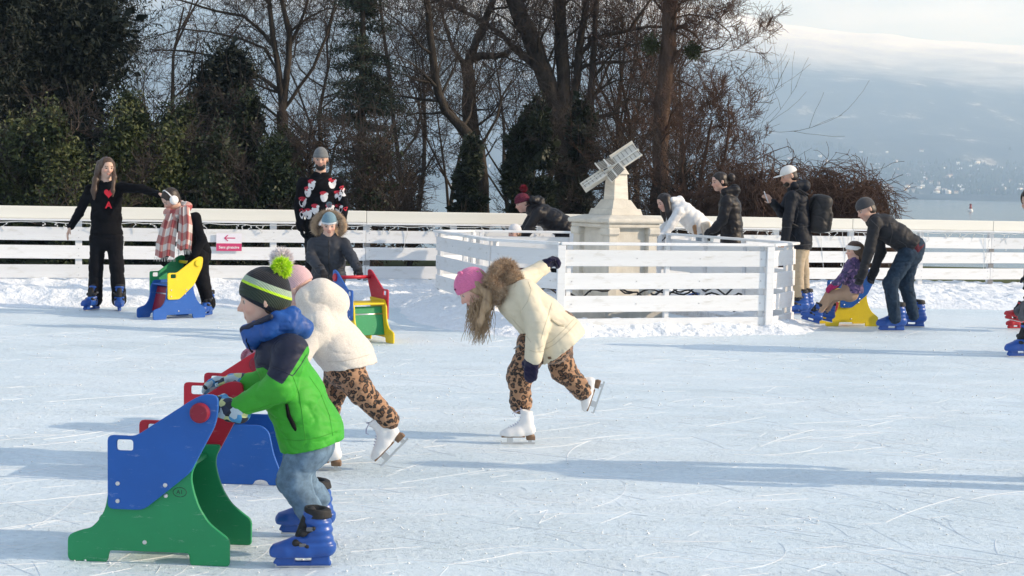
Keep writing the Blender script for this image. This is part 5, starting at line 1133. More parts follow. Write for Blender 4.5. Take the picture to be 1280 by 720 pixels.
tubes_obj('drawstring', [([p.J(311, 416, -.06) - p.o, p.J(308, 426, -.07) - p.o, p.J(313, 438, -.075) - p.o, p.J(316, 440, -.075) - p.o], [.003, .003, .003, .006])], blackcloth, p.root, 6)
zp = [p.J(x, y, -.158) - p.o for x, y in ((358, 505), (361, 520), (367, 532), (371, 540))]; tubes_obj('pocket_zip', [(zp, [.006, .009, .009, .005])], blackcloth, p.root, 6)
p.gloves(HD)
for a, dd in ((AR[0], 0), (AR[1], 0)):
    w = p.J(*a[2][:3]); e = p.J(*a[1][:3]); u = nrm(w - e); sd = SD(); sd.rc(w - u * .012, w + u * .012, a[2][3] * 1.08, a[2][3] * 1.02, .004); p.add('cuff', sd, navycl, .005)
JN = denim('light_blue_denim', (.13, .20, .28)); p.pants([(386, 535, 0, .10), (386, 556, 0, .10)], LG, JN, 'jeans', L_, 1.2, .007, .006, .06, 31)
f0 = gnd(396, 709); skate(p.root, p.o, 'rental', f0, (-1, -.10, 0), (0, 0, 1), .222)
f1 = p.J(398, 668, .24); skate(p.root, p.o, 'rental', f1, (-1, .06, -.02), (0, 0, 1), .222)
HB = [(0, (.012, .016, .026)), (.09, (.035, .05, .038)), (.335, (.50, .78, .04)), (.385, (.34, .44, .33)), (.50, (.020, .022, .028))]
HM = knit('striped_hat_knit', (1, 1, 1), 300, stops=HB); p.beanie(HM, -.16, .72, .43, None, .005)
PM = leafmat('lime_wool', (.45, .75, .02), (.75, .95, .08), .9, 20); p.pom(p.J(352, 335, 0), .046, PM, n=2200)
sd = SD(); p.haircap(hairmat('brown_hair_boy', (.07, .045, .03)), fat=.90, vs=.006)

# ---- 2 girl in cream fleece behind him
p = Person('girl in cream fleece and pale pink bobble hat behind the boy in green', 7.35, (440, 590)); L_ = (.15, 1, 0); L_ = tuple(nrm(L_))
p.head((370, 360, 0), .20, (-.95, .25, -.35), (-.30, 0, 1))
TOR = [(388, 392, 0, .07), (402, 410, 0, .118), (422, 432, 0, .125), (436, 448, 0, .125), (446, 468, 0, .115)]
AR = [[(398, 408, -.14, .066), (375, 440, -.19, .062), (335, 447, -.19, .045)], [(394, 405, .14, .064), (365, 435, .17, .058), (330, 440, .16, .044)]]
LG = [[(434, 462, -.06, .082), (452, 490, -.07, .066), (486, 524, -.06, .050)], [(428, 464, .06, .082), (408, 508, .05, .066), (409, 552, .03, .05)]]
pinkgl = knit('pink_glove_knit', (.42, .18, .24)); HD = [dict(w=(332, 447, -.19), t=(312, 445, -.19), n=(0, .5, -.8), th=(-.3, .3, .9), L=.14, glove=pinkgl), dict(w=(327, 440, .16), t=(308, 440, .16), n=(0, -.5, -.8), th=(-.3, -.3, .9), L=.14, glove=pinkgl)]
p.body(TOR, AR, LG, HD, L_, 1.3, (.66, .43, .35), (.18, .11, .06), .008, [p.J(483, 566, -.06), p.J(400, 574, .03)])
m_, t, b = nodes('cream_teddy_fleece'); n = noise_node(t, 140, 4, .7); r = ramp(t, n.outputs['Fac'], [(.35, (.62, .565, .50)), (.6, (.72, .675, .61))]); lk(t, r.outputs['Color'], b.inputs['Base Color']); b.inputs['Roughness'].default_value = 1; b.inputs['Sheen Weight'].default_value = .4; b.inputs['Specular IOR Level'].default_value = .1; crease_bump(t, bump(t, b, n.outputs['Fac'], .55, .006), .6, 6.0); FLE = m_
hoodx = lambda sd: (sd.rc(p.J(404, 382, 0), p.J(404, 408, 0), .085, .10, .06, (0, 1, 0), 1.2), sd.rc(p.J(395, 388, -.07), p.J(380, 398, -.06), .04, .03, .03), sd.chain([p.J(384, 372, -.06), p.J(402, 366, -.04), p.J(416, 378, 0), p.J(408, 392, 0)], [.06, .068, .07, .07], .04), sd.chain([p.J(384, 372, .06), p.J(402, 366, .04), p.J(416, 378, 0)], [.06, .066, .07], .04))
fj = p.top(TOR, AR, FLE, 'fleece_jacket', L_, 1.3, .007, .005, .10, ((437, 458, 0), (.15, 0, -.98)), 13, extra=hoodx, fine=.2)
seam(p, fj, [(409, 452), (425, 452), (445, 448), (462, 443)], matn('fleece_stitch', (.55, .5, .44), .9, .1, 20, 80, 0), .002)
p.pants([(432, 446, 0, .105), (432, 460, 0, .105)], LG, LEO, 'leopard_trousers', L_, 1.25, .007, .008, .07, 33, .006)
p.gloves(HD); skate(p.root, p.o, 'figure', p.J(500, 560, -.06), (-.62, 0, -.66), (-.66, 0, .62), .21); skate(p.root, p.o, 'figure', gnd(411, 588), (-1, 0, 0), (0, 0, 1), .21)
PKH = knit('pale_pink_knit', (.68, .45, .47), 300); p.beanie(PKH, -.02, -.25, .44, None, .006); sd = SD(); sd.rc(p.H(.2, .0, -.05), p.H(.2, .02, -.25), .14 * p.hh, .10 * p.hh, .02); sd.rc(p.H(-.2, .0, -.05), p.H(-.2, .02, -.25), .14 * p.hh, .10 * p.hh, .02); p.add('ear_flap', sd, PKH, .006)
p.pom(p.J(352, 324, 0), .062, leafmat('white_fluff', (.72, .66, .66), (.86, .82, .82), .9, 20), n=2600, seed=3)

# ---- 3 girl bending forward in the middle
p = Person('girl in cream parka and pink hat bending forward on one white skate', 8.25, (655, 553)); L_ = (.1, 1, 0); L_ = tuple(nrm(L_))
p.head((591, 361, -.02), .215, (-.77, -.18, -.62), (-.64, .0, .77))
TOR = [(628, 366, 0, .075), (650, 376, 0, .125), (676, 400, 0, .135), (698, 424, 0, .148), (712, 446, 0, .15)]
AR = [[(656, 364, -.13, .066), (672, 405, -.20, .066), (667, 446, -.22, .050)], [(648, 352, .13, .06), (660, 347, .22, .055), (679, 334, .30, .045)]]
LG = [[(668, 430, -.05, .092), (650, 470, -.02, .074), (651, 503, 0, .058)], [(694, 428, .08, .09), (704, 462, .10, .074), (728, 487, .10, .055)]]
navgl = knit('navy_glove_knit', (.016, .014, .045)); HD = [dict(w=(666, 447, -.22), t=(662, 477, -.22), n=(.3, .9, 0), th=(-.9, .2, .1), L=.155, glove=navgl, curl=.2, fat=1.45), dict(w=(680, 333, .30), t=(694, 325, .33), n=(.3, -.6, -.6), th=(-.2, -.3, .8), L=.14, glove=navgl, curl=.85, fat=1.55)]
p.body(TOR, AR, LG, HD, L_, 1.25, (.68, .44, .36), (.25, .16, .09), .008, [p.J(641, 540, 0), p.J(737, 518, .10)])
PAR = matn('cream_parka', (.66, .60, .46), .6, .06, 7, 60, .25, .003, spec=.3, crease=.7)
pk = p.top(TOR, AR, PAR, 'parka', L_, 1.25, .007, .005, .075, ((703, 437, 0), (.62, 0, -.78)), 17)
ps = matn('parka_stitch', (.46, .41, .30), .8, .1, 20, 80, 0); btn = matn('brass_button', (.20, .15, .10), .4, .1, 9, 40, 0, metal=.6)
for q_ in ([(690, 378), (686, 392), (680, 410), (676, 425)], [(676, 440), (694, 430), (710, 415), (722, 402)], [(672, 436), (690, 426), (706, 411), (718, 398)], [(688, 398), (697, 405), (706, 406)], [(660, 352), (664, 362), (660, 376), (652, 388)], [(662, 438), (670, 440), (680, 439)], [(640, 398), (652, 412), (664, 428)]): seam(p, pk, q_, ps, .0015)
seam(p, pk, [(689, 399.5), (698, 406.5), (705, 407.5)], ps, .006, name='pocket_flap'); seam(p, pk, [(685, 447), (687, 447.5), (689, 447)], btn, .008, name='button')
# fur hood
gc = [p.J(x, y, d) for x, y, d in ((612, 352, -.10), (622, 338, -.06), (634, 336, 0), (628, 334, .07), (618, 340, .11), (626, 365, -.12), (622, 378, -.09), (640, 350, -.05))]
sd = SD(); sd.chain(gc[:5], [.024, .031, .035, .031, .025], .03); sd.chain([gc[0], gc[5], gc[6]], [.026, .028, .018], .03); sd.chain([gc[2], gc[7], p.J(640, 366, 0)], [.035, .044, .05], .04); FURB = matn('brown_fur_base', (.32, .23, .15), .95, .3, 20, 90, .5, .01); hood = p.add('hood', sd, FURB, .008)
V = verts(hood.data); hood.data.update(); N = np.empty(len(V) * 3, dtype=np.float32); hood.data.vertices.foreach_get('normal', N); N = N.reshape(-1, 3).astype(float); FURM = leafmat('brown_fur', (.20, .13, .08), (.60, .46, .33), .9, 30); fur_obj('fur_trim', V, N, 11000, .034, .0009, FURM, p.root, 5, .45, .1)
HG = hairmat('light_brown_hair', (.36, .25, .15)); p.haircap(HG, [[(612, 362, -.09, .03), (607, 382, -.11, .026), (600, 402, -.11, .015), (599, 412, -.10, .005)], [(614, 374, -.05, .032), (608, 390, -.06, .016), (602, 406, -.06, .006)]], .006, amp=.006)
g = random.Random(3); pl_ = []
for k in range(280):
    x0 = g.uniform(597, 616) if k > 45 else g.uniform(586, 594); d0 = g.uniform(-.12, .06); y0 = 368 + g.uniform(0, 12); x1 = 598 + g.gauss(0, 7) + (x0 - 604) * .4 if x0 > 596 else x0 + g.uniform(-3, 3); yl = 396 + 36 * g.random() ** .8 if x0 > 592 else g.uniform(398, 414); q = []
    for j in range(7): f = j / 6; q.append(p.J(x0 + (x1 - x0) * f + 3.5 * math.sin(f * 5 + k), y0 + (yl - y0) * f, d0 + .01 * math.sin(f * 4 + k * 2)) - p.o)
    pl_.append((q, [.0021, .0021, .002, .0019, .0017, .0013, .0007]))
tubes_obj('loose_hair', pl_, HG, p.root, 4)
p.pants([(697, 412, 0, .118), (690, 430, 0, .115)], LG, LEO, 'leopard_trousers', L_, 1.25, .007, .009, .07, 35, .007)
p.gloves(HD); skate(p.root, p.o, 'figure', gnd(655, 555), (-1, -.12, 0), (0, 0, 1), .205); skate(p.root, p.o, 'figure', p.J(752, 490, .10), (-.30, 0, -.95), (-.95, 0, .30), .205)
PH = knit('hot_pink_fleece', (.72, .19, .37), 200); hat = p.beanie(PH, .0, .22, .42, None, .006, fat=1.05)
for sx_ in (-1, 1): sd = SD(); sd.el(p.H(sx_ * .16, .02, .5), A3((.09, .06, .10)) * p.hh, p.R, 0); o = mk('hat_ear', sd.mesh('hat_ear', .006, None, p.o), hat, PH)
prn = matn('dark_pink_print', (.22, .04, .12), .8, .2, 10, 50, 0)
for y_, z_ in ((.40, .28), (.36, .2), (.3, .33)): sd = SD(); sd.el(p.H(-.10, y_, z_), A3((.06, .03, .03)) * p.hh, p.R, 0); o = mk('hat_print', sd.mesh('hat_print', .004, None, p.o), hat, prn)
tg = p.J(652, 430, -.1) - p.o; tubes_obj('drawstring', [([tg + A3((.02, 0, .03)), tg, tg + A3((-.03, 0, -.02)), tg + A3((-.045, 0, -.03))], [.003, .004, .006, .003])], matn('grey_toggle', (.25, .26, .27), .4, .1, 5, 50, 0), p.root, 6)
# ---- 4 woman in black at the left
def std_hand(w, t, L, glove=None, n=(0, 1, 0), th=(1, 0, 0), **k): d = dict(w=w, t=t, L=L, glove=glove, n=n, th=th); d.update(k); return d
p = Person('woman in black sweater with red heart emblem reaching out her arm, long brown hair', 16.1, (133, 388)); L_ = (1, .15, 0)
p.head((133.5, 209.5, -.02), .228, (.55, -.8, -.12), (.05, 0, 1))
TOR = [(134, 232, 0, .075), (133, 247, 0, .118), (133, 272, 0, .112), (133, 292, 0, .118), (133, 306, 0, .112)]
AR = [[(113, 237, 0, .058), (99, 266, .0, .05), (88.5, 283, -.05, .038)], [(153, 234, 0, .058), (177, 236, -.1, .05), (198, 243, -.18, .038)]]
LG = [[(123, 298, 0, .092), (120, 335, 0, .075), (119, 374, 0, .082)], [(143, 298, 0, .092), (146, 335, 0, .075), (149, 375, 0, .082)]]
HD = [std_hand((88, 284, -.05), (84, 294, -.06), .17, n=(.9, .2, 0), th=(0, -1, 0), curl=.25), std_hand((199, 243, -.18), (209, 246, -.2), .17, n=(0, -.3, -1), th=(0, -1, 0), curl=.2)]
p.body(TOR, AR, LG, HD, (1, .1, 0), 1.45, (.60, .40, .31), (.08, .05, .035), .009, [p.J(119, 384), p.J(149, 385)])
sw = p.top(TOR, AR, blackcloth, 'sweater', (1, .1, 0), 1.42, .010, .008, .09, ((133, 293, 0), (0, 0, -1)), 41)
hm = hairmat('brown_hair', (.075, .045, .03)); p.haircap(hm, [[(124, 204, .02, .03), (120, 225, -.06, .034), (118, 238, -.09, .034), (118, 248, -.10, .02)], [(141, 205, .03, .025), (143, 222, -.08, .024), (141, 238, -.13, .020), (141, 245, -.13, .010)], [(131, 215, .1, .06), (130, 235, .13, .06), (128, 245, .12, .03)]], .008)
p.pants([(133, 285, 0, .112), (133, 300, 0, .11)], LG, blacktrou, 'trousers', (1, .1, 0), 1.35, .011, .008, .1, 42)
for px in (119.5, 149.5): g = p.J(px, 388, 0); skate(p.root, p.o, 'rental', (g[0], 16.08, 0), (.3, -1, 0) if px > 130 else (-.4, -1, 0), (0, 0, 1), .28)
# emblem: red heart standing on a letter A
em = matn('red_emblem', (.55, .012, .03), .7, .08, 9, 60, 0); hp_ = []
for k in range(40):
    a = k / 40 * 2 * math.pi; hp_.append((.0031 * 16 * math.sin(a) ** 3, .0034 * (13 * math.cos(a) - 5 * math.cos(2 * a) - 2 * math.cos(3 * a) - math.cos(4 * a))))
hme = plate_mesh('emblem', hp_, [], .008, .001); o = mk('emblem_heart', hme, sw, em)
c = p.J(140.5, 241.5, 0); c[1] = 16.1 - .148; o.location = c - p.o; o.rotation_euler = (rad(-6), 0, rad(8))
o = text_obj('emblem_letter', 'A', .10, em, sw, tuple(p.J(140.5, 256.5, 0) - p.o), (rad(84), 0, rad(8)), .004, bold=.003); o.location.y = -.150

# ---- 5 skater with scarf and ear muffs
p = Person('bent skater in black coat with checked scarf and white ear muffs holding a skating aid', 15.65, (258, 395)); L_ = tuple(nrm((.7, -.7, 0)))
p.head((213, 249, -.12), .225, (-.62, -.45, -.62), (-.35, -.35, .85))
TOR = [(224, 268, -.04, .075), (234, 280, 0, .118), (242, 300, .02, .12), (247, 315, .04, .125), (249, 332, .05, .115)]
AR = [[(244, 272, -.16, .058), (252, 300, -.22, .05), (244, 318, -.28, .04)], [(219, 274, .12, .056), (208, 300, .10, .05), (206, 318, .02, .04)]]
LG = [[(250, 322, -.08, .09), (253, 350, -.05, .074), (261, 379, 0, .075)], [(240, 324, .12, .088), (226, 350, .1, .07), (229, 386, .1, .066)]]
HD = [std_hand((243, 320, -.28), (239, 329, -.31), .16, blackcloth, (-.5, .5, -.5), (-.5, -.5, .4)), std_hand((206, 319, .02), (202, 328, -.02), .16, blackcloth, (.5, .2, -.6), (-.5, -.5, .4))]
p.body(TOR, AR, LG, HD, L_, 1.25, (.58, .38, .30), (.06, .04, .03), .009, [p.J(258, 392), p.J(226, 390, .1)])
p.top(TOR, AR, blackcloth, 'coat', L_, 1.3, .010, .008, .09, ((249, 325, .03), (0, 0, -1)), 43)
p.haircap(hairmat('dark_hair', (.03, .02, .015)), [[(216, 240, .06, .04), (224, 256, .04, .03), (228, 266, .03, .015)]], .008); p.gloves(HD)
p.pants([(247, 308, .03, .112), (247, 324, .03, .11)], LG, blacktrou, 'trousers', L_, 1.2, .011, .008, .1, 44)
for px, py, d in ((261, 395, 0), (228, 394, .1)): g = p.J(px, py, d); skate(p.root, p.o, 'rental', (g[0], g[1], 0), (-.25, -1, 0) if px > 240 else (-.7, -.7, 0), (0, 0, 1), .275)
mf = matn('white_plush', (.80, .78, .76), .95, .06, 30, 70, .5, .01, sheen=.3); em_ = None
for sx_ in (-1, 1):
    sd = SD(); sd.el(p.H(sx_ * .37, .0, -.02), A3((.13, .22, .23)) * p.hh, p.R, 0); o = p.add('ear_muff', sd, mf, .008, folds(.003, .03, 3))
tubes_obj('ear_muff_band', [([p.H(.37 * math.cos(a), 0, .05 + .47 * math.sin(a)) - p.o for a in np.linspace(0, math.pi, 12)], [.008] * 12)], mf, p.root, 6)
m_, t, b = nodes('checked_scarf'); a_ = t.nodes.new('ShaderNodeAttribute'); a_.attribute_name = 'uvw'; sp_ = t.nodes.new('ShaderNodeSeparateXYZ'); lk(t, a_.outputs['Vector'], sp_.inputs[0])
def band(o_, lo):
    w_ = t.nodes.new('ShaderNodeMath'); w_.operation = 'FRACT'; lk(t, o_, w_.inputs[0]); c_ = t.nodes.new('ShaderNodeMath'); c_.operation = 'GREATER_THAN'; c_.inputs[1].default_value = lo; lk(t, w_.outputs[0], c_.inputs[0]); return c_
bu_ = band(sp_.outputs[0], .52); bv_ = band(sp_.outputs[1], .5); sm = t.nodes.new('ShaderNodeMath'); sm.operation = 'ADD'; lk(t, bu_.outputs[0], sm.inputs[0]); lk(t, bv_.outputs[0], sm.inputs[1]); hf_ = t.nodes.new('ShaderNodeMath'); hf_.operation = 'MULTIPLY'; hf_.inputs[1].default_value = .5; lk(t, sm.outputs[0], hf_.inputs[0])
r = ramp(t, hf_.outputs[0], [(0, (.66, .62, .58)), (.4, (.48, .26, .23)), (.9, (.34, .075, .075))], 'CONSTANT'); lk(t, r.outputs['Color'], b.inputs['Base Color']); b.inputs['Roughness'].default_value = .95; nb = noise_node(t, 140, 3); bump(t, b, nb.outputs['Fac'], .4, .004); SCF = m_
def drape(P, name, cl, wd, th, parent, fr=True):
    """a cloth strip following points cl (pixel, depth) with width wd, thickness th"""
    n = 28; m_ = 12; pt = np.array([P.J(*q) for q in cl]) - P.o; tt = np.linspace(0, 1, len(cl)); f = np.linspace(0, 1, n); C = np.stack([np.interp(f, tt, pt[:, i]) for i in range(3)], -1); W = np.interp(f, tt, wd)
    V = []; U = []
    for side in (-1, 1):
        for i in range(n):
            for j in range(m_):
                u = j / (m_ - 1) - .5; V.append(C[i] + A3((u * W[i], .018 * math.sin(u * 16 + f[i] * 2) + side * th / 2 - .03 * (1 - (2 * u) ** 2) * .5, .012 * math.sin(u * 9)))); U.append((u * 2.6 * W[i] / wd[-1] + .26, f[i] * len(cl) * .75, 0))
    idx = lambda s_, i, j: s_ * n * m_ + i * m_ + j; F = []
    for i in range(n - 1):
        for j in range(m_ - 1): F += [(idx(0, i, j), idx(0, i, j + 1), idx(0, i + 1, j + 1), idx(0, i + 1, j)), (idx(1, i, j), idx(1, i + 1, j), idx(1, i + 1, j + 1), idx(1, i, j + 1))]
        F += [(idx(0, i, 0), idx(0, i + 1, 0), idx(1, i + 1, 0), idx(1, i, 0)), (idx(0, i, m_ - 1), idx(1, i, m_ - 1), idx(1, i + 1, m_ - 1), idx(0, i + 1, m_ - 1))]
    me = pmesh(name, V, F, True); at_ = me.attributes.new('uvw', 'FLOAT_VECTOR', 'POINT'); at_.data.foreach_set('vector', np.array(U, dtype=np.float32).ravel()); o = mk(name, me, parent, SCF)
    if fr: tubes_obj('fringe', [([C[-1] + A3(((k / 15 - .5) * W[-1], -.01, 0)), C[-1] + A3(((k / 15 - .5) * W[-1] + random.uniform(-.01, .01), -.01, -.05))], [.003, .002]) for k in range(16)], SCF, o, 4)
    return o
sd = SD(); sd.chain([p.J(*q) for q in ((210, 266, -.14), (220, 268, -.2), (230, 264, -.15), (234, 258, -.02), (226, 256, .08), (213, 262, .02), (210, 266, -.14))], [.045, .05, .05, .05, .045, .04, .045], .02); sc_ = p.add('scarf', sd, SCF, .009, folds(.008, .05, 7)); V = verts(sc_.data); at_ = sc_.data.attributes.new('uvw', 'FLOAT_VECTOR', 'POINT'); at_.data.foreach_set('vector', (V * A3((7, 0, 5)) @ np.array([[1, 0, 0], [0, 1, 0], [0, 1, 1]], float)).astype(np.float32).ravel())
drape(p, 'scarf_end', [(216, 266, -.22), (211, 285, -.27), (207, 305, -.29), (206, 321, -.29)], [.10, .17, .2, .21], .012, sc_); drape(p, 'scarf_end', [(231, 258, -.22), (232, 280, -.27), (231, 300, -.29), (230, 312, -.29)], [.09, .14, .15, .15], .012, sc_)

# ---- 6 man in the patterned sweater
p = Person('bearded man in grey beanie and black sweater patterned with white and red motifs', 16.9, (401, 387))
p.head((401, 199, 0), .235, (.05, -1, -.12), (0, 0, 1))
TOR = [(401, 222, 0, .08), (401, 236, 0, .125), (401, 262, 0, .12), (401, 286, 0, .12), (401, 300, 0, .115)]
AR = [[(378, 229, 0, .062), (373, 258, .0, .055), (376, 282, -.06, .045)], [(424, 229, 0, .062), (430, 258, 0, .055), (427, 282, -.06, .045)]]
LG = [[(391, 296, 0, .095), (390, 338, 0, .075), (388, 380, 0, .07)], [(411, 296, 0, .095), (412, 338, 0, .075), (413, 380, 0, .07)]]
HD = [std_hand((376, 283, -.06), (379, 298, -.08), .18, blackcloth, (.9, .2, 0), (0, -1, 0), curl=.3), std_hand((427, 283, -.06), (424, 298, -.08), .18, blackcloth, (-.9, .2, 0), (0, -1, 0), curl=.3)]
p.body(TOR, AR, LG, HD, (1, 0, 0), 1.5, (.55, .35, .26), (.04, .03, .025), .009, [p.J(388, 384), p.J(413, 384)])
swo = p.top(TOR, AR, blackcloth, 'sweater', (1, 0, 0), 1.48, .010, .007, .09, ((401, 291, 0), (0, 0, -1)), 45); p.gloves(HD)
mw = matn('white_knit_motif', (.72, .70, .70), .95, .1, 40, 120, .4); mr = matn('red_knit_motif', (.48, .03, .05), .95, .1, 40, 120, .4)
bpy.context.view_layer.update(); swo.data.update()
for px, py in ((385, 231), (411, 229), (380, 240), (401, 246), (418, 245), (373, 253), (390, 262), (425, 239), (431, 251), (408, 262), (419, 262), (381, 268), (374, 268), (396, 276), (430, 266)):
    for dx, dz, cl, sz_ in ((0, -.012, mw, (.042, .05)), (-.008, .038, mr, (.040, .026)), (.030, .030, mw, (.018, .018))):
        w = p.J(px, py, -.4) - p.o; w = Vector((w[0] + dx, w[1], w[2] + dz)); ok, hit, nor, idx_ = swo.ray_cast(w, Vector((0, 1, 0)))
        if not ok: continue
        q = nor.to_track_quat('Z', 'Y').to_matrix(); ring_p = [hit + nor * .004] ; n_ = 14
        for k in range(n_):
            a = k * 2 * math.pi / n_; w2 = Vector((w.x + sz_[0] * math.cos(a) * (1 + .12 * math.sin(3 * a)), w.y, w.z + sz_[1] * math.sin(a))); ok2, h2, nn, _ = swo.ray_cast(w2, Vector((0, 1, 0))); ring_p.append((h2 + nn * .003) if ok2 and (h2 - hit).length < .12 else hit + nor * .003)
        m = MB(); m.add(ring_p, [(0, k + 1, (k + 1) % n_ + 1) for k in range(n_)]); m.build('knit_motif', cl, swo)
GB = knit('grey_beanie_knit', (.17, .18, .185), 260); p.beanie(GB, .09, .10, .46, GB, .008); sd = SD(); sd.el(p.H(0, .20, -.32), A3((.25, .20, .24)) * p.hh, p.R, 0); sd.el(p.H(0, .34, -.22), A3((.12, .2, .09)) * p.hh, p.R, .02, '-'); sd.plane(p.H(0, 0, -.12), p.R[:, 2]); p.add('beard', sd, hairmat('black_beard', (.018, .014, .012)), .007, folds(.004, .02, 6)); p.haircap(hairmat('black_hair', (.02, .015, .013)), vs=.009, fat=.88)
p.pants([(401, 282, 0, .112), (401, 298, 0, .112)], LG, blacktrou, 'trousers', (1, 0, 0), 1.35, .012, .008, .1, 46)
for px in (388, 413): g = p.J(px, 387, 0); skate(p.root, p.o, 'rental', (g[0], g[1], 0), (0, -1, 0), (0, 0, 1), .30)

# ---- 7 boy with fur hood
p = Person('boy in dark grey fur hooded coat and pale blue hat pushing a skating aid', 14.0, (411, 418))
p.head((411.5, 281, -.03), .205, (.12, -1, -.25), (0, -.1, 1))
TOR = [(411, 296, 0, .06), (411, 309, 0, .105), (411, 327, 0, .112), (411, 344, .02, .118), (411, 362, .02, .112)]
AR = [[(392, 305, 0, .058), (389, 322, -.10, .054), (401, 338, -.22, .043)], [(430, 305, 0, .058), (439, 321, -.10, .054), (447, 336, -.22, .043)]]
LG = [[(403, 352, .02, .08), (402, 382, 0, .062), (401, 408, 0, .056)], [(420, 352, .02, .08), (421, 382, 0, .062), (422, 408, 0, .056)]]
bg_ = knit('black_glove_knit', (.02, .02, .024)); HD = [std_hand((402, 338, -.22), (406, 347, -.27), .135, bg_, (0, .3, -1), (1, 0, .2)), std_hand((448, 336, -.22), (450, 344, -.27), .135, bg_, (0, .3, -1), (-1, 0, .2))]
p.body(TOR, AR, LG, HD, (1, 0, 0), 1.35, (.66, .43, .34), (.07, .05, .035), .009, [p.J(401, 414), p.J(422, 414)])
GC = matn('dark_grey_coat', (.032, .036, .047), .6, .2, 10, 70, .25, .003, spec=.3, crease=.4); gc7 = p.top(TOR, AR, GC, 'coat', (1, 0, 0), 1.35, .009, .009, .075, ((411, 357, 0), (0, 0, -1)), 47); p.gloves(HD)
zm = matn('coat_zip_dark', (.012, .012, .015), .5, .1, 9, 40, 0); seam(p, gc7, [(411, 300), (411, 325), (412, 355)], zm, .005, name='zip'); seam(p, gc7, [(392, 336), (400, 334)], zm, .004, name='pocket_edge'); seam(p, gc7, [(423, 334), (431, 336)], zm, .004, name='pocket_edge'); seam(p, gc7, [(386, 346), (411, 348), (437, 346)], zm, .003)
ca = [p.J(411 + 18.5 * math.cos(a), 283 + 17 * math.sin(a), -.03 + .09 * abs(math.sin(a * .5))) for a in np.linspace(rad(35), rad(-215), 13)]; sd = SD(); sd.chain(ca, [.022, .03, .032, .032, .03, .028, .026, .028, .03, .032, .032, .03, .022], .02); sd.rc(p.J(411, 290, .10), p.J(411, 300, .08), .09, .09, .03); fh = p.add('hood', sd, FURB, .010); V = verts(fh.data); N = np.empty(len(V) * 3, dtype=np.float32); fh.data.vertices.foreach_get('normal', N); FG = leafmat('tan_fur', (.18, .13, .09), (.5, .39, .3), .9, 30); fur_obj('fur_trim', V, N.reshape(-1, 3).astype(float), 4500, .028, .0012, FG, p.root, 7, .45, .1)
HS = knit('blue_grey_hat_knit', (1, 1, 1), 240, stops=[(0, (.20, .29, .36)), (.19, (.66, .69, .72)), (.33, (.17, .28, .35))]); p.beanie(HS, .08, .06, .46, None, .007); p.pom(p.J(411.5, 256, 0), .032, leafmat('blue_wool', (.14, .24, .30), (.28, .38, .44), .9, 20), n=900)
p.haircap(hairmat('brown_hair_small', (.06, .04, .03)), vs=.008, fat=.88); p.pants([(411, 340, .02, .105), (411, 354, .02, .1)], LG, matn('dark_grey_trousers', (.03, .033, .04), .8, .2, 10, 90, .25), 'trousers', (1, 0, 0), 1.3, .010, .007, .08, 48)
for px in (401, 422): g = p.J(px, 418, 0); skate(p.root, p.o, 'rental', (g[0], g[1], 0), (.1, -1, 0), (0, 0, 1), .22)

# ---- 8 woman with bobble hat behind the enclosure, and the child beside her
p = Person('woman in maroon bobble hat and black coat bending down behind the enclosure', 18.75, (690, 375)); L_ = (.1, 1, 0)
p.head((653, 254, 0), .228, (-.9, -.35, -.32), (-.25, 0, 1))
TOR = [(664, 262, 0, .08), (676, 268, 0, .14), (692, 276, 0, .15), (705, 284, 0, .145), (714, 296, 0, .13)]
AR = [[(672, 266, -.18, .068), (660, 288, -.2, .06), (650, 305, -.18, .045)], [(670, 264, .18, .066), (656, 286, .18, .058), (647, 302, .14, .045)]]
LG = [[(704, 292, -.09, .095), (694, 330, -.1, .075), (702, 366, -.1, .07)], [(706, 292, .1, .095), (700, 330, .1, .075), (708, 366, .1, .07)]]
HD = [std_hand((650, 306, -.18), (646, 314, -.18), .17, bg_, (0, 1, 0), (-1, 0, 0)), std_hand((646, 303, .14), (642, 311, .14), .17, bg_, (0, -1, 0), (-1, 0, 0))]
p.body(TOR, AR, LG, HD, L_, 1.3, (.58, .36, .29), (.05, .035, .03), .010, [p.J(700, 372, -.1), p.J(706, 372, .1)]); PUF = matn('black_puffer', (.007, .0065, .009), .5, .25, 9, 60, .25, .004, spec=.3, crease=.4)
p.top(TOR, AR, PUF, 'puffer_jacket', L_, 1.3, .010, .008, .09, ((710, 300, 0), (.4, 0, -.9)), 51, ((690, 275, 0), (.85, 0, -.5), .09, .010), extra=lambda sd: sd.chain([p.J(666, 250, -.08), p.J(674, 252, 0), p.J(666, 250, .08)], [.05, .07, .05], .03)); p.gloves(HD)
MH = matn('maroon_speckle_knit', (.10, .012, .03), .95, .9, 60, 120, .5, .006); p.beanie(MH, .06, .05, .44, MH, .008); p.pom(p.J(654.5, 235.5, 0), .055, leafmat('dark_red_wool', (.12, .008, .02), (.32, .03, .05), .9, 20), n=900, seed=8); p.haircap(hairmat('dark_brown_hair', (.035, .022, .016)), vs=.009, fat=.88)
p.pants([(709, 284, 0, .12), (708, 294, 0, .12)], LG, blacktrou, 'trousers', L_, 1.25, .013, .008, .1, 52)
for px, d in ((700, -.1), (706, .1)): g = p.J(px, 372, d); skate(p.root, p.o, 'rental', (g[0], g[1], 0), (-1, -.2, 0), (0, 0, 1), .28)
p = Person('child in white knitted hat half hidden behind the enclosure rail', 18.4, (643, 378)); p.head((643, 291, 0), .20, (-.8, -.6, -.1), (0, 0, 1))
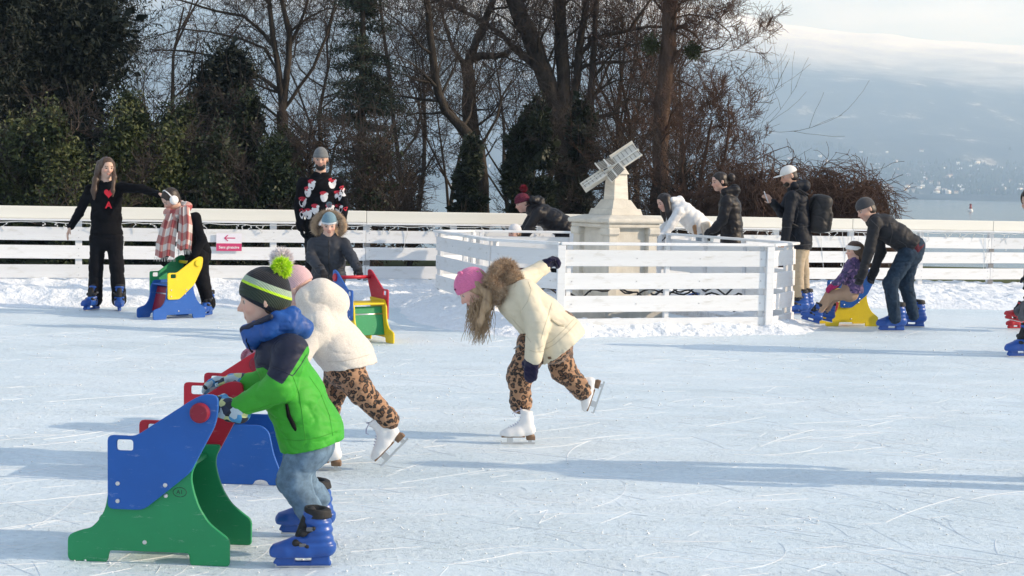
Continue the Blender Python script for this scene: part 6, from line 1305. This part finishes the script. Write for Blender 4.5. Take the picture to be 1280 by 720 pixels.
TOR = [(643, 305, 0, .06), (643, 315, 0, .10), (643, 330, 0, .105), (643, 342, 0, .105), (643, 350, 0, .10)]; AR = [[(633, 311, -.06, .05), (628, 325, -.1, .045), (634, 338, -.16, .038)], [(653, 311, .06, .05), (657, 325, .02, .045), (650, 338, -.08, .038)]]; LG = [[(637, 346, 0, .07), (637, 358, 0, .056), (637, 370, 0, .05)], [(648, 346, 0, .07), (648, 358, 0, .056), (648, 370, 0, .05)]]
HD = [std_hand((634, 339, -.16), (636, 344, -.2), .13, bg_), std_hand((650, 339, -.08), (646, 344, -.14), .13, bg_)]; p.body(TOR, AR, LG, HD, (1, -.8, 0), 1.2, (.64, .42, .34), (.1, .07, .05), .010, [p.J(637, 375), p.J(648, 375)]); p.top(TOR, AR, matn('plum_coat', (.10, .03, .06), .7, .2, 9, 70, .3), 'coat', (.78, -.62, 0), 1.25, .011, .007, .08, ((643, 348, 0), (0, 0, -1)), 53); p.gloves(HD, vs=.007); p.beanie(knit('white_hat_knit', (.74, .74, .76), 240), .06, .05, .44, None, .008); p.haircap(hairmat('fair_hair', (.14, .09, .05)), vs=.009, fat=.88); p.pants([(643, 340, 0, .10), (643, 347, 0, .10)], LG, blacktrou, 'trousers', (.78, -.62, 0), 1.2, .013, .006, .1, 54)
for px in (637, 648): g = p.J(px, 376, 0); skate(p.root, p.o, 'rental', (g[0], g[1], 0), (-.7, -.7, 0), (0, 0, 1), .2)

# ---- 9 woman in white puffer leaning over the rail
p = Person('woman in white puffer jacket with dark hair leaning over the enclosure rail', 18.75, (872, 382)); L_ = (.1, 1, 0); p.head((830, 253, -.02), .226, (-.85, -.45, -.38), (-.3, 0, 1))
TOR = [(843, 258, 0, .075), (854, 265, 0, .13), (868, 277, 0, .14), (881, 288, 0, .135), (888, 300, 0, .125)]; AR = [[(848, 266, -.17, .066), (838, 282, -.22, .06), (827, 297, -.24, .046)], [(846, 264, .17, .064), (834, 280, .2, .058), (822, 294, .18, .045)]]
LG = [[(880, 296, -.09, .09), (868, 334, -.1, .07), (876, 372, -.1, .065)], [(883, 296, .1, .09), (874, 334, .1, .07), (882, 372, .1, .065)]]; HD = [std_hand((826, 298, -.24), (820, 305, -.25), .165, bg_, (0, 1, -.3), (-.5, 0, .8)), std_hand((821, 295, .18), (815, 302, .18), .165, bg_, (0, -1, -.3), (-.5, 0, .8))]
p.body(TOR, AR, LG, HD, L_, 1.3, (.62, .40, .32), (.03, .02, .018), .010, [p.J(874, 378, -.1), p.J(880, 378, .1)]); WP = matn('white_puffer', (.72, .73, .74), .5, .05, 9, 60, .2, .004, spec=.35)
p.top(TOR, AR, WP, 'puffer_jacket', L_, 1.3, .010, .004, .09, ((884, 297, 0), (.5, 0, -.86)), 55, ((868, 277, 0), (.82, 0, -.55), .075, .007), extra=lambda sd: sd.chain([p.J(840, 250, -.09), p.J(850, 250, 0), p.J(840, 250, .09)], [.035, .048, .035], .03)); p.gloves(HD, vs=.007)
p.haircap(hairmat('black_brown_hair', (.018, .012, .010)), [[(833, 248, -.08, .05), (836, 266, -.14, .042), (837, 280, -.14, .02)], [(826, 252, .08, .04), (830, 268, .1, .035), (831, 276, .1, .015)]], .008); p.pants([(882, 286, 0, .118), (881, 298, 0, .115)], LG, denim('pale_denim', (.26, .33, .40)), 'jeans', L_, 1.25, .012, .007, .09, 56)
for px, d in ((874, -.1), (880, .1)): g = p.J(px, 380, d); skate(p.root, p.o, 'rental', (g[0], g[1], 0), (-1, -.2, 0), (0, 0, 1), .275)
bagp = at(877, 287, 18.45); bag = empty('tan_mitten_bag', (bagp.x, bagp.y, 0), 'small tan and cream bag hanging at the hip of the white puffer jacket', 'bag'); sd = SD(); sd.bx((bagp.x, bagp.y, bagp.z), (.075, .035, .05), Matrix.Rotation(rad(-14), 3, 'Y'), .03, .01); sd.plane((bagp.x + .03, 0, 0), (1, 0, .1)); o = mk('pouch', sd.mesh('pouch', .008, folds(.004, .05, 3), (bagp.x, bagp.y, 0)), bag, matn('tan_suede', (.30, .18, .10), .85, .15, 10, 60, .3)); sd = SD(); sd.bx((bagp.x + .06, bagp.y, bagp.z + .015), (.03, .04, .055), Matrix.Rotation(rad(-14), 3, 'Y'), .03, .01); mk('flap', sd.mesh('flap', .008, folds(.004, .05, 4), (bagp.x, bagp.y, 0)), bag, matn('cream_plush', (.62, .56, .48), .95, .1, 30, 80, .4))

# ---- 10 woman in black puffer
p = Person('woman in black puffer jacket with dark hair tied back behind the enclosure', 18.1, (912, 388)); L_ = (.15, 1, 0); p.head((899, 227, 0), .23, (-.93, -.3, -.18), (-.05, 0, 1))
TOR = [(909, 244, 0, .085), (912, 258, 0, .135), (914, 280, 0, .135), (915, 300, 0, .14), (916, 316, 0, .13)]; AR = [[(908, 252, -.19, .07), (903, 275, -.22, .064), (893, 286, -.3, .05)], [(910, 252, .19, .068), (905, 276, .2, .06), (894, 290, .14, .05)]]
LG = [[(913, 310, -.08, .092), (911, 346, -.08, .072), (912, 378, -.08, .065)], [(915, 310, .09, .092), (916, 346, .09, .072), (918, 378, .09, .065)]]; HD = [std_hand((892, 287, -.3), (885, 290, -.33), .17, bg_, (0, .5, -.8), (-.3, .8, .3)), std_hand((893, 291, .14), (886, 295, .12), .17, bg_, (0, -.5, -.8), (-.3, -.8, .3))]
p.body(TOR, AR, LG, HD, L_, 1.3, (.60, .38, .30), (.03, .02, .016), .010, [p.J(910, 383, -.08), p.J(916, 383, .09)]); p.top(TOR, AR, PUF, 'puffer_jacket', L_, 1.3, .010, .006, .09, ((915, 310, 0), (0, 0, -1)), 57, ((912, 258, 0), (0, 0, 1), .085, .007), extra=lambda sd: sd.chain([p.J(906, 240, -.10), p.J(918, 238, -.03), p.J(918, 238, .03), p.J(906, 240, .10)], [.05, .068, .068, .05], .03)); p.gloves(HD, vs=.007)
hh_ = hairmat('dark_tied_hair', (.022, .015, .012)); p.haircap(hh_, vs=.008); sd = SD(); sd.el(p.J(914, 222, 0), (.05, .05, .055), None, 0); p.add('hair_bun', sd, hh_, .008, folds(.005, .03, 3)); p.pants([(915, 302, 0, .118), (915, 312, 0, .115)], LG, blacktrou, 'trousers', L_, 1.2, .013, .007, .09, 58)
for px, d in ((910, -.08), (916, .09)): g = p.J(px, 386, d); skate(p.root, p.o, 'rental', (g[0], g[1], 0), (-1, -.1, 0), (0, 0, 1), .28)

# ---- 11 man with white cap, phone and backpack
p = Person('man in white cap, dark coat and beige trousers holding up a phone', 17.55, (1000, 392)); L_ = (.1, 1, 0); p.head((985.5, 220, 0), .236, (-.96, -.22, -.30), (-.1, 0, 1))
TOR = [(993, 238, 0, .085), (996, 252, 0, .135), (998, 275, 0, .14), (999, 300, 0, .15), (999, 322, 0, .15)]; AR = [[(990, 246, -.19, .07), (985, 275, -.24, .064), (981, 302, -.18, .052)], [(988, 246, .19, .068), (977, 266, .14, .06), (966, 253, .0, .046)]]
LG = [[(999, 312, -.08, .088), (997, 340, -.09, .07), (999, 372, -.10, .062)], [(1002, 312, .09, .088), (1004, 340, .09, .07), (1006, 370, .09, .062)]]; HD = [std_hand((981, 303, -.18), (979, 314, -.2), .18, None, (0, 1, 0), (-1, 0, 0), curl=.3), std_hand((965, 252, 0), (959.5, 246, -.02), .17, None, (-.6, 0, .4), (.3, -.9, .3), curl=.5)]
p.body(TOR, AR, LG, HD, L_, 1.3, (.52, .33, .25), (.02, .016, .014), .009, [p.J(996, 385, -.1), p.J(1003, 383, .09)]); ct = p.top(TOR, AR, navypuff, 'coat', L_, 1.3, .010, .009, .09, ((999, 311, 0), (0, 0, -1)), 59, extra=lambda sd: sd.chain([p.J(993, 232, -.10), p.J(1005, 232, -.03), p.J(1005, 232, .03), p.J(993, 232, .10)], [.05, .07, .07, .05], .03))
p.haircap(hairmat('black_short_hair', (.018, .014, .012)), vs=.008, fat=.90); sd = SD(); sd.el(p.H(0, .20, -.33), A3((.23, .18, .2)) * p.hh, p.R, 0); sd.el(p.H(0, .36, -.22), A3((.12, .2, .08)) * p.hh, p.R, .02, '-'); sd.plane(p.H(0, 0, -.15), p.R[:, 2]); p.add('beard', sd, hairmat('dark_beard', (.02, .015, .012)), .007, folds(.003, .02, 6))
gl = matn('coat_seam_grey', (.03, .033, .04), .6, .1, 9, 40, 0)
for q_ in ([(988, 290), (994, 297), (996, 303)], [(978, 284), (1000, 284), (1012, 282)], [(980, 306), (998, 307), (1014, 305)], [(992, 240), (998, 262), (994, 282)]): seam(p, ct, q_, gl, .004)
CAPW = matn('off_white_cap', (.70, .69, .66), .8, .05, 10, 90, .25); cp = p.beanie(CAPW, .13, -.08, .40, None, .007, 'cap', 1.02); sd = SD(); sd.el(p.H(0, .52, .13), A3((.27, .30, .035)) * p.hh, p.R, 0); mk('cap_peak', sd.mesh('cap_peak', .006, None, p.o), cp, CAPW)
p.pants([(1000, 304, 0, .12), (1000, 314, 0, .115)], LG, matn('beige_chinos', (.42, .34, .24), .85, .1, 9, 90, .25), 'trousers', L_, 1.2, .011, .008, .09, 60)
for px, py, d in ((1002, 394, -.10), (1008, 391, .09)): g = p.J(px, py, d); skate(p.root, p.o, 'rental', (g[0], g[1], 0), (-1, -.25, 0), (0, 0, 1), .30)
ph = at(959, 247.5, 17.53); phr = empty('phone', (ph.x, ph.y, 0), 'phone held up by the man in the white cap', 'phone'); o = MB().box((0, 0, 0), (.012, .075, .15), bev=.003).build('case', matn('phone_case', (.55, .56, .6), .3, .05, 10, 60, 0), phr); o.location = (-.012, 0, ph.z + .01); o.rotation_euler = (0, rad(-22), rad(-10)); o2 = MB().box((-.0068, 0, 0), (.001, .066, .138)).build('screen', matn('phone_glass', (.01, .01, .012), .1, .1, 10, 60, 0), o)
bpk = at(1024, 268, 17.55); bpr = empty('backpack', (bpk.x, bpk.y, 0), 'black backpack worn by the man in the white cap', 'backpack'); blkn = matn('black_nylon', (.010, .010, .012), .55, .3, 12, 120, .3, .003, spec=.35); B0 = A3((bpk.x, bpk.y, 0)); sd = SD(); Rb = np.array(Matrix.Rotation(rad(8), 3, 'Y')); sd.bx(A3(bpk) + A3((-.01, 0, .01)), (.03, .075, .15), Rb, .085, .03); sd.bx(A3(bpk) + A3((.08, 0, -.08)), (.02, .09, .09), Rb, .04, .03); sd.bx(A3(bpk) + A3((.06, 0, .12)), (.015, .07, .04), Rb, .06, .04); mk('pack', sd.mesh('pack', .009, folds(.009, .10, 8), B0), bpr, blkn)
for sgn in (-1, 1):
    tubes_obj('strap', [([A3(q) - B0 for q in (p.J(1010, 244, sgn * .13), p.J(999, 237, sgn * .15), p.J(985.5, 244, sgn * .15), p.J(982.5, 262, sgn * .17), p.J(990, 280, sgn * .2), p.J(1010, 290, sgn * .14))], [.016] * 6)], blkn, bpr, 6)
tubes_obj('grab_loop', [([A3(p.J(1014, 242, -.04)) - B0, A3(p.J(1015, 238, 0)) - B0, A3(p.J(1014, 242, .04)) - B0], [.008] * 3)], blkn, bpr, 6)

# ---- 12 man bending over the seated child
p = Person('man in dark grey jacket, grey beanie and jeans bending over the seated child', 15.5, (1122, 412)); L_ = (.1, 1, 0); p.head((1082, 262, 0), .235, (-.86, -.25, -.45), (-.42, 0, .9))
TOR = [(1092, 276, 0, .085), (1103, 283, 0, .13), (1122, 295, 0, .13), (1138, 308, 0, .128), (1148, 320, 0, .12)]; AR = [[(1094, 278, -.17, .066), (1087, 312, -.21, .058), (1078, 342, -.22, .044)], [(1098, 278, .17, .064), (1101, 315, .18, .056), (1092, 340, .12, .044)]]
LG = [[(1134, 318, -.09, .10), (1113, 354, -.12, .078), (1119, 398, -.13, .062)], [(1138, 318, .09, .10), (1132, 354, .13, .078), (1142, 394, .17, .062)]]; HD = [std_hand((1078, 343, -.22), (1074, 353, -.2), .17, bg_, (0, 1, -.2), (-.9, 0, .2), curl=.5), std_hand((1092, 341, .12), (1088, 351, .1), .17, bg_, (0, -1, -.2), (-.9, 0, .2), curl=.5)]
p.body(TOR, AR, LG, HD, L_, 1.3, (.56, .36, .28), (.05, .04, .03), .009, [p.J(1112, 408, -.13), p.J(1138, 403, .17)]); cj = p.top(TOR, AR, matn('charcoal_jacket', (.018, .018, .021), .65, .2, 9, 70, .25, .004, spec=.25, crease=.4), 'jacket', L_, 1.3, .009, .007, .085, ((1138, 309, 0), (.72, 0, -.70)), 61, ((1103, 283, 0), (.8, 0, -.6), .10, .006)); p.gloves(HD, vs=.006)
cs = matn('jacket_seam', (.05, .05, .055), .6, .1, 9, 40, 0)
for q_ in ([(1088, 274), (1098, 284), (1096, 300)], [(1112, 276), (1116, 290), (1112, 306)], [(1122, 300), (1132, 306), (1136, 314)]): seam(p, cj, q_, cs, .003)
sd = SD(); sd.rc(p.J(1134, 303, 0), p.J(1143, 311, 0), .128, .122, .02, L_, 1.28); sd.plane(p.J(1144, 314, 0), (.72, 0, -.70)); sd.plane(p.J(1135, 305, 0), (-.72, 0, .70)); p.add('sweater_hem', sd, matn('maroon_knit', (.09, .012, .022), .9, .2, 30, 120, .4), .010, folds(.005, .06, 9))
p.beanie(knit('charcoal_beanie_knit', (.06, .06, .065), 260), .08, .10, .42, None, .007); p.haircap(hairmat('dark_short_hair', (.03, .024, .02)), vs=.009, fat=.90); p.pants([(1142, 308, 0, .122), (1139, 318, 0, .125)], LG, denim('dark_denim', (.022, .038, .062)), 'jeans', L_, 1.2, .010, .010, .08, 62)
g = gnd(1122, 414); skate(p.root, p.o, 'rental', g, (-1, -.2, 0), (0, 0, 1), .31); g = gnd(1147, 409); skate(p.root, p.o, 'rental', g, (-1, .0, 0), (0, 0, 1), .30)

# ---- 13 seated child
p = Person('small child in purple coat and white headband seated on the blue and yellow aid', 15.62, (1060, 400)); L_ = (.1, 1, 0); p.head((1067, 313, 0), .195, (-.97, -.2, -.12), (.05, 0, 1))
TOR = [(1067, 325, 0, .055), (1066, 335, 0, .09), (1066, 350, 0, .10), (1066, 362, 0, .105), (1064, 370, 0, .10)]; AR = [[(1062, 333, -.11, .05), (1053, 348, -.14, .046), (1043, 356, -.13, .038)], [(1062, 333, .11, .05), (1053, 348, .12, .046), (1043, 357, .09, .038)]]
LG = [[(1060, 366, -.05, .066), (1037, 370, -.07, .055), (1024, 388, -.07, .048)], [(1060, 366, .06, .066), (1040, 372, .07, .055), (1034, 388, .08, .048)]]; mg = knit('magenta_mitten_knit', (.36, .02, .11)); HD = [std_hand((1042, 357, -.13), (1034, 362, -.13), .125, mg, (0, .6, -.8), (-.3, .5, .8), curl=.5), std_hand((1042, 358, .09), (1034, 363, .09), .125, mg, (0, -.6, -.8), (-.3, -.5, .8), curl=.5)]
p.body(TOR, AR, LG, HD, L_, 1.25, (.64, .41, .32), (.12, .08, .05), .008, [p.J(1012, 396, -.07), p.J(1026, 394, .08)])
m_, t, b = nodes('purple_flecked_coat'); v = t.nodes.new('ShaderNodeTexVoronoi'); v.inputs['Scale'].default_value = 45; tcn = t.nodes.new('ShaderNodeTexCoord'); lk(t, tcn.outputs['Object'], v.inputs['Vector']); sv = t.nodes.new('ShaderNodeSeparateColor'); lk(t, v.outputs['Color'], sv.inputs[0]); r = ramp(t, sv.outputs[0], [(0, (.07, .045, .13)), (.4, (.12, .07, .19)), (.65, (.035, .03, .08)), (.85, (.28, .16, .28))], 'CONSTANT'); lk(t, r.outputs['Color'], b.inputs['Base Color']); b.inputs['Roughness'].default_value = .7
p.top(TOR, AR, m_, 'coat', L_, 1.25, .009, .007, .07, ((1064, 366, 0), (0, 0, -1)), 63); p.gloves(HD, vs=.006); p.haircap(hairmat('brown_child_hair', (.085, .05, .03)), [[(1074, 310, 0, .05), (1077, 322, 0, .035), (1078, 332, 0, .015)]], .007)
sd = SD(); sd.el(p.H(0, -.05, .14), A3((.40, .485, .42)) * p.hh, p.R, 0); sd.plane(p.H(0, 0, .02), p.R @ nrm((0, .2, -1))); sd.plane(p.H(0, 0, .25), p.R @ nrm((0, -.2, 1))); p.add('headband', sd, mf, .007, folds(.002, .04, 4)); p.pants([(1065, 356, 0, .10), (1062, 366, 0, .10)], LG, matn('tan_leggings', (.38, .25, .17), .85, .12, 9, 90, .2), 'leggings', L_, 1.2, .009, .005, .07, 64)
skate(p.root, p.o, 'rental', p.J(1018, 404, -.07), (-.92, 0, .25), (.25, 0, .92), .215); skate(p.root, p.o, 'rental', p.J(1034, 402, .08), (-.92, 0, .2), (.2, 0, .92), .215)

# ---- 14 person cut by the right edge, 15 child in red skates beyond, 16 skater just outside whose shadow lies on the ice
p = Person('person in dark jacket and black trousers cut off by the right edge', 13.3, (1288, 444)); L_ = (.2, 1, 0); p.J = lambda x, y, d=0.0, P=p: Person.J(P, x + 7, y, d)
p.head((1283, 252, 0), .235, (-.9, -.3, -.2), (0, 0, 1))
TOR = [(1290, 272, 0, .085), (1293, 288, 0, .13), (1294, 315, 0, .13), (1294, 342, 0, .135), (1294, 362, 0, .13)]; AR = [[(1288, 282, -.19, .068), (1282, 312, -.22, .06), (1280, 342, -.2, .046)], [(1292, 282, .19, .066), (1292, 312, .2, .06), (1288, 342, .15, .046)]]; LG = [[(1292, 350, -.09, .09), (1284, 390, -.1, .072), (1284, 428, -.1, .066)], [(1296, 350, .1, .09), (1300, 390, .1, .072), (1306, 426, .1, .066)]]
HD = [std_hand((1280, 343, -.2), (1279, 355, -.2), .18, bg_, (0, 1, 0), (-1, 0, 0), curl=.4), std_hand((1288, 343, .15), (1287, 355, .15), .18, bg_, (0, -1, 0), (-1, 0, 0), curl=.4)]; p.body(TOR, AR, LG, HD, L_, 1.3, (.55, .36, .28), (.02, .015, .012), .010, [p.J(1276, 436, -.1), p.J(1298, 436, .1)]); p.top(TOR, AR, matn('dark_teal_jacket', (.02, .03, .038), .6, .2, 9, 70, .25, spec=.3), 'jacket', L_, 1.3, .011, .008, .09, ((1294, 352, 0), (0, 0, -1)), 71); p.gloves(HD, vs=.007); p.haircap(hairmat('black_curly_hair', (.015, .012, .010)), vs=.009, fat=1.12, amp=.008); p.pants([(1294, 340, 0, .122), (1294, 354, 0, .12)], LG, blacktrou, 'trousers', L_, 1.2, .012, .008, .1, 72)
g = gnd(1284, 446); skate(p.root, p.o, 'rental', g, (-1, -.3, 0), (0, 0, 1), .30); g = gnd(1306, 442); skate(p.root, p.o, 'rental', g, (-1, -.1, 0), (0, 0, 1), .30)
p = Person('child in red skates leaning back at the right edge behind the dark trousers', 15.75, (1296, 412)); p.head((1306, 318, 0), .2, (-.9, -.3, -.1), (0, 0, 1)); L_ = (.1, 1, 0)
TOR = [(1306, 332, 0, .06), (1306, 344, 0, .10), (1304, 360, 0, .105), (1300, 374, 0, .105), (1298, 384, 0, .1)]; AR = [[(1302, 340, -.12, .05), (1298, 356, -.14, .046), (1290, 366, -.12, .038)], [(1302, 340, .12, .05), (1298, 356, .14, .046), (1290, 366, .12, .038)]]; LG = [[(1298, 380, -.06, .07), (1284, 384, -.07, .056), (1278, 396, -.07, .05)], [(1298, 380, .06, .07), (1282, 382, .07, .056), (1272, 390, .07, .05)]]
HD = [std_hand((1289, 367, -.12), (1284, 372, -.12), .125, bg_), std_hand((1289, 367, .12), (1284, 372, .12), .125, bg_)]; p.body(TOR, AR, LG, HD, L_, 1.25, (.64, .42, .34), (.1, .07, .05), .011, [p.J(1272, 402, -.07), p.J(1264, 392, .07)]); p.top(TOR, AR, matn('navy_child_coat', (.02, .03, .07), .7, .2, 9, 70, .3), 'coat', L_, 1.25, .012, .007, .08, ((1300, 381, 0), (-.1, 0, -1)), 73); p.gloves(HD, vs=.007); p.haircap(hairmat('child_hair', (.06, .04, .03)), vs=.010); p.pants([(1301, 370, 0, .1), (1299, 380, 0, .1)], LG, matn('grey_child_trousers', (.10, .10, .11), .8, .2, 9, 90, .2), 'trousers', L_, 1.2, .012, .006, .08, 74)
g = gnd(1274, 411); skate(p.root, p.o, 'red', g, (-1, -.3, 0), (0, 0, 1), .215); skate(p.root, p.o, 'red', p.J(1272, 402, .1), (-.95, -.1, .2), (.2, 0, .95), .215)
SPX = 3.75; SPY = 7.2
p = Person('skater standing just outside the right edge whose long shadow crosses the ice', SPY, (640, 500)); p.o = A3((SPX, SPY, 0)); p.root.location = p.o; p.J = lambda x, z, d=0.0: A3((SPX + x, SPY + d, z)); p.head((-.02, 1.60, 0), .23, (-1, -.1, -.1)); L_ = (0, 1, 0)
TOR = [(0, 1.42, 0, .08), (0, 1.30, 0, .125), (0, 1.10, 0, .125), (0, .92, 0, .13), (0, .82, 0, .125)]; AR = [[(0, 1.34, -.18, .062), (-.06, 1.10, -.24, .055), (-.16, .92, -.24, .044)], [(0, 1.34, .18, .062), (.03, 1.10, .26, .055), (-.05, .90, .28, .044)]]; LG = [[(0, .9, -.09, .09), (-.06, .5, -.10, .07), (.0, .16, -.11, .062)], [(0, .9, .1, .09), (.0, .5, .11, .07), (.12, .16, .13, .062)]]
HD = [std_hand((-.16, .91, -.24), (-.2, .80, -.24), .17, bg_, (0, 1, 0), (-1, 0, 0)), std_hand((-.05, .89, .28), (-.07, .78, .28), .17, bg_, (0, -1, 0), (-1, 0, 0))]; p.body(TOR, AR, LG, HD, L_, 1.35, (.58, .38, .3), (.04, .03, .02), .012, [p.J(-.05, .08, -.11), p.J(.07, .08, .13)]); p.top(TOR, AR, navypuff, 'coat', L_, 1.35, .013, .008, .09, ((0, .84, 0), (0, 0, -1)), 75); p.gloves(HD, vs=.008); p.haircap(hh_, vs=.010); p.pants([(0, .94, 0, .12), (0, .88, 0, .12)], LG, blacktrou, 'trousers', L_, 1.2, .013, .008, .1, 76)
skate(p.root, p.o, 'rental', p.J(.02, 0, -.11), (-1, -.1, 0), (0, 0, 1), .30); skate(p.root, p.o, 'rental', p.J(.14, 0, .13), (-1, .1, 0), (0, 0, 1), .30)
